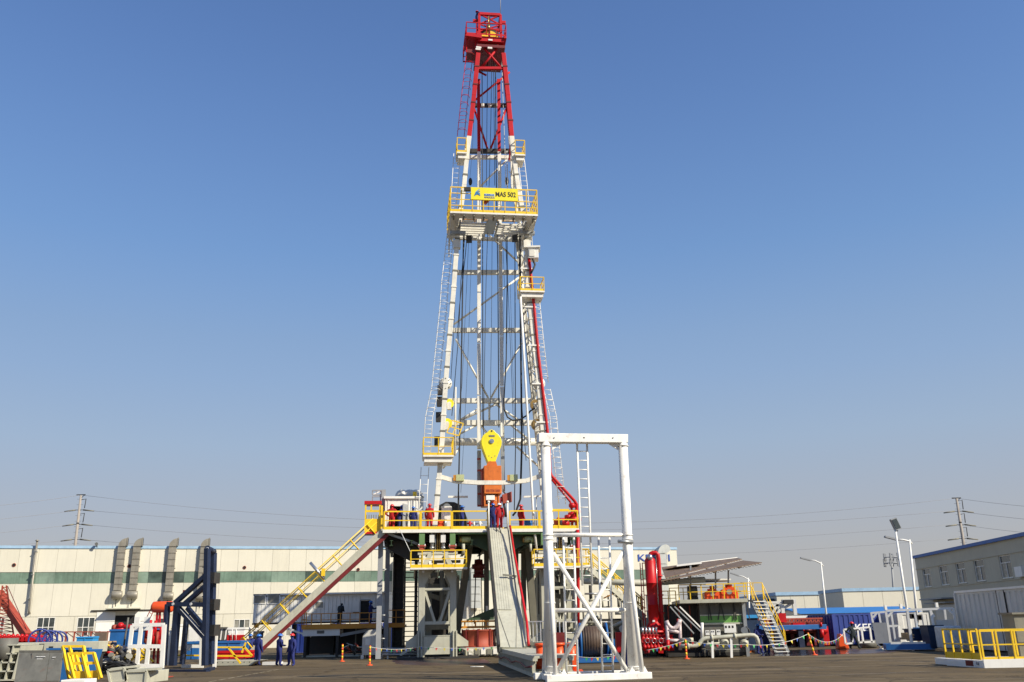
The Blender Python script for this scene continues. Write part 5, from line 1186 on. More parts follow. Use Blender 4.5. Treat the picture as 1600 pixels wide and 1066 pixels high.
# ================================================================== white portal test frame in the foreground
wf = thing('portal_frame', 'tall white steel portal frame with ladders standing in the right foreground', 'steel frame', G(925,1062))
a, b = G(850,1063), G(1005,1061); a.y = 36.0; b.y = 36.9; a = V3((G(850,1063).x, 36.1, 0)); b = V3((G(1005,1061).x, 36.9, 0)); WF = Frame(a, b)
def WP(px, py, n=0.0):
    r = ray(px, py); c = V3((0,0,CAMH)); o = WF.o+WF.n*n; return c+r*((o-c).dot(WF.n)/r.dot(WF.n))
CW = M['pwhite2']
tl_, tr_ = WP(842,684), WP(981.5,685); hz_ = .36
MB().prism([WP(842,676.5,.18),WP(981.5,678.5,.18),WP(981.5,691.5,.18),WP(842,690.5,.18)][::-1], WF.n*-.4).build('head_beam', CW, wf, .02)
for x0, x1 in ((852,862),(973,990)):
    p, q = WP(x0,690,0), WP(x1,1053,0); q.z = .3
    T(wf, 'main_column', q, p, .215, CW, 20, .19)
for x0, y0, x1, y1 in ((864,836,975,836),(866,954,981,953)): T(wf, 'cross_tube', WP(x0,y0), WP(x1,y1), .085, CW, 12)
for x0, y0, x1, y1 in ((864,864,982,1052),(974,862,870,1050)): T(wf, 'diagonal_tube', WP(x0,y0,.02 if x0 < 900 else -.02), WP(x1,y1,.02 if x0 < 900 else -.02), .088, CW, 12)
MB().prism([WP(863,691,.0),WP(882,691,.0),WP(863,703,.0)], WF.n*-.06).prism([WP(947,691,.0),WP(966,691,.0),WP(966,703,.0)], WF.n*-.06).build('corner_gusset', CW, wf)
# outer raking tubes front and back
for (x0,y0,n0,x1,y1,n1) in ((857,850,.1,868,1060,.9),(980,850,.1,1004,1060,.9),(857,850,-.1,850,1052,-1.0),(980,870,-.1,973,1050,-1.0)):
    q = WP(x1,y1,n1); q.z = .22; T(wf, 'raking_tube', WP(x0,y0,n0), q, .088, CW, 12)
bz0 = WF.at(850,1063)[0]
for n in (.9,-1.0): MB().fb(WF, -.15, WF.len+.12, n-.14, n+.14, 0, .24).build('base_beam', CW, wf, .02)
for s in (.25, WF.len-.35): MB().fb(WF, s-.14, s+.14, -.86, .76, 0, .23).build('base_cross_beam', CW, wf, .02)
MB().fb(WF, .4, WF.len-.5, -.1, .1, .02, .2).build('base_beam', CW, wf)
for s in (.1, .45, WF.len-.7, WF.len-.2): MB().prism([WF.w(s,.85,.24),WF.w(s+.22,.85,.24),WF.w(s+.11,.85,.46)], WF.n*-.05).build('base_gusset', CW, wf)
T(wf, 'pin', WP(973,846,.2)-WF.d*.2, WP(989,847,.2), .07, M['galv'], 8)
def wlad(x0t, x0b, x1t, x1b, yt, yb, n, sp):
    ladder(wf, [WP(x0t,yt,n), WP(x0b,yb,n)], [WP(x1t,yt,n), WP(x1b,yb,n)], sp, CW, .045, .022)
wlad(901.5,910,917,925,691,915,-.2,.37)
wlad(880,885.5,896.5,903,840,1058,-.3,.40); wlad(935,941.5,952,958,840,1058,-.3,.40)
wlad(943,948,952,958,700,701,-.2,5) if False else None

for x0, x1 in ((852,862),(973,990)):      # weld collars and bolted feet
    p, q = WP(x0,690,0), WP(x1,1053,0)
    for f in (.02,.42,.44,.71,.97): MB().tube(p.lerp(q,f), p.lerp(q,f+.003), .234, n=20).build('weld_collar', CW, wf)
    for dx in (-.28,.28):
        for dn in (-.18,.18): c = V3((q.x,q.y,.20))+WF.d*dx+WF.n*dn; T(wf, 'anchor_bolt', c, c+V3((0,0,.16)), .028, M['galv'], 6)
    MB().fb(WF, (q-WF.o).dot(WF.d)-.36, (q-WF.o).dot(WF.d)+.36, -.26, .26, .205, .245).build('foot_plate', CW, wf)
for px in (866,958): q = WP(px,684,.19); MB().tube(q, q+WF.n*.02, .03, n=8).build('bolt', M['galv'], wf)
q = WP(912,684,.19); MB().fb(WF, (q-WF.o).dot(WF.d)-.02, (q-WF.o).dot(WF.d)+.05, .181, .19, q.z-.02, q.z+.02).build('stamp_plate', M['ink'], wf)
CW = M['cleanwhite']

# ================================================================== red gas separator tower with its manifold
DY = 57.0
def DPt(px, py, dn=0): return P(px, py, DY+dn)
ds = thing('gas_separator', 'tall bright red cylindrical gas separator with overhead pipe and ladder', 'pressure vessel', DPt(1022,1010))
c0, c1 = DPt(1015.5,877), DPt(1023,980); ax = (c0-c1).normalized(); r = .335
c1 = V3((c0.x+.0, DY, c1.z)); c1.x = DPt(1023,980).x; Lh = (c0-c1).length
MB().lathe(c1, c0-c1, [(r,0),(r,Lh*.33),(r+.012,Lh*.331),(r+.012,Lh*.336),(r,Lh*.337),(r,Lh*.66),(r+.012,Lh*.661),(r+.012,Lh*.666),(r,Lh*.667),(r,Lh),(r*.86,Lh+.14),(r*.5,Lh+.24),(.1,Lh+.27),(0,Lh+.27)], 26).build('vessel', M['red'], ds)
MB().lathe(c1, (0,0,1), [(r+.32,-.3),(r+.32,-.2),(r+.12,-.18),(r+.02,.3),(r,.32)], 20).build('base_flange', M['red'], ds)
for k in range(8): a = k*math.pi/4; MB().prism([c1+V3((math.cos(a)*(r+.0),math.sin(a)*(r+.0),.3)), c1+V3((math.cos(a)*(r+.3),math.sin(a)*(r+.3),-.2)), c1+V3((math.cos(a)*r,math.sin(a)*r,-.2))], V3((-math.sin(a)*.03,math.cos(a)*.03,0))).build('rib', M['red'], ds)
PA(ds, 'overhead_pipe', [DPt(1015.5,874), DPt(1015.5,868), DPt(1017,865), DPt(1020,863.8), DPt(1025,864), DPt(1028,867), DPt(1029,874), DPt(1033,950), DPt(1036,1005)], .125, M['red'], 12)
for py in (900,930,958): q = DPt(ip([(874,1029),(950,1033),(1005,1036)],py),py); MB().tube(q-V3((0,0,.04)), q+V3((0,0,.04)), .19, n=14).build('pipe_flange', M['red'], ds)
MB().ell(DPt(1015.5,871,-.25), (.17,.17,.2), 10, 8).build('relief_valve', M['silver'], ds)
q = DPt(1028,880,.2); PA(ds, 'sample_tube', [DPt(1025,880,-.2), DPt(1026.5,905,-.2), DPt(1028,945,-.2)], .03, M['silver'])
ladder(ds, [DPt(1000,880,.1), DPt(1005.5,978,.1)], [DPt(1003.5,880,.1), DPt(1009,978,.1)], .33, M['red'], .03, .018)
for py in (880,905,930,955): q = ip([(880,1003.5),(978,1009)],py); MB().beam(DPt(q,py,.1), DPt(q+7,py,.1), .05).build('ladder_bracket', M['red'], ds)
MB().bx(*(DPt(1021.5,970.5,-.36)-V3((.07,.02,.05))), *(DPt(1021.5,970.5,-.36)+V3((.07,.02,.05)))).build('name_plate', M['cleanwhite'], ds)
for px in (1008,1034): MB().beam(DPt(px,981), V3((DPt(px,1012).x, DY, .25)), .14).build('leg', M['red'], ds)
for px in (1012,1030): MB().beam(DPt(px,981,.6), V3((DPt(px,1012,.6).x, DY+.6, .25)), .14).build('leg', M['red'], ds)
mf = thing('choke_manifold', 'bright red valve manifold on the cream skid below the gas separator', 'valve manifold', DPt(1030,1015,-.6))
rnd = random.Random(5)
for row, py in enumerate((1000,1009)):
    a, b = DPt(1003,py,-.8), DPt(1052,py,-.8); T(mf, 'header_pipe', a, b, .11, M['red'], 10)
for k in range(9):
    px = 1005+k*5.4; q = DPt(px, 1001, -.9)
    t = MB().tube(q-V3((0,0,.30)), q+V3((0,0,.28)), .13, n=10).tube(q+V3((0,-.25,0)), q+V3((0,.2,0)), .15, n=10).tube(q+V3((0,0,.28)), q+V3((0,0,.33)), .17, n=10).build('valve', M['red'], mf)
    MB().lathe(q+V3((0,-.3,.0)), (0,-1,0), [(.12,0),(.15,0),(.15,.03),(.12,.03),(.12,0)], 12).build('handwheel', M['silver'] if k % 2 else M['red'], t)
    if k < 5: MB().tube(q+V3((0,0,.35)), q+V3((0,0,.75)), .07, n=8).build('stem', M['silver'], t)
    q = DPt(px+2, 1011, -1.0); MB().tube(q-V3((0,0,.2)), q+V3((0,0,.2)), .12, n=10).ell(q+V3((0,-.1,.0)), (.13,.13,.13), 8, 6).build('valve', M['red'], mf)
pf = thing('wrapped_u_frame', 'red U shaped stand wrapped in whitish film right of the red manifold', 'stand', DPt(1050,1016,-1.2))
wr = mat('film_over_red', (.62,.50,.49), .35, var=.5, scale=9)
for a, b in (((1042,972),(1043,1015)),((1062,972),(1063,1016)),((1043,985),(1061,988)),((1043,1001),(1062,1001))): PA(pf, 'wrapped_tube', [DPt(*a,-1.2), DPt((a[0]+b[0])/2+.4,(a[1]+b[1])/2,-1.2), DPt(*b,-1.2)], .10, wr, 8)
PA(pf, 'wrapped_saddle', [DPt(1041,970,-1.2),DPt(1044,977,-1.2),DPt(1048,981,-1.2),DPt(1053,982.5,-1.2),DPt(1058,979,-1.2),DPt(1061,974,-1.2),DPt(1062.5,968,-1.2)], .13, wr, 8)
T(pf, 'red_pin', DPt(1059,967,-1.2), DPt(1059.5,975,-1.2), .06, M['red']); T(pf, 'red_leg', DPt(1043.5,1000,-1.25), DPt(1043.5,1017,-1.25), .11, M['red'])
sk = thing('cream_skid', 'low cream skid beam lying in front of the red manifold', 'skid', G(1057,1024))
a, b = G(1026,1026), G(1090,1023.5); FS = Frame(a, b)
MB().prism([FS.w(.35,0,.22),FS.w(FS.len-.3,0,.22),FS.w(FS.len,0,.42),FS.w(FS.len,0,.56),FS.w(-.1,0,.56),FS.w(-.1,0,.45)], FS.n*-.3).build('front_beam', M['cream'], sk, .01)
for s in (.5,1.6,2.4): T(sk, 'lifting_lug', FS.w(s,.0,.4), FS.w(s,.12,.4), .1, M['cream'])
MB().fb(FS, .2, FS.len-.2, -2.4, -.31, .1, .45).build('skid_deck', M['dark'], sk); MB().fb(FS, .4, FS.len-.4, -2.2, -.2, 0, .1).build('blocking', M['dark'], sk)

# ================================================================== mud tanks with deck, railings, canopy and stair
TY = 56.5
def TPt(px, py, dn=0): return P(px, py, TY+dn)
mt_ = thing('mud_tank', 'grey steel mud tank with green band and yellow railed deck on top', 'tank', TPt(1120,1018))
a, b = TPt(1095,942), TPt(1164.5,940); FT = Frame(V3((TPt(1061,942).x,TY+.3,0)), V3((b.x,TY,0))); TL_ = FT.len; sT = FT.at(1095,980)[0]; zd = FT.at(1110,937)[1]; zdb = FT.at(1110,942.5)[1]
MB().fb(FT, 0, TL_, -4.5, .9, zdb, zd).build('deck', M['cream'], mt_, .01)
MB().fb(FT, sT, TL_-.25, -4.2, 0, .25, zdb-.002).build('tank_wall', M['plate'], mt_)
z_a, z_b = FT.at(1130,973)[1], FT.at(1130,962)[1]
MB().fb(FT, sT+.002, TL_-.35, 0, .05, z_a, z_b).build('green_band', M['bgreen'], mt_)
MB().fb(FT, sT, TL_-.3, 0, .09, z_b+.002, z_b+.07).fb(FT, sT, TL_-.3, 0, .09, z_a-.1, z_a-.002).build('wall_ledge', M['cream'], mt_)
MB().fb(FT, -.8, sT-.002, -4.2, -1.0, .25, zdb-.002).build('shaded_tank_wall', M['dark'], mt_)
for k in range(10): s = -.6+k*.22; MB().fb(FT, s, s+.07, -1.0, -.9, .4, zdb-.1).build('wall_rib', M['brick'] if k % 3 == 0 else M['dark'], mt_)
for k in range(4): s = sT+.55+k*.75; MB().beam(FT.w(s,.08,zdb), FT.w(s-.25 if k%2 else s-.05,.1,z_b-.25), .05).beam(FT.w(s,.08,zdb), FT.w(s+.12,.1,z_b-.25), .05).build('pipe_hook', M['dark'], mt_)
MB().fb(FT, TL_-.25, TL_-.05, -.2, .2, 0, zdb).build('corner_post', M['galv'], mt_)
MB().fb(FT, -.8, TL_-.2, -4.2, .0, .05, .248).build('tank_skid', M['dark'], mt_)
for a, b in (((1047,948),(1084,990)),((1054,948),(1095,987)),((1062,948),(1095,981))): B(mt_, 'stay_bar', TPt(*a,-.6), TPt(*b,-.4), .07, M['galv'] if a[0] < 1060 else M['cleanwhite'])
zr_ = FT.at(1070,915)[1]-zd
railing(mt_, [FT.w(.0,.85,zd+.01), FT.w(TL_,.85,zd+.01)], zr_, .62, M['yellow'], .026, 1, 0)
railing(mt_, [FT.w(-.1,-4.3,zd+.01), FT.w(TL_+1.2,-4.3,zd+.01)], zr_, .9, M['yellow'], .022, 1, 0)
railing(mt_, [FT.w(-1.0,-.2,zd-.3), FT.w(-.1,-.2,zd-.3)], zr_, .45, M['yellow'], .026, 1, 0)
# control boxes
for px0, px1, py0, py1, lab in ((1130.5,1147.5,975,989,'large white switch box'),(1101,1106.5,985,992.5,'small box'),(1109,1115,984.5,992.5,'small box'),(1118,1123.5,984,992.5,'small box')):
    s0, z0 = FT.at(px0,py1); s1, z1 = FT.at(px1,py0)
    bo = MB().fb(FT, s0, s1, .25, .5, z0, z1).build('switch_box', M['cleanwhite'], mt_, .01)
    for k in range(3 if px1-px0 > 10 else 2):
        w_ = (s1-s0)/(3.5 if px1-px0 > 10 else 2.6); MB().fb(FT, s0+.05+k*w_, s0+.05+k*w_+w_*.55, .5, .51, z0+(z1-z0)*.55, z0+(z1-z0)*.82).build('switch', M['ink'], bo)
    MB().fb(FT, (s0+s1)/2-.03, (s0+s1)/2+.03, .3, .4, .1, z0).build('switch_box_post', M['cream'], mt_)
s, z = FT.at(1172,0)[0], 0
# orange shale shakers on the deck
for (px0, px1, pyt, lab) in ((1103,1126,920,'orange mud cleaner on the tank deck, the left one of two'),(1128,1154,917.5,'orange mud cleaner on the tank deck, the right one with the taller top')):
    s0 = FT.at(px0,936)[0]; s1, z1 = FT.at(px1,pyt); t = thing('mud_cleaner', lab, 'mud cleaner', FT.w((s0+s1)/2,-1,zd), 'orange machines on the tank deck')
    MB().prism([FT.w(s0,-.5,zd+.02),FT.w(s1,-.5,zd+.02),FT.w(s1,-.5,zd+.45),FT.w(s1-.25,-.5,z1-.15),FT.w(s0+.15,-.5,z1-.15),FT.w(s0,-.5,zd+.4)], FT.n*-1.4).build('body', M['redorange'], t, .02)
    for k in range(3): q = FT.w(s0+.2+k*(s1-s0-.4)/2,-.45,z1-.25); MB().tube(q-FT.n*.5, q+FT.n*.1, .16, n=12).build('motor', M['redorange'] if k != 1 else M['galv'], t)
    for k in range(4): MB().fb(FT, s0+.1+k*(s1-s0)/4, s0+.2+k*(s1-s0)/4, -.5, -.42, zd+.05, z1-.3).build('rib', M['redorange'], t)
    MB().fb(FT, s0+.2, s1-.2, -.6, -.4, z1-.15, z1+.02).tube(FT.w(s0+.35,-.6,z1+.1), FT.w(s1-.3,-.6,z1+.1), .09).build('vibrator', M['redorange'], t)
for (px0,px1,py,lab) in ((1078,1092,922,'grey pump unit on the tank deck under the canopy'),):
    s0 = FT.at(px0,936)[0]; s1, z1 = FT.at(px1,py); t = thing('deck_pump', lab, 'pump', FT.w(s0,-1,zd)); MB().tube(FT.w(s0,-1,zd+.5), FT.w(s1,-1,zd+.5), .35, n=14).build('motor', M['plate'], t); MB().fb(FT, s0, s1, -1.4, -.6, zd, zd+.18).build('base', M['dark'], t); MB().tube(FT.w((s0+s1)/2,-1,zd+.8), FT.w((s0+s1)/2,-1,z1), .15, n=10).build('outlet', M['galv'], t)
# canopy
can = thing('canopy', 'wide tilted sheet roof canopy over the mud tanks seen from below', 'canopy', FT.w(1,-2,0))
N0, J0 = (P(1033,908.5,54.0), P(1191,880,56.5)), (P(1040,906.5,55.6), P(1160,876.8,60.5))
F0_ = (P(1034,889.5,63), P(1152,874.8,65))
def quadplate(p, th, nm, mt, par):
    n = (p[1]-p[0]).cross(p[3]-p[0]).normalized(); n = n if n.z > 0 else -n
    return MB().prism(p, n*th).build(nm, mt, par)
for i, ((A_, B_), (D_, C_)) in enumerate(((N0, J0), (J0, F0_))):
    lift = V3((0,0,.09*i)); k = 8
    for j in range(k):
        quadplate([A_.lerp(B_,j/k)+lift, A_.lerp(B_,(j+.985)/k)+lift, D_.lerp(C_,(j+.985)/k)+lift, D_.lerp(C_,j/k)+lift], .05, 'roof_sheet', M['asb'], can)
    for j in range(28):
        q0, q1 = A_.lerp(B_,(j+.5)/28)+lift, D_.lerp(C_,(j+.5)/28)+lift; MB().beam(q0-V3((0,0,.05)), q1-V3((0,0,.05)), .07, .07).build('rafter', M['asb'], can)
        if (j*5) % 7 and j > 4: d = (D_-A_).normalized(); MB().beam(q0-V3((0,0,.03))-d*.10, q0-V3((0,0,.03)), .16, .05).build('sunlight_bit', M['cleanwhite'], can)  # white bits stand for sunlit sheet edges and light leaking at the overlap
e0, e1 = F0_[0].lerp(F0_[1],.5)+V3((0,0,.14)), F0_[1]+V3((0,0,.14)); MB().beam(e0, e1, .1, .08).build('edge_trim', M['cleanwhite'], can)
quadplate([P(1034,890,60),P(1095,880,60),P(1092,884,60.8),P(1050,891,60.8)], .05, 'roof_sheet', M['asb'], can)
MB().beam(P(1057,884,59.9), P(1096,879.5,59.9), .12, .12).build('edge_trim', M['cleanwhite'], can)
for px in (1079,1118,1138): a = P(px,937,TY+1.5); b = P(px,884,TY+1.5); MB().beam(V3((a.x,a.y,zd)), b, .09).build('post', M['galv'], can)
quadplate([P(1093,911,62),P(1136,909,62),P(1142,906,64),P(1098,906,64)], .06, 'low_roof_sheet', M['asb'], can); MB().beam(P(1095,906,62), P(1142,905.5,62), .10, .1).build('edge_trim', M['cleanwhite'], can)
# stair down to the yard
ts = thing('yard_stairs', 'steel stairs with yellow handrails coming down from the tank deck at its right end', 'stairs', G(1222,1022))
zt_ = zd-.0; La, Ra = P(1174,938,59.5), P(1193,936,59.9); Lb, Rb = G(1213,1021.5), G(1232,1021)
La.z = Ra.z = zt_
for a, b in ((La,Lb),(Ra,Rb)): MB().beam(a, b+V3((0,0,.05)), .06, .2).build('stringer', M['galv'], ts)
for k in range(15): f = (k+.5)/15; a, b = La.lerp(Lb,f), Ra.lerp(Rb,f); MB().beam(a, b, .24, .035).build('tread', M['silver'] if 0 else M['cleanwhite'], ts)
for a, b in ((La,Lb),(Ra,Rb)):
    h = V3((0,0,1.05)); a2, b2 = a, a.lerp(b, .92)
    r_ = MB().path([a2+V3((-.6,0,1.05)), a2+h, b2+h, b2+h*.55, b2], .028, 6).build('handrail', M['yellow'], ts)
    T(r_, 'mid_rail', a2+h*.5, b2+h*.5, .022, M['yellow'], 6)
    for k in range(4): q = a2.lerp(b2, .04+k*.3); T(r_, 'post', q, q+h, .024, M['yellow'], 6)
MB().prism([V3((La.x-.9,La.y-.1,zt_-.1)),V3((La.x,La.y-.1,zt_-.1)),V3((Ra.x,Ra.y+.1,zt_-.1)),V3((Ra.x-.9,Ra.y+.1,zt_-.1))], V3((0,0,.09))).build('landing', M['dark'], ts)
railing(ts, [V3((La.x-.9,Ra.y,zt_)), V3((Ra.x,Ra.y,zt_))], 1.05, .6, M['yellow'], .024, 1, 0)
# cream pipework
pw = thing('suction_pipe', 'large cream pipe with elbows running along the foot of the mud tank', 'pipe', TPt(1120,1005,-1.6))
PA(pw, 'pipe', [TPt(a,b,-1.6) for a,b in ((1063,1009.5),(1080,1009.5),(1088,1009),(1093,1006),(1095,1002),(1099,998.5),(1104,997.5),(1172,992.5),(1178,993),(1182,996),(1184,1001),(1185,1009))], .12, M['cream'], 12)
for px, py in ((1075,1009.5),(1148,994.3),(1112,997)): q = TPt(px,py,-1.6); MB().tube(q-V3((.06,0,0)), q+V3((.06,0,0)), .18, n=14).build('flange', M['cream'], pw)
for px, py in ((1112.5,998),(1142,995)): MB().beam(TPt(px,py,-1.6), V3((TPt(px,1015,-1.6).x,TY-1.6,0)), .13).build('support', M['cleanwhite'], pw)
T(pw, 'upright_post', TPt(1097,973,-1.5), TPt(1097,997,-1.5), .09, M['cleanwhite'], 8)
PA(pw, 'lower_pipe', [TPt(1064,1000.5,-.9), TPt(1083,1000,-.9)], .13, M['cream'], 12)
pw2 = thing('small_pump_set', 'cream pump and pipe set low on the ground at the tank foot', 'pump', TPt(1130,1014,-1))
for py, a, b, r in ((1006,1104,1128,.06),(1012,1120,1148,.10),(1009,1140,1165,.07)): T(pw2, 'pipe', TPt(a,py,-1), TPt(b,py-1,-1), r, M['cream'], 8)
for px, py in ((1132,1004),(1163,1005),(1108,1010)): MB().ell(TPt(px,py,-1), (.26,.22,.22), 10, 8).build('pump_body', M['cream'], pw2)
MB().bx(*(TPt(1102,1016,-1.2)), *(TPt(1150,1012.5,-.2))).build('base', M['cream'], pw2)
q = TPt(1158,984,-.6); tk = thing('black_hose_bundle', 'black hose curling from the grey corner post beside the two blue workers', 'hose', q); PA(tk, 'hose', [TPt(a,b,-.8) for a,b in ((1162,983),(1166,980),(1170,984),(1172,990),(1170,998),(1164,1002))], .06, M['black']); MB().tube(TPt(1163,985,-.9), TPt(1163,985,-.4), .2, n=14).build('pipe_end', M['galv'], tk)
tag(MB().path([G(1092,1020,.08), G(1120,1020.5,.08), G(1158,1019.5,.08), G(1166,1017.5,.08)], .1, 8).build('red_hose', M['brick']), 'fat dull red hose lying on the ground along the tank foot', 'hose')
tag(MB().path([G(1168,1017.5,.05), G(1176,1015,.05), G(1178,1017,.05), G(1170,1018.5,.05), G(1164,1016,.05)], .06, 6).build('orange_hose', M['orange']), 'coiled orange hose on the ground near the two blue workers', 'hose')
# long cream line and stair behind the portal frame
tag(MB().tube(P(912,908,60), P(1010,912,60), .2, n=12).tube(P(1024,908,61), P(1100,904,63), .2, n=12).build('flow_line', M['cream']) if False else MB().path([P(912,908,60), P(1000,911.5,60), P(1100,906,62)], .2, 12).build('flow_line', M['cream']), 'long horizontal cream pipe running behind the portal frame to the canopy', 'pipe')
rs = thing('rear_stairway', 'yellow railed stairway sloping down to the right behind the portal frame', 'stairs', P(980,1010,61))
a, b = P(921,888,59), P(1008,965,61)
for dn in (0,1.0):
    o = V3((0,dn,0)); MB().beam(a+o, b+o, .08, .34).build('stringer', M['cream'], rs)
    r_ = MB().tube(a+o+V3((0,0,1.1)), b+o+V3((0,0,1.1)), .04, n=6).build('handrail', M['yellow'], rs); MB().tube(a+o+V3((0,0,.6)), b+o+V3((0,0,.6)), .03, n=6).build('mid_rail', M['yellow'], r_)
    for k in range(7): q = a.lerp(b,(k+.5)/7)+o; T(r_, 'post', q, q+V3((0,0,1.1)), .035, M['yellow'], 6)
for k in range(16): q = a.lerp(b,(k+.5)/16); MB().bx(q.x-.12,q.y,q.z-.02,q.x+.12,q.y+1,q.z+.02).build('tread', M['galv'], rs)
MB().beam(b, V3((b.x,b.y,0)), .2).beam(b+V3((0,1,0)), V3((b.x,b.y+1,0)), .2).build('post', M['cream'], rs)
# dim tank clutter behind between frame and separator
dk = thing('pump_skid', 'dim piled pumps and pipes in the shade behind the portal frame', 'pump skid', P(940,1000,66))
rnd = random.Random(11)
for k in range(26):
    px, py = rnd.uniform(915,1040), rnd.uniform(925,985); q = P(px,py,64+rnd.random()*3); l = rnd.uniform(.4,1.6); d = V3(((1,0,0),(0,0,1),(1,0,.4))[k%3]).normalized()
    MB().tube(q-d*l/2, q+d*l/2, rnd.uniform(.04,.14), n=8).build('pipe', rnd.choice([M['cream'],M['olive'],M['dark'],M['oryel'],M['cream'],M['galv']]), dk)
MB().bx(*P(905,1012,67), *(P(1045,965,67)+V3((0,2,0)))).build('dark_tank', M['dark'], dk); MB().bx(*(P(866,1005,68)), *(P(912,985,68)+V3((0,1,0)))).build('cream_tank', M['cream'], dk)
for k in range(9): q = P(870+k*20,930,66.5); MB().beam(q, V3((q.x,q.y,.3)), .1).build('frame_post', M['galv'] if k%2 else M['dark'], dk)
# cable reel, red block, fire box
cr = thing('cable_reel', 'big blue reel wound with brown wire rope seen through the portal frame', 'cable reel', G(928,1024))
c = P(927,1002,52); 
T(cr, 'rope_winding', c-V3((.62,0,0)), c+V3((.62,0,0)), .80, M['rope'], 28)
for k in range(9): MB().lathe(c+V3((-.6+k*.14,0,0)), (1,0,0), [(.80,0),(.815,.03),(.80,.06)], 28).build('rope_turn', M['rope'], cr)
for sx in (-.72,.72):
    fl_ = MB().tube(c+V3((sx-.05,0,0)), c+V3((sx+.05,0,0)), .98, n=28).build('flange', M['blue'], cr)
    MB().tube(c+V3((sx*1.1-.03,0,0)), c+V3((sx*1.1+.03,0,0)), .3, n=16).build('hub', M['drkblue'], fl_)
    MB().bx(c.x+sx*1.35-.12,c.y-.9,.2,c.x+sx*1.35+.12,c.y+.9,c.z+.1).build('stand', M['blue'], cr)
MB().bx(c.x-2.6,c.y-1.1,.04,c.x+1.5,c.y+1.1,.24).build('base', M['blue'], cr); MB().bx(c.x-2.4,c.y-.6,.24,c.x-1.4,c.y+.6,1.3).build('drive_box', M['drkblue'], cr)
MB().bx(c.x-2.3,c.y-.9,.9,c.x-1.6,c.y-.62,1.6).build('dark_red_motor', M['dred'], cr)
rp = thing('mud_pump_part', 'bright red orange pump block standing right at the foot of the portal frame', 'pump', G(872,1056)); q = G(874,1052); 
for dx in (-.75,.0,.55): 
    MB().tube(q+V3((dx,0,.1)), q+V3((dx,0,1.15)), .24, n=14).tube(q+V3((dx,-.3,.55)), q+V3((dx,.3,.55)), .18, n=12).tube(q+V3((dx-.2,0,.9)), q+V3((dx+.2,0,.9)), .2, n=12).build('cylinder', M['redorange'], rp)
    MB().tube(q+V3((dx,-.02,1.15)), q+V3((dx,-.02,1.25)), .3, n=14).tube(q+V3((dx,-.3,.55)), q+V3((dx,-.36,.55)), .26, n=12).build('flange', M['redorange'], rp)
MB().bx(q.x-1.2,q.y-.5,.02,q.x+1.0,q.y+.5,.12).build('base', M['redorange'], rp)
fb_ = thing('fire_box', 'red fire equipment box behind the right column of the portal frame', 'fire box', G(971,1020)); q = P(971,1003,58); MB().bx(q.x-.35,q.y-.2,.3,q.x+.3,q.y+.2,1.5).build('box', M['red'], fb_, .02); T(fb_, 'bell', q+V3((.1,-.25,.75)), q+V3((.1,-.1,.75)), .22, M['galv'], 14); MB().bx(q.x-.3,q.y-.15,0,q.x+.25,q.y+.15,.3).build('stand', M['dark'], fb_)

# ================================================================== right side yard
# long blue beam, red mast section lying down
bb = thing('blue_beam', 'long bright blue hollow beam lying behind the yard stairs', 'beam', P(1230,995,72)); a, b = P(1165,981,72), P(1292,981,72)
MB().bx(a.x,72,P(1200,985,72).z,b.x,72.8,P(1200,977.5,72).z).build('beam', M['blue'], bb, .03)
for px in (1180,1215,1250,1280): q = P(px,990,72.4); MB().bx(q.x-.2,72.1,0,q.x+.2,72.6,P(1200,985,72).z-.002).build('trestle', M['navy'], bb)
rm2_ = thing('lying_red_lattice', 'dark red lattice mast section lying behind the blue beam', 'mast section', P(1230,985,74)); z0, z1 = P(1200,977,74.5).z, P(1200,968,74.5).z; x0, x1 = P(1190,970,74.5).x, P(1284,970,74.5).x
for z in (z0, z1):
    for y in (74.3, 75.6): B(rm2_, 'chord', (x0,y,z), (x1,y,z), .12, M['brick'])
n = 16
for k in range(n): q0 = x0+(x1-x0)*k/n; q1 = x0+(x1-x0)*(k+1)/n; B(rm2_, 'lattice_bar', (q0,74.3,z0), (q1,74.3,z1), .09, M['brick']); B(rm2_, 'lattice_bar', (q1,74.3,z0), (q1,74.3,z1), .09, M['brick']); 
MB().bx(P(1218,973,73.8).x,73.8,z0+.2,P(1229,970,73.8).x,74.6,z1+.45).build('red_block', M['red'], rm2_)
for px in (1196,1240,1276): B(rm2_, 'support', (P(px,980,75).x,75,0), (P(px,980,75).x,75,z0), .3, M['dark'])
wp_ = thing('white_pipe_stack', 'long white beam resting behind the red lattice section', 'beam', P(1255,965,77)); a, b = P(1222,965.5,77), P(1286,965.5,77); MB().bx(a.x,77,P(1250,968,77).z,b.x,78,P(1250,962,77).z).build('beam', M['cleanwhite'], wp_)
for px in (1228,1270): B(wp_, 'trestle', (P(px,980,77.5).x,77.5,0), (P(px,980,77.5).x,77.5,P(1250,968,77).z), .3, M['grey'])
rl_ = thing('red_machine_row', 'row of dull red machinery under the blue beam', 'machinery', P(1255,1000,73.6)); 
for k in range(7): q = P(1212+k*12,995,73.8); MB().bx(q.x-.45,73.4,.1,q.x+.45,74.1,1.5+.3*(k%2)).tube((q.x-.3,73.3,1.2),(q.x+.3,73.3,1.2),.22).build('module', M['dred'] if k%3 else M['red'], rl_)
q = P(1281,990,72.5); MB().tube((q.x,72.0,.7),(q.x,72.0,1.3),.16,n=12).tube((q.x,72.0,1.5),(q.x,72.0,1.8),.1).build('red_valve', M['red'], rl_)
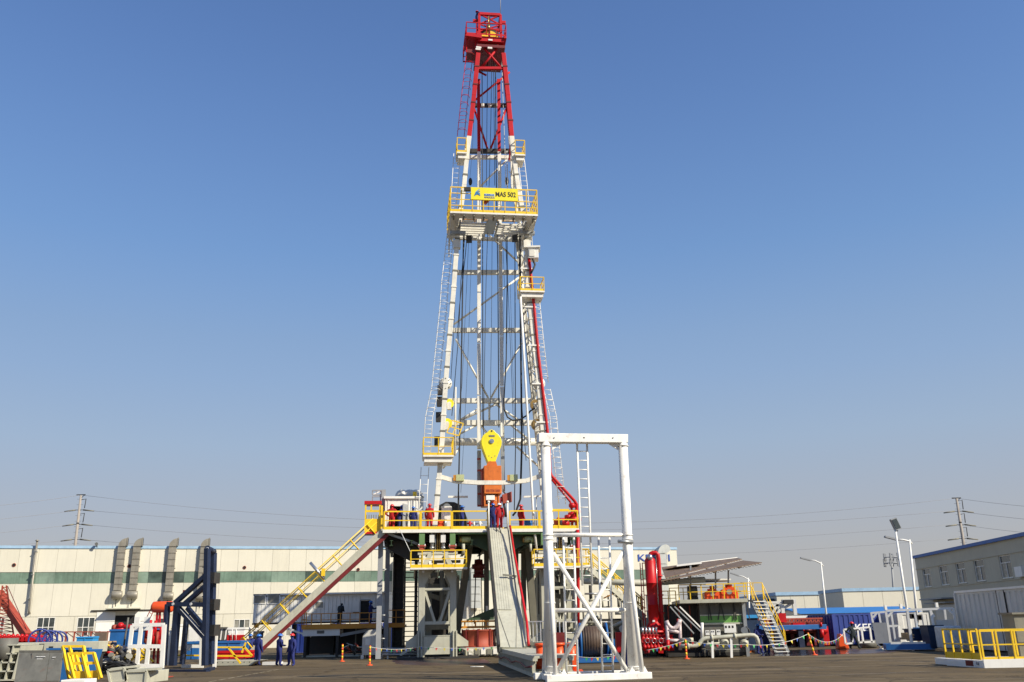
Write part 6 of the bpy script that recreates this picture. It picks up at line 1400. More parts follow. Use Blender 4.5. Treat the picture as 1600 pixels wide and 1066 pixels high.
dbt = thing('dark_blue_tank', 'dark blue block standing behind the mud tank end and the stairs', 'tank', P(1180,985,64)); a, b = P(1163,1000,64), P(1210,948,64); MB().bx(a.x,64,0.1,P(1182,950,64).x,66,P(1170,950,64).z).bx(P(1182,990,64).x+.01,65,0.1,P(1186,990,64).x,66,P(1190,992,64).z).build('body', M['drkblue'], dbt, .03); MB().bx(a.x-.1,63.9,P(1170,966,64).z,P(1190,966,64).x,64-.002,P(1170,961,64).z).build('blue_ledge', M['lblue'], dbt)
gf = thing('grey_derrick_frame', 'grey steel frame with a dark motor on top rising behind the yard stairs', 'steel frame', P(1228,965,80))
for px, py in ((1198,945),(1222,945),(1240,937)): q = P(px,py,80); B(gf, 'post', q, (q.x,80,0), .28, M['ccont'])
for a, b in (((1195,942),(1226,941)),((1195,946),(1222,946)),((1222,938),(1243,938)),((1222,952),(1240,941)),((1205,962),(1215,944)),((1212,962),(1222,948))): B(gf, 'bar', P(*a,80), P(*b,80), .2, M['ccont'])
a, b = P(1224,944,79.8), P(1239,937,79.8); MB().bx(a.x,79.6,a.z,b.x,80.4,b.z).build('motor', M['dark'], gf, .03)
for (px0,px1,pyt,pyb,lab) in ((1240,1251,988,1010,'white open stand on the ground right of the yard stairs'),(1231,1240,1000,1009,'low white stand just right of the stair foot')):
    q = G(px0,pyb); q2 = G(px1,pyb); t = thing('white_stand', lab, 'stand', q); zt = P(px0,pyt,q.y).z
    for x in (q.x+.06, q2.x-.06): B(t, 'leg', (x,q.y,0), (x,q.y,zt), .11, CW); B(t, 'leg', (x,q.y+.6,0), (x,q.y+.6,zt), .11, CW)
    MB().bx(q.x-.05,q.y-.06,zt,q2.x+.05,q.y+.66,zt+.1).build('top', CW, t); MB().bx(q.x,q.y-.03,zt*.35,q2.x,q.y+.03,zt*.35+.08).build('stretcher', CW, t)
# blue container
a, b = V3((P(1304,1000,73.5).x,73.5,0)), V3((P(1436,1000,75).x,75,0)); FC = Frame(a, b)
bc = thing('blue_container', 'dark blue shipping container with white lettering behind the worker in the red helmet', 'shipping container', a)
zt = FC.at(1310,959.5)[1]; corr_box(FC, 0, FC.len, -6.0, 0, .12, zt, M['cblue'], bc, pitch=.42)
s0, z0 = FC.at(1340,986.5); s1, z1 = FC.at(1364.5,974.5)
text(bc, 'KERUI', FC, s0-.2, z0, z1-z0, .052, M['pwhite'], 'lettering', (s1-s0)*1.75, .02)
for k in range(4): s = FC.at(1401+k*.3,965+k*9)[0]; MB().beam(FC.w(s,.07,zt-.3-k*.55), FC.w(s,.07,zt-.6-k*.55), .1).build('door_lock', M['cleanwhite'], bc)
# second grey block behind frame
gk = thing('grey_panel_container', 'grey ribbed container standing to the right of the blue container', 'shipping container', P(1445,1000,70)); F3 = Frame(V3((P(1407,1000,71).x,71,0)), V3((P(1456,1000,71).x,71,0))); corr_box(F3, 0, F3.len, -5, 0, .1, F3.at(1420,958)[1], M['ccont'], gk, pitch=.5)
# white open frame on a blue skid
WY = 60.0
os_ = thing('open_white_skid_frame', 'white open steel skid frame with a grey side panel on a blue base', 'skid frame', P(1420,1010,WY))
FW_ = Frame(V3((P(1375,1000,WY+.5).x,WY+.5,0)), V3((P(1498,1000,WY-.8).x,WY-.8,0)))
def WB(px, py, n=0):
    r = ray(px, py); c = V3((0,0,CAMH)); o = FW_.o+FW_.n*n; return c+r*((o-c).dot(FW_.n)/r.dot(FW_.n))
for a, b in (((1384,954.5),(1391.5,1004)),((1418,955),(1424,1003)),((1454,953),(1459,980)),((1489,950),(1493.5,978)),((1384,954.5),(1489,950.5)),((1391.5,1005),(1446,1005))): B(os_, 'frame_bar', WB(*a), WB(*b), .14, CW, .14 if abs(a[0]-b[0]) < 12 else .152, up=tuple(FW_.n))
for a, b in (((1387,964),(1395,955)),((1453,955),(1460,964)),((1481,951.5),(1489,959)),((1404,978),(1388,978.5)),((1404,978),(1406,996))): B(os_, 'corner_brace', WB(*a), WB(*b), .13, CW)
for a, b in (((1361,957),(1364,973)),((1373,957),(1376,973)),((1393,960),(1399,1001)),((1429,957),(1437,998)),((1361,958),(1385,956)),((1364,965),(1370,958)),((1476,952),(1478,969))): B(os_, 'frame_bar', WB(*a,-1.9), WB(*b,-1.9), .12, CW, .12, up=tuple(FW_.n))
for px, py in ((1384,953),(1408,951),(1464,949)): q = WB(px,py); B(os_, 'lifting_ear', q, q+V3((0,0,.28)), .15, CW)
pts = [WB(1363,973,.1),WB(1385.5,973,.1),WB(1390,1005,.1),WB(1369,1006,.1)]; MB().prism(pts[::-1], FW_.n*-.05).build('grey_panel', M['grey'], os_)
pts = [WB(1462,969,-.1),WB(1490,968,-.1),WB(1493,978,-.1),WB(1464,978,-.1)]; MB().prism(pts[::-1], FW_.n*-.05).build('grey_panel', M['ccont'], os_)
s0, s1 = FW_.at(1384,1008)[0], FW_.at(1450,1008)[0]; MB().fb(FW_, s0, s1+.5, -2.1, .1, .08, .42).build('blue_base', M['blue'], os_)
for px in (1440,1450): pass
# timber stack, blue tarp box, dark blue box
tw_ = thing('timber_stack', 'pale timber pieces stacked inside the white open skid frame', 'timber', WB(1415,997,-.9))
for k in range(5): a, b = WB(1407,990+k*2.1,-.8), WB(1425+(k%2)*3,990+k*2.1,-.8); B(tw_, 'plank', a, b, .3, M['wood'], .09)
for px0, px1, py0, py1, n0, mt, lab, nm in ((1426,1444,984,1002,-1.3,'drkblue','small dark blue box inside the right part of the white skid frame','blue_box'),(1443,1454,982,1001,-1.1,'lblue','light blue tarpaulin wrapped box right of the timber stack','tarp_box'),(1454,1476,978.5,1013,.3,'drkblue','dark blue bin standing between the white skid frame and the yellow railing','waste_bin')):
    a, b = WB(px0,py1,n0), WB(px1,py0,n0); t = thing(nm, lab, 'box', a)
    a.z = max(a.z, .05) if nm == 'waste_bin' else a.z
    MB().prism([V3((a.x+.1,a.y,a.z)),V3((b.x-.05,a.y,a.z)),V3((b.x,a.y,b.z)),V3((a.x,a.y,b.z))][::1], V3((0,1.2,0))).build('body', M[mt], t, .02)
    MB().bx(a.x-.05,a.y-.06,b.z+.002,b.x+.05,a.y+1.25,b.z+.07).build('rim', M[mt], t)
wr2 = thing('wrapped_pallet', 'pallet wrapped in pale plastic film behind the yellow railing', 'pallet', P(1488,1013,58)); a, b = P(1481,1012,57), P(1503,978,57)
MB().bx(a.x,57,.2,b.x,58.5,b.z).build('wrapped_load', M['plastic'], wr2, .08)
for k in range(6): B(wr2, 'film_fold', (a.x+.1*k,56.98,b.z-.1-.2*k), (a.x+.5+.08*k,56.98,b.z-.7-.12*k), .03, M['cleanwhite'])
MB().bx(a.x-.05,56.95,.02,b.x+.05,58.6,.16).build('pallet_base', M['wood'], wr2)
# lone white guard frame and concrete block
gd = thing('wire_mesh_guard', 'low white guard frame with wire mesh beside the worker in the red helmet', 'guard frame', P(1340,1010,64))
for a, b in (((1318,984),(1321,1006)),((1346,983),(1349,1005)),((1359,981),(1362,1004)),((1318,984),(1359,980)),((1321,1006),(1333,1005)),((1341,1004),(1366,1003)),((1340,985),(1342,1004)),((1329,984),(1333,1006))): B(gd, 'bar', P(*a,65), P(*b,65), .11, CW)
m = MB()
for k in range(7): m.beam(P(1321+k*2,987,65), P(1321+k*2+8,1004,65), .02).beam(P(1331+k*2-4,987,65), P(1319+k*2,1004,65), .02)
kind(m.build('mesh_wires', M['galv'], gd), 'stuff')
ob = thing('orange_block', 'orange plastic block on the ground at the right end of the blue container side', 'block', P(1317,1008,66)); q = P(1316,1003,66); MB().prism([(q.x-.35,66,.02),(q.x+.45,66,.02),(q.x+.3,66,.8),(q.x-.1,66,1.05)], V3((0,.6,0))).build('body', M['redorange'], ob, .05)
cbk = thing('concrete_block', 'grey concrete drum lying beside the worker in the red helmet', 'concrete block', G(1357,1013)); q = G(1357,1013); MB().tube(q+V3((-.5,0,.3)), q+V3((.55,0,.27)), .28, n=14).build('drum', M['plate'], cbk); MB().beam(q+V3((.5,0,.4)), q+V3((.9,0,.05)), .07).build('bar', CW, cbk)
for i, (px, py, ln, lab) in enumerate(((1396,1013,22,'white offcut channel on the ground left of the other white channel, nearest to the rusty wet patch'),(1436,1012,20,'white offcut channel on the ground in front of the dark blue bin'))):
    q = G(px,py); q2 = G(px+ln,py-1.5); t = thing('steel_offcut', ['white steel channel lying on the ground by the rusty wet patch','white steel channel lying on the ground in front of the dark blue bin'][i], 'steel part', q)
    B(t, 'channel', q+V3((0,0,.09)), q2+V3((0,0,.09)), .3, CW, .16)
    for f in (.1,.5,.85): p_ = q.lerp(q2,f); B(t, 'lug', p_+V3((0,0,.17)), p_+V3((0,0,.34)), .12, CW)
    if i == 0: B(t, 'plank', G(1375,1014,.06), G(1398,1013,.06), .2, CW, .06)
# grey-white container on the right, in shade
a, b = G(1509,1015.5), G(1600,1040); a = V3((24.9,55.5,0)); q = G(1509,1016); a = V3((q.x,q.y,0)); FG = Frame(a, V3((a.x-.25,a.y-12.5,0)))
gc_ = thing('ribbed_cabin', 'large grey white ribbed steel cabin in shade behind the yellow railing', 'cabin', a)
zt = FG.at(1500,927)[1]; corr_box(FG, 0, FG.len, -3, 0, .1, zt, M['ccont'], gc_, pitch=.62, dep=.06)
MB().fb(FG, -.1, FG.len, -3.05, .12, zt+.012, zt+.14).build('roof_rim', CW, gc_); MB().fb(FG, -.12, .05, .0, .18, 0, zt+.012).build('corner_post', M['ccont'], gc_)
for k in range(2): s = 5.2+k*.9; MB().fb(FG, s, s+.04, .0, .08, .1, zt).build('door_gap', M['dark'], gc_)
dkb = thing('dark_box', 'dark box at the right edge of the photo beside the ribbed cabin', 'box', G(1596,1030)); q = P(1597,985,40); MB().bx(q.x-.25,40,.0,q.x+.9,41,P(1597,960,40).z).build('body', M['olive'], dkb); MB().bx(q.x-.35,39.9,P(1597,960,40).z+.002,q.x+1,41.1,P(1597,960,40).z+.08).build('lid', M['olive'], dkb)
# yellow railed platform on the right
yp = thing('railed_platform', 'low white platform with bright yellow railings in the right foreground', 'platform', G(1540,1043))
A1_, A0_ = V3((G(1538,1044).x, G(1538,1044).y, 0)), V3((G(1481,1040).x, G(1481,1040).y, 0)); dL = (A1_-A0_); 
A2_ = V3((A1_.x+4.6, A1_.y-.1, 0)); zt = .31
nb = V3((.0,2.2,0))
FA = Frame(A0_, A1_); FB2 = Frame(A1_, A2_)
MB().prism([A0_+V3((0,0,.02)), A1_+V3((0,0,.02)), A2_+V3((0,0,.02)), A2_+V3((0,3.4,.02)), A0_+V3((.0,1.2,.02))][::1], V3((0,0,zt-.05))).build('base', CW, yp)
MB().fb(FB2, 0, FB2.len, -.01, .04, 0, zt+.02).build('front_sheet', CW, yp); MB().fb(FB2, 1.75, 1.78, .04, .06, 0, zt).build('sheet_seam', M['grey'], yp)
MB().fb(FA, 0, FA.len, 0.0, .04, .0, zt-.1).build('side_sheet', CW, yp)
MB().fb(FA, FA.len*.55, FA.len*.75, .042, .05, .05, zt-.05).build('rust_stain', M['dred'], yp)
q = FA.w(FA.len*.88,.04,.17); T(yp, 'lifting_eye', q, q+FA.n*.05, .07, M['grey'], 12)
railing(yp, [A0_+V3((.05,.12,zt)), A1_+V3((-.02,.1,zt))], 1.18, .72, M['yellow'], .032, 1, .26, box=True)
railing(yp, [A1_+V3((.08,.08,zt)), A2_+V3((0,.08,zt))], 1.15, .62, M['yellow'], .034, 1, .1, box=True)
railing(yp, [A1_+V3((.1,.9,zt)), A2_+V3((0,.9,zt))], 1.1, .9, M['yellow'], .03, 1, 0, box=True)
# ================================================================== white site cabin on stilts, left of the rig
CY = 74.0
cbn = thing('site_cabin', 'long white site cabin raised on a dark base behind the stairway', 'cabin', P(497,1010,CY))
FCb = Frame(V3((P(394,1000,CY).x,CY,0)), V3((P(604,1000,CY).x,CY,0)))
z0, z1 = FCb.at(500,974)[1], FCb.at(500,929)[1]; mid = FCb.at(441,950)[0]
MB().fb(FCb, 0, FCb.len, -3, -.06, z0, z1).build('wall_core', CW, cbn)
k = 34
dA, dB = FCb.at(563.5,950)[0], FCb.at(577,950)[0]; dz = FCb.at(570,939)[1]
for i in range(k):
    a, b = FCb.len*i/k, FCb.len*(i+1)/k
    if b > dA and a < dB: continue
    MB().fb(FCb, a+.015, b-.015, -.06, (.0 if a > mid else .25), z0+.12, z1-.12).build('wall_board', CW, cbn)
MB().fb(FCb, -.05, FCb.len+.05, -3.1, .3, z1-.001, z1+.12).build('roof', CW, cbn); MB().fb(FCb, -.02, FCb.len, -.05, .27, z0-.02, z0+.1).build('bottom_rail', M['dark'], cbn)
for px0, px1, py0, py1, sid in ((398.5,416,943,930,1),(420,438,943,930,1),(492.5,505.5,950,941,0)):
    s0, a = FCb.at(px0,py0); s1, b = FCb.at(px1,py1); n = .25 if sid else 0
    f = MB().fb(FCb, s0-.06, s1+.06, n, n+.05, a-.06, a).fb(FCb, s0-.06, s1+.06, n, n+.05, b, b+.06).fb(FCb, s0-.06, s0, n, n+.05, a, b).fb(FCb, s1, s1+.06, n, n+.05, a, b).build('window', CW, cbn)
    MB().fb(FCb, s0, s1, n, n+.02, a, b).build('pane', M['curtain'], f)
MB().fb(FCb, dA, dB, -.055, -.04, z0+.1, dz).build('doorway', M['void'], cbn); MB().fb(FCb, dA-.06, dA, -.06, .05, z0+.1, dz+.05).fb(FCb, dB, dB+.06, -.06, .05, z0+.1, dz+.05).fb(FCb, dA-.06, dB+.06, -.06, .05, dz+.051, dz+.1).build('door_frame', M['grey'], cbn)
s0 = FCb.at(552,950)[0]; MB().fb(FCb, s0, dA-.1, .01, .05, FCb.at(556,956)[1], dz).build('hatch', CW, cbn); MB().fb(FCb, s0, dA-.1, .05, .12, FCb.at(556,956.5)[1]-.06, FCb.at(556,956.5)[1]).build('hatch_ledge', M['dark'], cbn)
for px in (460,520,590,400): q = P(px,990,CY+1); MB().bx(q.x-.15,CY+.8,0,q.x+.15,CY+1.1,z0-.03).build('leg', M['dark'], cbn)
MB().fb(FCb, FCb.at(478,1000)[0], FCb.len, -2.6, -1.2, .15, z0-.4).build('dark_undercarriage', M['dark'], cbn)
s0 = FCb.at(436,975)[0]; MB().beam(FCb.w(s0,.1,z0-.1), FCb.w(s0+2.6,.1,z0-1.0), .14).build('stay', CW, cbn); MB().tube(FCb.at and FCb.w(FCb.at(398,975)[0],.0,z0-.1), FCb.w(FCb.at(403,975)[0],.0,z0-.12), .16).build('red_lamp', M['red'], cbn)
wk = thing('orange_railed_walkway', 'walkway with thin orange railings along the white site cabin', 'walkway', P(530,1000,72)); FW2 = Frame(V3((P(470,1000,72).x,72,0)), V3((P(591,1000,72).x,72,0))); zw = FW2.at(530,978)[1]
MB().fb(FW2, 0, FW2.len, -1.6, 0, zw-.22, zw).build('deck', M['oryel'], wk); railing(wk, [FW2.w(0,-.05,zw), FW2.w(FW2.len,-.05,zw)], FW2.at(530,958.5)[1]-zw, .78, M['oryel'], .03, 1, .14)
railing(wk, [FW2.w(0,-1.6,zw), FW2.w(0,-.05,zw)], 1.05, .78, M['oryel'], .03, 1, .14)
a, b = FW2.at(472,994)[0], FW2.at(530.5,994)[0]; zb = FW2.at(500,994)[1]
MB().fb(FW2, a, b, -1.5, -.1, zb, zw-.222).build('white_box_beam', CW, wk, .02); MB().fb(FW2, a+1.1, b-1.2, -.1, -.07, zb+.18, zb+.4).build('vent_grille', M['plate'], wk)
for px in (552,570,585): q = FW2.at(px,985)[0]; MB().fb(FW2, q, q+.08, -1, -.9, 0, zw-.23).build('post', M['olive'], wk)
MB().beam(FW2.w(b,-.3,zb+.02), FW2.w(FW2.len+.3,-.3,zb+.55), .1, .22).build('sloping_beam', M['grey'], wk)
MB().fb(FW2, a+.1, a+.3, -1.4, -.2, .0, zb-.01).build('leg', M['dark'], wk); MB().fb(FW2, b-.3, b-.1, -1.4, -.2, 0, zb-.01).build('leg', M['dark'], wk); MB().fb(FW2, a, b+1.5, -1.2, -.3, .0, .12).build('ground_beam', M['cream'], wk)
wk2 = thing('orange_railed_landing', 'short orange railed landing right behind the tall grey column', 'walkway', P(617,1000,71)); F4 = Frame(V3((P(604,1000,71).x,71,0)), V3((P(632,1000,71).x,71,0))); MB().fb(F4, 0, F4.len, -1.2, 0, zw-.2, zw).build('deck', M['oryel'], wk2); railing(wk2, [F4.w(0,-.05,zw), F4.w(F4.len,-.05,zw)], 1.05, .7, M['oryel'], .03, 1, .12)
MB().fb(F4, 0, .1, -.2, -.1, 0, zw-.21).build('post', M['grey'], wk2)
for i, (px0, px1, Yc, lab) in enumerate(((517,529,84,'narrow blue container side seen in the dark gap under the site cabin'),(561,588,85,'blue container seen under the right end of the walkway left of the grey column'),(598,612,86,'blue container seen just right of the tall grey column'),(455,472,83,'blue container half hidden behind the foot of the stairway'))):
    F5 = Frame(V3((P(px0,1000,Yc).x,Yc,0)), V3((P(px1+3,1000,Yc).x,Yc,0))); t = thing('blue_container', lab, 'shipping container', F5.w(0,0,0)); corr_box(F5, 0, F5.len, -2.4, 0, .1, 2.5, M['cblue'], t, pitch=.3)
dt = thing('dome_tank', 'grey round topped tank with white label just left of the tall grey column', 'tank', P(581,1020,66)); q = V3((P(580,1000,66).x,66,0)); 
MB().prism([q+V3((-.62,0,.25)),q+V3((.62,0,.25)),q+V3((.62,0,1.3))]+[q+V3((.62*math.cos(a),0,1.3+.62*math.sin(a))) for a in [math.pi*j/10 for j in range(1,10)]]+[q+V3((-.62,0,1.3))], V3((0,1.4,0))).build('shell', M['ccont'], dt)
MB().bx(q.x-.4,65.96,.9,q.x-.05,65.999,1.35).build('label', CW, dt); MB().bx(q.x-.7,66,0,q.x-.5,67,.25).bx(q.x+.5,66,0,q.x+.7,67,.25).build('feet', CW, dt)
js = thing('junk_pile', 'dark heap of pipes and hoses on the ground under the walkway', 'scrap pile', P(545,1018,68)); rnd = random.Random(3)
for k in range(18): q = P(rnd.uniform(535,575),rnd.uniform(1008,1018),68+rnd.random()); d = V3((rnd.uniform(-1,1),rnd.uniform(-.4,.4),rnd.uniform(-.3,.4))).normalized()*rnd.uniform(.2,.7); MB().tube(q-d,q+d,rnd.uniform(.03,.09),n=6).build('pipe', rnd.choice([M['dark'],M['cream'],M['brick'],M['dark'],M['galv']]), js)
gp = thing('ground_pipes', 'pale pipes lying low along the ground between grey column and pedestal', 'pipe', P(620,1022,64))
for py, y in ((1014,65),(1019,64.3),(1023,64)): T(gp, 'pipe', P(597,py,y), P(652,py,y), .07, M['galv'], 8)
for px in (606,640): MB().beam(P(px,1012,64.5), V3((P(px,1020,64.5).x,64.5,0)), .09).build('support', CW, gp)

# ================================================================== navy frame
NYf = 50.6
nf = thing('navy_lattice_frame', 'tall navy blue steel frame with ladder rungs and diagonal braces', 'steel frame', P(290,1050,NYf))
FN = Frame(V3((P(252,1050,51.2).x,51.4,0)), V3((P(331,1050,50).x,50.2,0)))
def NP(px, py, n=0):
    r = ray(px, py); c = V3((0,0,CAMH)); o = FN.o+FN.n*n; return c+r*((o-c).dot(FN.n)/r.dot(FN.n))
NV = M['navy']; fn_ = tuple(FN.n)
MB().prism([NP(236,1046.5,.3),NP(322,1047,.3),NP(322,1054,.3),NP(240,1054,.3)][::-1], FN.n*-.35).build('base_beam', NV, nf); MB().beam(NP(322,1051,.1), NP(331.5,1048,-2.0), .3, .4).build('base_beam', NV, nf)
for a, b, w_, n in (((324,857,),(319.5,1047),.27,.1),((334,864),(329,1046),.27,-1.7),((262,944),(255,1046),.20,.1),((278,942),(269.5,1046),.36,.0),((292,960),(284,1046),.2,-1.6)):
    q0, q1 = NP(a[0],a[1],n), NP(b[0],b[1],n); q1.z = .3; MB().beam(q0, q1, w_, .26, up=fn_).build('column', NV, nf, .01)
T(nf, 'top_roller', NP(324,857,.1), NP(334,862,-1.7), .16, NV, 12); q = NP(324,857.5,.15); MB().tube(q-FN.n*.05, q+FN.n*.06, .09, n=12).build('roller_cap', M['silver'], nf)
B(nf, 'head_beam', NP(262,944,.1), NP(322,945,.1), .24, NV, .24, fn_); B(nf, 'head_beam', NP(278,944,-1.6), NP(330,945,-1.6), .2, NV, .22, fn_); B(nf, 'head_beam', NP(264,944,.1), NP(277,945,-1.6), .2, NV)
for a, b, n in (((274,942),(322,899),.1),((287,945),(322,915),-1.2),((279,950),(319,995),.1),((293,950),(322,984),-1.2)): B(nf, 'diagonal_brace', NP(*a,n), NP(*b,n), .22, NV, .24, fn_)
for a, b in (((282,952),(319,993.5)),): MB().beam(NP(*a,.22), NP(*b,.22), .02, .05, up=fn_).build('worn_edge', M['ccont'], nf)
for py in (886,897,910,921,932,942,953,964,976,987,998,1009,1020,1031): T(nf, 'rung', NP(316,py,.1), NP(327,py+2,-1.6), .025, NV, 5)
for py in (903,945,985): c = NP(332,py,-1.3); MB().fb(FN, (c-FN.o).dot(FN.d)-.14, (c-FN.o).dot(FN.d)+.16, -1.75, -1.25, c.z-.3, c.z+.3).build('latch_box', M['dark'], nf)
for px in (270.5,298.5): q = NP(px,944,.24); MB().tube(q, q+FN.n*.03, .08, n=10).build('bolt_cap', CW, nf)
MB().bx(*(NP(285.5,928,.0)), *(NP(290,922,.0)+V3((0,.2,0)))).build('rusty_lug', M['dred'], nf)
bp_ = thing('rusty_plate', 'small rusty plate lying flat on the ground in front of the navy frame', 'plate', G(246,1058)); q = G(246,1059); MB().bx(q.x-.6,q.y-.4,0.006,q.x+.6,q.y+.4,.05).build('plate', M['brick'], bp_)

# ================================================================== white guard frames, railings, tanks left of the stairway
def gframe(name, label, cat, bars, Y, w_, mt, group=None):
    q = P(bars[0][0][0], bars[0][0][1], Y); t = thing(name, label, cat, V3((q.x, Y, 0)), group)
    for i_, b in enumerate(bars): MB().beam(P(*b[0],Y+(b[2] if len(b) > 2 else 0)), P(*b[1],Y+(b[2] if len(b) > 2 else 0)), w_+.003*i_, w_*.7+.007*i_, up=(0,1,0)).build('bar', mt, t)
    return t
gframe('white_panel_frame','large white welded panel frame leaning left of the navy frame','steel frame',
 [((207,977),(257,976)),((207,977),(199,1040)),((221,978),(214,1040)),((236,977),(229,1040)),((201,1010),(256,1010)),((199,1040),(256,1041)),((257,976),(253,1041))], 50.5, .18, CW)
gframe('white_rear_frame','white post frame standing behind the leaning white panel frame','steel frame',
 [((213,964),(211,985)),((217,964),(215,985)),((228,964),(226,985)),((232,964),(230,985)),((208,977),(262,977)),((262,962),(260,985))], 55, .16, CW)
gframe('white_low_frame','white box frame seen through the legs of the navy frame','steel frame',
 [((284,1010),(316,1010)),((315,982),(314,1040)),((284,1041),(318,1041)),((266,985),(262,1040)),((338,976),(335,1043)),((294,1010),(294,1017))], 53.5, .17, CW)
ry = thing('yellow_folded_rail', 'yellow railing section lying folded on the cream skid left of the workers', 'railing', P(365,1036,54))
for a, b in (((338,1011.5),(381,1011.5)),((338,1025),(393,1025)),((357,1012),(376,1037)),((381,1010),(394,1025)),((384,1004),(378,1020)),((260,1024),(338,1024.5))): B(ry, 'bar', P(*a,54), P(*b,54), .09, M['yellow'])
ck = thing('flat_cream_skid', 'flat cream skid on the ground below the folded yellow railing', 'skid', G(365,1041)); q0, q1 = G(332,1041.5), G(399,1040.5); FK = Frame(q0, q1)
MB().prism([FK.w(0,0,.03),FK.w(FK.len-.3,0,.03),FK.w(FK.len+.15,0,.30),FK.w(-.0,0,.34)], FK.n*-1.6).build('beam', M['cream'], ck, .01)
for k in range(8): q = FK.w(.3+k*.34,.0,.22); T(ck, 'hole', q, q+FK.n*.01, .03, M['dark'], 8)
MB().fb(FK, FK.len+.3, FK.len+1.5, -.6, -.3, .02, .2).fb(FK, FK.len+1.6, FK.len+2.0, -.5, -.3, .02, .16).build('loose_beam', CW, ck)
def tankbox(name, label, cat, px0, px1, py0, py1, Y, d, mt, ex=(), roof=None):
    a, b = P(px0,py1,Y), P(px1,py0,Y); a.z = max(.02, a.z); t = thing(name, label, cat, V3((a.x,Y,0)))
    MB().bx(a.x,Y,a.z,b.x,Y+d,b.z).build('body', mt, t, .03)
    MB().bx(a.x-.04,Y-.05,b.z-.1,b.x+.04,Y+d+.05,b.z+.03).build('top_rim', mt, t)
    n = max(2, int((b.x-a.x)/.9))
    for k in range(1, n): x = a.x+(b.x-a.x)*k/n; MB().bx(x-.03,Y-.04,a.z+.03,x+.03,Y-.002,b.z-.11).build('rib', mt, t)
    return t, a, b
tankbox('blue_tank','blue steel tank seen between the navy frame legs','tank',290,312,1003,1031,55,2,M['blue'])
tankbox('blue_tank','blue tank standing above the red one behind the yellow folded railing','tank',337,376,1002,1017,60,2,M['blue'])
tankbox('red_tank','long red tank low on the ground behind the yellow folded railing','tank',337,384,1017.5,1030,59,2,M['red'])
t, a, b = tankbox('white_tank','white tank with red lower band and ladder behind the folded railing','tank',355,383,981,1001,64,2,CW)
MB().bx(a.x-.01,63.94,a.z,b.x+.01,63.999,a.z+.35).build('red_band', M['red'], t); ladder(t, [P(363,1001,63.8),P(363,983,63.8)], [P(369,1001,63.8),P(369,983,63.8)], .35, CW, .025, .015)
t, a, b = tankbox('white_container','white ribbed container with door bars right of the white tank','shipping container',383,390,982,1001,65,2,CW)
for k in range(3): T(t, 'door_bar', (a.x+.12+k*.22,64.94,a.z), (a.x+.12+k*.22,64.94,b.z), .025, M['galv'], 6)
t, a, b = tankbox('white_container','white ribbed container seen between the navy frame legs','shipping container',293,313,981,1004,62,2.4,CW); FX = Frame(V3((a.x,62,0)), V3((b.x,62,0)))
for k in range(12): x = a.x+.06+k*(b.x-a.x)/12; MB().bx(x,61.95,a.z+.05,x+.07,61.995,b.z-.1).build('rib', CW, t)
t, a, b = tankbox('white_slat_box','white slatted box with dark bottom seen left of the navy middle legs','box',265,276,976,1012,60,1.5,CW)
for k in range(5): z = a.z+(b.z-a.z)*k/5; MB().bx(a.x,59.95,z,b.x,59.98,z+.05).build('slat_gap', M['dark'], t)
dg = thing('dark_rack', 'dark rack with crossed bars behind the white tank and navy frame', 'rack', P(347,1000,66)); MB().bx(*P(340,1002,67), *(P(355,982,67)+V3((0,1,0)))).build('back', M['dark'], dg)
for k in range(4): B(dg, 'bar', P(341+k*3.5,1000,66.6), P(343.5+k*3.5,982,66.6), .08, CW if k%2 else M['plate']); 
B(dg, 'top_bar', P(339,981,66.5), P(356,981,66.5), .1, M['plate'])
tankbox('navy_box','navy box below the hall window left of the site cabin','box',389,400,987,998,66,2,M['navy'])
# orange tank on red legs
ot = thing('orange_tank', 'orange horizontal tank raised on red legs left of the navy frame', 'tank', P(255,1000,62)); c = P(253,948.5,62)
MB().lathe(c-V3((.52,0,0)), (1,0,0), [(0,-.18),(.2,-.15),(.34,-.05),(.36,.05),(.36,1.15),(.3,1.25),(0,1.3)], 20).build('vessel', M['redorange'], ot); T(ot, 'nozzle', c+V3((-.2,0,.3)), c+V3((-.2,0,.55)), .08, M['dark'])
for px0, px1 in ((246,242),(250,249),(257,260),(261,263)): B(ot, 'leg', P(px0,955,62), V3((P(px1,1010,62).x,62,0)), .12, M['red'])
ladder(ot, [P(245,945,61.8), P(230,975,61.8)], [P(240,942,61.8), P(226,972,61.8)], .3, M['brick'], .03, .02)
rr_ = thing('red_pump_unit', 'bright red pump machinery below the orange tank', 'pump', P(235,1010,58)); rnd = random.Random(9)
MB().bx(*(P(226,1010,58)), *(P(252,984,58)+V3((0,1,0)))).build('body', M['red'], rr_, .03)
for k in range(9): q = P(228+k*2.9,rnd.uniform(982,1008),57.8); MB().tube(q-V3((0,0,.4)), q+V3((0,0,.5)), rnd.uniform(.07,.16), n=8).build('pipe', M['red'] if k%3 else M['brick'], rr_)
rp2 = thing('red_cylinder_rack', 'red cylinders and a red ball valve above the blue tank left of the doorway', 'machinery', P(190,985,62)); q = P(188.5,977.5,62)
MB().ell(q, (.22,.22,.2), 12, 8).tube(q-V3((.28,0,.3)), q+V3((.28,0,-.3)), .22, n=14).build('ball_valve', M['red'], rp2); T(rp2, 'pipe', P(181,981,62), P(240,979,62), .18, M['red'], 12); T(rp2, 'cap', P(176,981,62), P(182,981,62), .2, M['brick'], 12)
t, a, b = tankbox('blue_tank','wide bright blue tank in front of the hall doorway','tank',169,231,983,1014,60,2,M['blue'])
t, a, b = tankbox('wooden_crate','brown wooden crate left of the wide blue tank','crate',150,167,1003,1017,56,1.2,M['wood'])
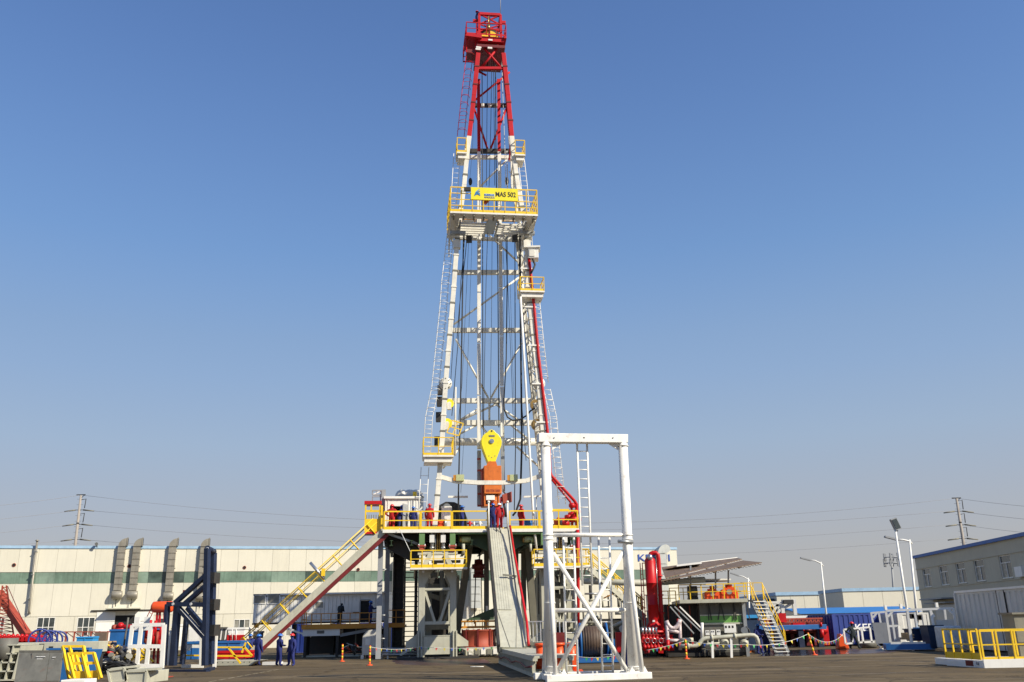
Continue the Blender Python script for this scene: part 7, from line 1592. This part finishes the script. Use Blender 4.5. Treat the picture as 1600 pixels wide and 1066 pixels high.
# heap of valves and hoses
hp = thing('valve_heap', 'heap of red and yellow valves and dark hoses behind the yellow frames', 'scrap pile', G(180,1035)); rnd = random.Random(21)
for k in range(120):
    px = rnd.uniform(150,203); py = rnd.uniform(1013,1036); q = P(px,py,50+rnd.random()*3); q.z = max(.1,q.z)
    mt2 = rnd.choice([M['red'],M['dred'],M['yellow'],M['brick'],M['dark'],M['black'],M['olive'],M['navy']]) if px < 172 else rnd.choice([M['yellow'],M['dark'],M['black'],M['navy'],M['olive'],M['wood']])
    d = V3((rnd.uniform(-1,1),rnd.uniform(-1,1),rnd.uniform(-.5,1))).normalized()*rnd.uniform(.08,.4); r = rnd.uniform(.04,.12)
    MB().tube(q-d,q+d,r,n=10).tube(q+d*.9,q+d*1.15,r*1.5,n=10).build('valve', mt2, hp)
for k in range(9):
    q = P(rnd.uniform(172,196),1037,49.5); q.z = .15; pts = [q+V3((math.cos(t)*rnd.uniform(.5,.9),math.sin(t)*.5,rnd.uniform(0,.5))) for t in [j*math.pi/5 for j in range(11)]]; PA(hp, 'hose', pts, .06, M['black'])
MB().beam(P(150,1032,51), P(180,1026,51), .35, .25).build('navy_bar', M['drkblue'], hp); MB().prism([P(150,1038,50),P(195,1030,50),P(192,1022,50),P(156,1031,50)][::-1], V3((0,.3,0))).build('grey_cloth', M['grey'], hp, .05)
MB().bx(*P(156,1041,49.5), *(P(163,1035,49.5)+V3((0,.5,0)))).build('white_box', CW, hp)
cyh = thing('curved_hook', 'thin pale pipe leaning against the wide blue tank', 'pipe', G(193,1020)); PA(cyh, 'pipe', [P(193,1013,56), P(196,992,56), P(198,982,56), P(200.5,965,56)], .06, M['plate'])
yz = thing('yellow_zigzag_frame', 'yellow folded ladder frame lying behind the white panel frame', 'railing', P(225,1030,52))
for a, b in (((208,1013),(228,1031)),((218,1013),(240,1034)),((208,1018),(218,1027)),((228,1024),(218,1033)),((224,1013),(232,1020))): B(yz, 'bar', P(*a,52), P(*b,52), .09, M['yellow'])
mm = thing('maroon_sling', 'heap of dark maroon slings lying on the ground by the white panel frame base', 'sling', G(232,1046)); rnd = random.Random(4)
for k in range(8): q = G(222+k*3.2,1045.5); PA(mm, 'strap', [q+V3((-.35,0,.05)), q+V3((-.1,rnd.uniform(-.2,.2),.22)), q+V3((.15,0,.12)), q+V3((.4,.1,.04))], .05, M['dred'])
# white low skid on the ground, cream boxes in front
wsk = thing('white_ground_skid', 'flat white skid beam on the ground behind the cream steel boxes', 'skid', G(190,1045)); B(wsk, 'beam', G(150,1044,.15), G(200,1043,.15), .5, CW, .2); B(wsk, 'beam', G(200,1046,.15), G(256,1044,.15), .6, CW, .24)
for (pts, d, lab) in (([(170,1048),(193,1045),(197,1062),(174,1067)],1.6,'open ended cream steel box tilted on the ground, the left of two'),([(198,1050),(228,1049),(226,1068),(199,1068)],1.8,'cream steel box with flared rim in the foreground, the right of two')):
    t = thing('steel_box', lab, 'steel box', G(pts[3][0],1066)); q = [P(a,b,37.5) for a,b in pts]
    MB().prism(q[::-1], V3((.25,d,.0))).build('body', M['cream'], t, .02)
    c = sum(q, V3())/4; qq = [c+(p-c)*1.09 for p in q]; 
    for a, b in zip(qq, qq[1:]+qq[:1]): MB().beam(a+V3((0,-.02,0)), b+V3((0,-.02,0)), .08).build('rim', M['cream'], t)
    MB().beam(q[0]+V3((0,.4,.05)), q[1]+V3((.35,.5,.07)), .7, .08).build('top_flange', M['cream'], t)
# leaning grey plate
lp = thing('leaning_grey_plate', 'large weathered grey steel plate standing tilted at the lower left', 'steel plate', G(60,1064)); q = [P(30.5,1018,39.5),P(98,1018,39.5),P(92,1065,38.6),P(22,1067,38.6)]
MB().prism([q[0],q[0].lerp(q[1],.70),q[3].lerp(q[2],.70),q[3]][::-1], V3((0,.08,0))).build('plate', M['plate'], lp); MB().prism([q[0].lerp(q[1],.71),q[1],q[2],q[3].lerp(q[2],.71)][::-1], V3((0,.08,0))).build('plate', M['plate'], lp)
MB().beam(q[0], q[1], .08).beam(q[3], q[2], .08).build('edge_bar', M['plate'], lp); MB().beam(P(50,1020,39.4),P(48.5,1036,39.2),.02,.02).beam(P(48.5,1036,39.2),P(32,1036,39.2),.02,.02).build('weld_line', M['dark'], lp)
for r, (x0, x1, yy) in enumerate(((56.5,71.5,1026.5),(58,67,1030),(82,87,1027.5),(82,85.5,1031))):
    k = 5 if r < 2 else 3
    for j in range(k):
        a = x0+(x1-x0)*j/k; MB().beam(P(a,yy,39.28), P(a+(x1-x0)/k*.6,yy-.5,39.28), .02, .055, up=(0,1,0)).build('stencil_mark', M['pwhite'], lp)
bl = thing('blue_skip', 'blue steel skip standing behind the grey plate and yellow frames', 'skip', G(110,1062)); q = [P(72,1014,41.5),P(138,1013,41.5),P(132,1060,41.5),P(96,1066,41.0)]
MB().prism([P(72,1013,41),P(139,1012,41),P(139,1015,41),P(72,1016,41)][::-1], V3((0,.3,0))).build('rim', M['blue'], bl); MB().prism([P(75,1016,41.2),P(136,1015.5,41.2),V3((P(120,1060,41.2).x,41.2,0.05)),V3((P(92,1060,41.2).x,41.2,.05))][::-1], V3((0,1.6,0))).build('body', M['blue'], bl, .02)
# yellow welded frames leaning
for i, (x0, y0, sc, Y, lab) in enumerate(((98,1010,1.0,40,'yellow welded railing frame, the taller one leaning behind at left'),(106,1021,1.0,39.2,'yellow welded railing frame, the shorter one leaning in front'))):
    t = thing('yellow_rail_frame', lab, 'railing', G(x0+25,1062)); 
    if i == 0: bars = (((98,1010),(130.5,1010)),((98,1010),(108,1061)),((109,1010),(119,1058)),((130.5,1010),(138,1056)),((104,1038),(134,1036)),((108,1060),(130,1059)),((101,1026),(132,1025)),((118,1020),(127,1056)))
    else: bars = (((106,1021.5),(146.5,1020.5)),((106,1021.5),(116,1061)),((128,1021),(138,1062)),((146.5,1020.5),(158,1060)),((109,1037),(151,1036)),((113,1056),(136,1056)),((136,1056),(156,1054)),((134,1040),(140,1060)))
    for a, b in bars:
        low = a[1] > 1052; B(t, 'bar', P(*a,Y), P(*b,Y-.25 if b[1] > a[1]+10 else Y), (.10 if not low else .12)+.002*bars.index((a,b)), M['yellow'], (.10 if not low else .35)+.002*bars.index((a,b)))
wb = thing('white_block', 'white block at the bottom edge in front of the yellow frames', 'block', G(114,1066)); a = P(94,1070,36); MB().bx(a.x,36,0,P(133,1064,36).x,37,P(110,1062.5,36).z).build('body', CW, wb, .02)
# long cream beam with open honeycomb boxes at its left end
lb = thing('long_cream_beam', 'long cream box beam lying across the lower left', 'beam', P(80,1013,47)); a, b = P(-30,1022,47), P(150,1003.5,47); FBm = Frame(V3((a.x,47,0)), V3((b.x,47.4,0))); zt, zb = P(60,1004,47).z, P(60,1021,47).z
MB().fb(FBm, 0, FBm.len, -1.2, 0, zb, zt).build('beam', M['cream'], lb, .02)
for px in (26,58.5): s = FBm.at(px,1013)[0]; MB().fb(FBm, s-.12, s+.12, 0, .15, zt-.42, zt-.3).fb(FBm, s-.08, s-.02, 0, .1, zt-.58, zt-.42).build('lug', CW, lb)
s = FBm.at(80,1011)[0]; MB().fb(FBm, s-.1, s+.1, .0, .02, zt-.33, zt-.2).build('hole', M['void'], lb)
for px in (130,160,-20): q = FBm.at(px,1013)[0]; MB().fb(FBm, min(q,FBm.len-.3)-.2, min(q,FBm.len-.3)+.2, -1, -.2, 0, zb-.01).build('trestle', M['dark'], lb)
hc = thing('open_box_stack', 'stack of open cream steel boxes at the lower left edge', 'steel boxes', G(10,1066)); 
zt = P(10,1008,43).z; x0, x1 = P(-25,1030,43).x, P(30,1030,43).x; rows, cols = 4, 4
for r in range(rows+1): z = .1+(zt-.1)*r/rows; MB().bx(x0,43,z-.03,x1-.2,45,z+.03).build('shelf_plate', M['cream'], hc)
for c in range(cols+1): x = x0+(x1-.2-x0)*c/cols; MB().beam((x,44,.13), (x+(.2),44,zt-.04), .05, 2, up=(0,1,0)).build('divider', M['cream'], hc)
MB().bx(x0,45.02,0,x1,45.1,zt).build('back_plate', M['dark'], hc); a = P(28,1040,43); T(hc, 'drum', (a.x-.9,43.4,1.0), (a.x-.9,43.4,1.9), .5, M['plate'], 16)
MB().bx(P(-5,1064,38).x,38,0,P(16,1064,38).x,38.6,.12).build('timber_foot', M['wood'], hc)
# blue rings, red skid and red lattice derrick lying
for i, px in enumerate((62,73,82,90)):
    c = P(px,1000+i*.4,52+i*1.1); r = .52 if i else .56; t = thing('blue_ring', ['large blue ring with spokes, nearest of the row on the red skid','blue ring second in the row behind the nearest one','blue ring third in the row on the red skid','farthest blue ring at the right end of the row'][i], 'ring', c, 'blue rings in a row')
    d = V3((.55,-1,0)).normalized()
    MB().lathe(c, d, [(r-.05,-.1),(r+.04,-.1),(r+.04,.1),(r-.05,.1),(r-.05,-.1)], 26).build('ring', M['cblue'], t)
    for k in range(3 if i == 0 else 2):
        a = k*math.pi/3+.4; v = V3((d.y,-d.x,0)).normalized()*math.cos(a)+V3((0,0,math.sin(a))); MB().beam(c-v*(r-.05), c+v*(r-.05), .05).build('spoke', M['cblue'], t)
rk = thing('red_skid_mass', 'bright red machinery skid behind the long cream beam at the left edge', 'machinery', P(30,1000,54)); a, b = P(-20,1006,54), P(66,996,54); MB().bx(a.x,54,.8,P(40,1000,54).x,55.5,P(40,997.5,54).z).build('body', M['red'], rk, .05); MB().bx(P(40,1000,54).x+.01,54.1,.8,P(56,1000,54).x,55.3,P(50,993,54).z).build('body', M['red'], rk, .05)
for k in range(9): q = P(-4+k*7,998,53.8); MB().tube(q-V3((0,.2,0)), q+V3((0,.2,0)), .16, n=10).ell(q+V3((.1,0,.12)), (.12,.12,.14), 8, 6).build('fitting', M['red'], rk)
MB().bx(a.x,53.9,0,P(66,1000,54).x,55.6,.79).build('skid_base', M['dark'], rk)
ld = thing('red_lattice_boom', 'dull red beam and lattice ladder tower rising at the left edge', 'boom', P(20,995,56))
B(ld, 'red_beam', P(-2,926,58), P(43,994,56), .42, M['brick'], .38)
for sx in (0, 10):
    for (a, b) in (((4,915),(-6,998)),((10,915),(22,998))): B(ld, 'lattice_chord', P(a[0]-sx*.0,a[1],57+sx*.12), P(b[0],b[1],57+sx*.12), .07, M['brick'])
for k in range(14): y = 918+k*5.8; f = (y-915)/83; a, b = P(4-10*f,y,57), P(10+12*f,y,57); B(ld, 'lattice_rung', a, b, .05, M['brick'] if k < 8 else M['dred']); B(ld, 'lattice_brace', a, P(10+12*(f+.07),y+5.8,57), .04, M['brick'])
B(ld, 'stay_cable', P(12,916,57), P(44,990,56), .03, M['dred'])
fc = thing('mesh_fence', 'low rusty mesh fence along the foot of the cream hall', 'fence', P(100,995,78)); 
for k in range(11): q = P(38+k*13,993,80); B(fc, 'fence_post', (q.x,80,0), (q.x,80,P(100,987.5,80).z), .1, M['brick'])
B(fc, 'fence_rail', P(30,987.5,80), P(172,987.5,80), .08, M['brick'])
for k in range(10): q0, q1 = P(39+k*13,988,80.05), P(51+k*13,997,80.05); B(fc, 'fence_brace', q0, q1, .05, M['dred'])
MB().bx(P(147,1002,79).x,79,0.5,P(165,1002,79).x,79.3,P(155,988,79).z).build('mesh_panel', M['asb'], fc)
tankbox('blue_locker','blue locker below the second hall window','locker',119,146,995,1003,78,1.2,M['lblue'])

# ================================================================== bollards and pennant lines
def bollard(px, py, label, h=1.0, lean=(0,0)):
    q = G(px, py); t = thing('traffic_post', label, 'bollard', q, 'red and yellow marker posts')
    top = q+V3((lean[0],lean[1],h)); seg = 6
    MB().lathe(q, (0,0,1), [(0,0),(.19,0),(.19,.03),(.07,.06),(.05,.1)], 14).build('foot', M['redorange'], t)
    for k in range(seg): MB().tube(q.lerp(top,k/seg+.03), q.lerp(top,(k+1)/seg+.03), .055, n=12).build('stripe', M['redorange'] if k%2 == 0 else M['yellow'], t)
    MB().ell(top+V3((0,0,.03)), (.06,.06,.05), 10, 4, 0, 0).build('cap', M['redorange'], t)
    return top
b1 = bollard(534.5,1034,'red and yellow marker post on the asphalt left of the rig, the farther one'); b2 = bollard(577.5,1040,'red and yellow marker post left of the tall grey column, the nearer one')
b3 = bollard(1073,1030,'marker post in front of the cream skid by the red manifold'); b4 = bollard(1273,1024,'marker post beside the puddle in front of the blue beam',1.2,(-.25,0))
def bunting(pts3, label, spacing=1.1, seed=0):
    rnd = random.Random(seed); t = thing('pennant_line', label, 'pennant line', pts3[0], 'pennant lines between the marker posts'); PA(t, 'cord', pts3, .012, M['cleanwhite'], 4)
    acc = 0
    for a, b in zip(pts3, pts3[1:]):
        L_ = (b-a).length; s = 0
        while s < L_:
            q = a+(b-a)*(s/L_); d = (b-a).normalized(); w_ = .10
            MB().prism([q, q+d*w_*1.6, q+d*w_*.8+V3((rnd.uniform(-.05,.05),rnd.uniform(-.06,.06),-.19))], V3((0,.006,0))).build('pennant', M['pennant_'+'gryb'[int(acc)%4]], t)
            acc += 1; s += spacing
def sag(a, b, d, n=10): return [a.lerp(b,i/n)-V3((0,0,d*4*(i/n)*(1-i/n))) for i in range(n+1)]
bunting(sag(b2, RW(RS(655,1000,.6)[0],.6,.8), .15)+sag(RW(RS(656,1000,.6)[0],.6,.8), RW(RS(778,1000,1.2)[0],1.2,.72), .1), 'string of coloured pennants from the nearer marker post past the left pedestal', .95, 1)
bunting(sag(b3, P(1010,1016,54), .05)+[], 'string of pennants from the skid marker post left to the red manifold', 1.0, 2)
bunting(sag(b3, P(1165,1007,54), .1)+sag(P(1166,1007,54), b4, .25), 'string of pennants from the skid marker post right past the two blue workers', 1.3, 3)
bunting(sag(b4, P(1318,990,64), .5, 14), 'string of small pennants rising from the puddle post to the wire mesh guard', .32, 4)
bunting(sag(V3((-2,53.5,.9)), V3((1.0,40,.8)), .2), 'pennant line along the left side of the catwalk', 1.4, 5) if False else None
bunting(sag(P(880,1022,50), P(965,1024,50), .15), 'string of pennants in front of the cable reel behind the portal frame', .55, 6)
bt = thing('cord_bundle', 'loose ends of rope on the asphalt in front of the left pedestal', 'rope', G(742,1043)); 
for px, l in ((735,10),(742,9)): a = G(px,1042,.03); PA(bt, 'rope', [a, a+V3((.2,.06,0)), a+V3((.45,0,0))], .025, CW, 4)

# ================================================================== people
BODY = {}
def body_mesh(key, J, rad, cloth):
    """J: joints; one skinned, continuous figure, skin/cloth/boots by the limb each face belongs to"""
    names = list(J); idx = {n: i for i, n in enumerate(names)}
    E_ = [('pelvis','belly'),('belly','chest'),('chest','neck'),('neck','jaw'),('jaw','crown')]
    for s in 'LR': E_ += [('pelvis','hip'+s),('hip'+s,'knee'+s),('knee'+s,'ankle'+s),('ankle'+s,'toe'+s),('chest','sho'+s),('sho'+s,'elb'+s),('elb'+s,'wri'+s),('wri'+s,'hand'+s)]
    me = bpy.data.meshes.new('body'); me.from_pydata([J[n] for n in names], [(idx[a],idx[b]) for a,b in E_], [])
    ob = bpy.data.objects.new('body_build', me); COL.objects.link(ob)
    sk = ob.modifiers.new('skin','SKIN'); sk.use_smooth_shade = True
    for n in names: me.skin_vertices[0].data[idx[n]].radius = rad[n[:-1] if n[-1] in 'LR' and n not in rad else n]; me.skin_vertices[0].data[idx[n]].use_root = (n == 'pelvis')
    ss = ob.modifiers.new('sub','SUBSURF'); ss.levels = 1; ss.render_levels = 1
    dg = bpy.context.evaluated_depsgraph_get(); out_ = bpy.data.meshes.new_from_object(ob.evaluated_get(dg)); bpy.data.objects.remove(ob)
    seg = [(a,b) for a,b in E_]
    def lab(p):
        best, bl = 1e9, None
        for a, b in seg:
            A_, B_ = V3(J[a]), V3(J[b]); t = max(0,min(1,(p-A_).dot(B_-A_)/max(1e-9,(B_-A_).length_squared))); d = (p-(A_+(B_-A_)*t)).length
            if d < best: best, bl = d, (a,b,t)
        a, b, t = bl
        if b in ('jaw','crown') or (b == 'neck' and t > .8): return 1
        if b.startswith('hand') or (b.startswith('wri') and t > .93): return 1
        if b.startswith('toe') or (b.startswith('ankle') and t > .86): return 2
        return 0
    for p in out_.polygons: p.material_index = lab(p.center); p.use_smooth = True
    bm = bmesh.new(); bm.from_mesh(out_)
    # fingers and thumb on both hands, nose and ears on the head
    def cone(a, b, r0, r1, mi, n=5):
        m = MB().tube(a, b, r0, r1, n); vs = [bm.verts.new(v) for v in m.v]
        for f in m.f:
            try: q = bm.faces.new([vs[i] for i in f]); q.material_index = mi; q.smooth = True
            except ValueError: pass
    for s in 'LR':
        w_, h = V3(J['wri'+s]), V3(J['hand'+s]); d = (h-w_).normalized(); side = d.orthogonal().normalized(); fwd = V3((0,-1,0)) if abs(d.y) < .8 else V3((0,0,1))
        ax = (fwd-d*fwd.dot(d)).normalized()
        for k, ln in enumerate((.065,.08,.075,.055)):
            b0 = h+ax*(.03-.02*k); b1 = b0+d*ln*.55; b2 = b1+(d*.7+ax.cross(d)*.5*(1 if s == 'L' else -1)).normalized()*ln*.5; cone(b0-d*.03, b1, .011, .010, 1); cone(b1, b2, .010, .008, 1)
        cone(w_.lerp(h,.4)+ax*.025, h+ax*.06+d*.01, .013, .009, 1)
    j, c = V3(J['jaw']), V3(J['crown']); f = V3(J.get('face', (0,-1,0))) if False else FACE
    up = (c-j).normalized(); f = (f-up*f.dot(up)).normalized(); sd = up.cross(f)
    cone(j+up*.055+f*.085, j+up*.02+f*.125, .010, .018, 1)
    for s in (-1,1): cone(j+up*.03+sd*s*.075, j+up*.035+sd*s*.098, .03, .022, 1); cone(j+up*.06+f*.088+sd*s*.032, j+up*.06+f*.101+sd*s*.033, .011, .008, 2)
    cone(j-up*.02+f*.088-sd*.02, j-up*.02+f*.092+sd*.02, .006, .006, 2)
    bm.to_mesh(out_); bm.free(); out_.materials.clear()
    for m in (M[cloth], M['skin'], M['boot']): out_.materials.append(m)
    return out_
FACE = V3((0,-1,0))
RADS = dict(pelvis=(0.178,0.144),belly=(0.167,0.138),chest=(0.190,0.138),neck=(0.062,0.062),jaw=(0.085,0.095),crown=(0.075,0.085),hip=(0.121,0.121),knee=(0.090,0.090),ankle=(0.071,0.071),toe=(0.045,0.040),sho=(0.098,0.098),elb=(0.069,0.069),wri=(0.052,0.052),hand=(0.042,0.024))
def pose(arms='down', legs='stand', lean=0.0, seed=0):
    rnd = random.Random(seed); J = dict(pelvis=(0,0,.96), belly=(0,0,1.12), chest=(0,0,1.34), neck=(0,0,1.50), jaw=(0,-.02,1.60), crown=(0,-.01,1.71))
    for s, k in (('L',1),('R',-1)):
        J['hip'+s] = (k*.10,0,.90); J['knee'+s] = (k*.11,-.02,.49); J['ankle'+s] = (k*.12,.03,.09); J['toe'+s] = (k*.14,-.13,.045)
        J['sho'+s] = (k*.19,0,1.42); J['elb'+s] = (k*.25,.03,1.13); J['wri'+s] = (k*.25,-.06,.88); J['hand'+s] = (k*.245,-.09,.80)
    if legs == 'stride':
        J['kneeL'] = (.11,-.20,.52); J['ankleL'] = (.11,-.30,.12); J['toeL'] = (.12,-.45,.09); J['kneeR'] = (-.11,.02,.50); J['ankleR'] = (-.11,.26,.15); J['toeR'] = (-.12,.13,.05)
    if legs == 'apart':
        for s, k in (('L',1),('R',-1)): J['knee'+s] = (k*.16,-.03,.49); J['ankle'+s] = (k*.21,.03,.09); J['toe'+s] = (k*.24,-.12,.045)
    if arms == 'front':
        for s, k in (('L',1),('R',-1)): J['elb'+s] = (k*.27,-.03,1.15); J['wri'+s] = (k*.10,-.27,1.14); J['hand'+s] = (k*.03,-.32,1.15)
    if arms == 'reach': J['elbL'] = (.30,-.14,1.22); J['wriL'] = (.34,-.38,1.28); J['handL'] = (.35,-.46,1.31)
    if arms == 'hips':
        for s, k in (('L',1),('R',-1)): J['elb'+s] = (k*.42,.08,1.18); J['wri'+s] = (k*.22,-.04,1.02); J['hand'+s] = (k*.17,-.10,.98)
    if arms == 'up': J['elbL'] = (.38,-.05,1.60); J['wriL'] = (.33,-.15,1.82); J['handL'] = (.31,-.18,1.90); J['elbR'] = (-.36,-.15,1.40); J['wriR'] = (-.25,-.35,1.55); J['handR'] = (-.22,-.40,1.62)
    if lean:
        c, s_ = math.cos(lean), math.sin(lean)
        for n in J:
            if n[:3] in ('bel','che','nec','jaw','cro','sho','elb','wri','han'):
                x, y, z = J[n]; z -= .96; J[n] = (x, y*c-z*s_, z*c+y*s_+.96) if n[:3] not in ('wri','han') or arms != 'down' else (x, y*c-z*s_-.08, z*c+y*s_+.96)
    return J
HATM = {}
def hat(colr):
    if colr not in HATM:
        HATM[colr] = MB().ell((0,0,0), (.125,.145,.125), 16, 6, 0, 0).lathe((0,-.012,0), (0,0,1), [(.12,0),(.152,-.006),(.152,.004),(.12,.014)], 18).add([(-.07,-.13,0),(.07,-.13,0),(.05,-.19,-.012),(-.05,-.19,-.012),(-.07,-.13,.012),(.07,-.13,.012),(.05,-.19,.0),(-.05,-.19,.0)], [(0,1,2,3),(7,6,5,4),(0,4,5,1),(1,5,6,2),(2,6,7,3),(3,7,4,0)]).tube((0,.02,.10), (0,.02,.135), .03, n=8).mesh('hard_hat', M['hat'+colr])
    return HATM[colr]
def person(pos, yaw, label, cloth='navycloth', hatc='blue', key=('down','stand',0), h=1.75, group=None):
    k = key+(cloth,)
    if k not in BODY: J = pose(*key); BODY[k] = (body_mesh(k, J, RADS, cloth), V3(J['jaw']), V3(J['crown']))
    me, j, c = BODY[k]; t = thing('person', label, 'person', pos, group)
    bo = bpy.data.objects.new('body', me); COL.objects.link(bo); bo.parent = t
    up = (c-j).normalized(); q = up.to_track_quat('Z','Y')
    if hatc:
        ho = bpy.data.objects.new('hard_hat', hat(hatc)); COL.objects.link(ho); ho.parent = t; ho.location = c-up*.015; ho.rotation_euler = (math.atan2(-up.y, up.z)*-1 if False else -math.atan2(-up.y,up.z)*-1, 0, 0)
    t.rotation_euler = (0,0,yaw); t.scale = (h/1.75*1.14, h/1.75*1.14, h/1.75)
    return t
PI = math.pi
person(G(401.5,1040), PI*.85, 'worker in navy with blue helmet reaching an arm to the foot of the stairway', key=('reach','stand',0))
person(G(389,1036), PI*1.1, 'worker in navy and blue helmet just left of the one reaching for the stairway', key=('front','stand',.12))
person(G(367,1035), PI*.9, 'worker in navy coveralls and blue helmet behind the folded yellow railing', key=('down','apart',.1))
person(G(435,1041), PI*.72, 'worker in navy coveralls and blue helmet standing alone right of the stairway foot', key=('front','apart',0))
person(G(454.5,1041), -PI*.22, 'worker in navy coveralls with a red helmet on the asphalt left of the rig', hatc='red', key=('down','apart',0))
person(G(985.5,1047), PI*.9, 'worker in blue coveralls half hidden behind the right column of the portal frame', key=('down','stand',0))
person(G(1188,1022), PI*.1, 'worker in navy coveralls and blue helmet at the stair foot, the left of two talking', key=('front','stand',0))
person(G(1199,1021.5), -PI*.25, 'worker in navy coveralls and blue helmet at the stair foot, the right of two talking', key=('hips','stand',0), h=1.68)
person(G(1335.5,1015), PI*.08, 'worker in dark clothes and red helmet standing astride by the blue container', 'blackcloth', 'red', ('hips','stride',0))
def onfloor(px, n): q = RP(px,820,n); return RW((q-RF.o).dot(RF.d), n, ZD+.02)
person(onfloor(612,-.8), PI*.9, 'worker in red coveralls and helmet before the cabin doorway on the drill floor','redcloth','red',('hips','stand',0))
person(onfloor(623,-1.1), PI*.6, 'worker in navy coveralls and blue helmet leaning into the cabin doorway on the drill floor','navycloth','blue',('front','stand',.25))
person(onfloor(645.5,-1.0), PI*.95, 'worker in navy coveralls and blue helmet by the right end of the drill floor cabin','navycloth','blue',('down','stand',0), h=1.62)
person(onfloor(671,-.9), PI*.95, 'worker in bright red coveralls left of the air winch on the drill floor','redcloth','red',('down','stand',0), h=1.8)
person(onfloor(722,-1.6), PI*.5, 'worker in navy coveralls in front of the dark drawworks on the drill floor','navycloth','blue',('down','stand',0))
person(onfloor(770,-.35), PI*.9, 'worker in navy coveralls with blue helmet at the top of the ramp','navycloth','blue',('front','stand',.1))
person(onfloor(780.5,-.3), PI*1.05, 'worker in red coveralls and white helmet at the top of the ramp','redcloth','white',('down','stand',0))
person(onfloor(774,-1.7)+V3((0,0,.45)), PI*.1, 'worker with white helmet and raised arm behind the two at the ramp top','redcloth','white',('up','stand',0))
pst = thing('work_stool', 'low dark platform under the worker with the raised arm', 'platform', onfloor(774,-1.7)); q = onfloor(774,-1.7); MB().bx(q.x-.5,q.y-.35,q.z,q.x+.5,q.y+.35,q.z+.43).build('deck', M['dark'], pst)
person(onfloor(814.5,-1.2), PI*.7, 'worker in dark red coveralls and red helmet on the right side of the drill floor','redcloth','red',('down','stand',0))
person(FW2.w(FW2.at(527.5,975)[0],-.7,zw), PI*.8, 'dark dressed worker without helmet on the orange walkway','blackcloth',None,('front','stand',.2))
person(FW2.w(FW2.at(576,975)[0],-.8,zw), PI*.5, 'worker in navy coveralls at the open cabin door on the orange walkway','navycloth','blue',('reach','stand',0))
tc_ = thing('person', 'climber in blue and white clothes at the very top of the mast crown', 'person', RP(748,33,-1.8))
k = ('up','stand',0,'navycloth'); 
if k not in BODY: J = pose('up','stand',0); BODY[k] = (body_mesh(k, J, RADS, 'navycloth'), V3(J['jaw']), V3(J['crown']))
bo = bpy.data.objects.new('body', BODY[k][0]); COL.objects.link(bo); bo.parent = tc_; ho = bpy.data.objects.new('hard_hat', hat('red')); COL.objects.link(ho); ho.parent = tc_; ho.location = BODY[k][2]
q = RP(745.5,45,-2.2); tc_.location = q; tc_.rotation_euler = (0,0,PI*.6)
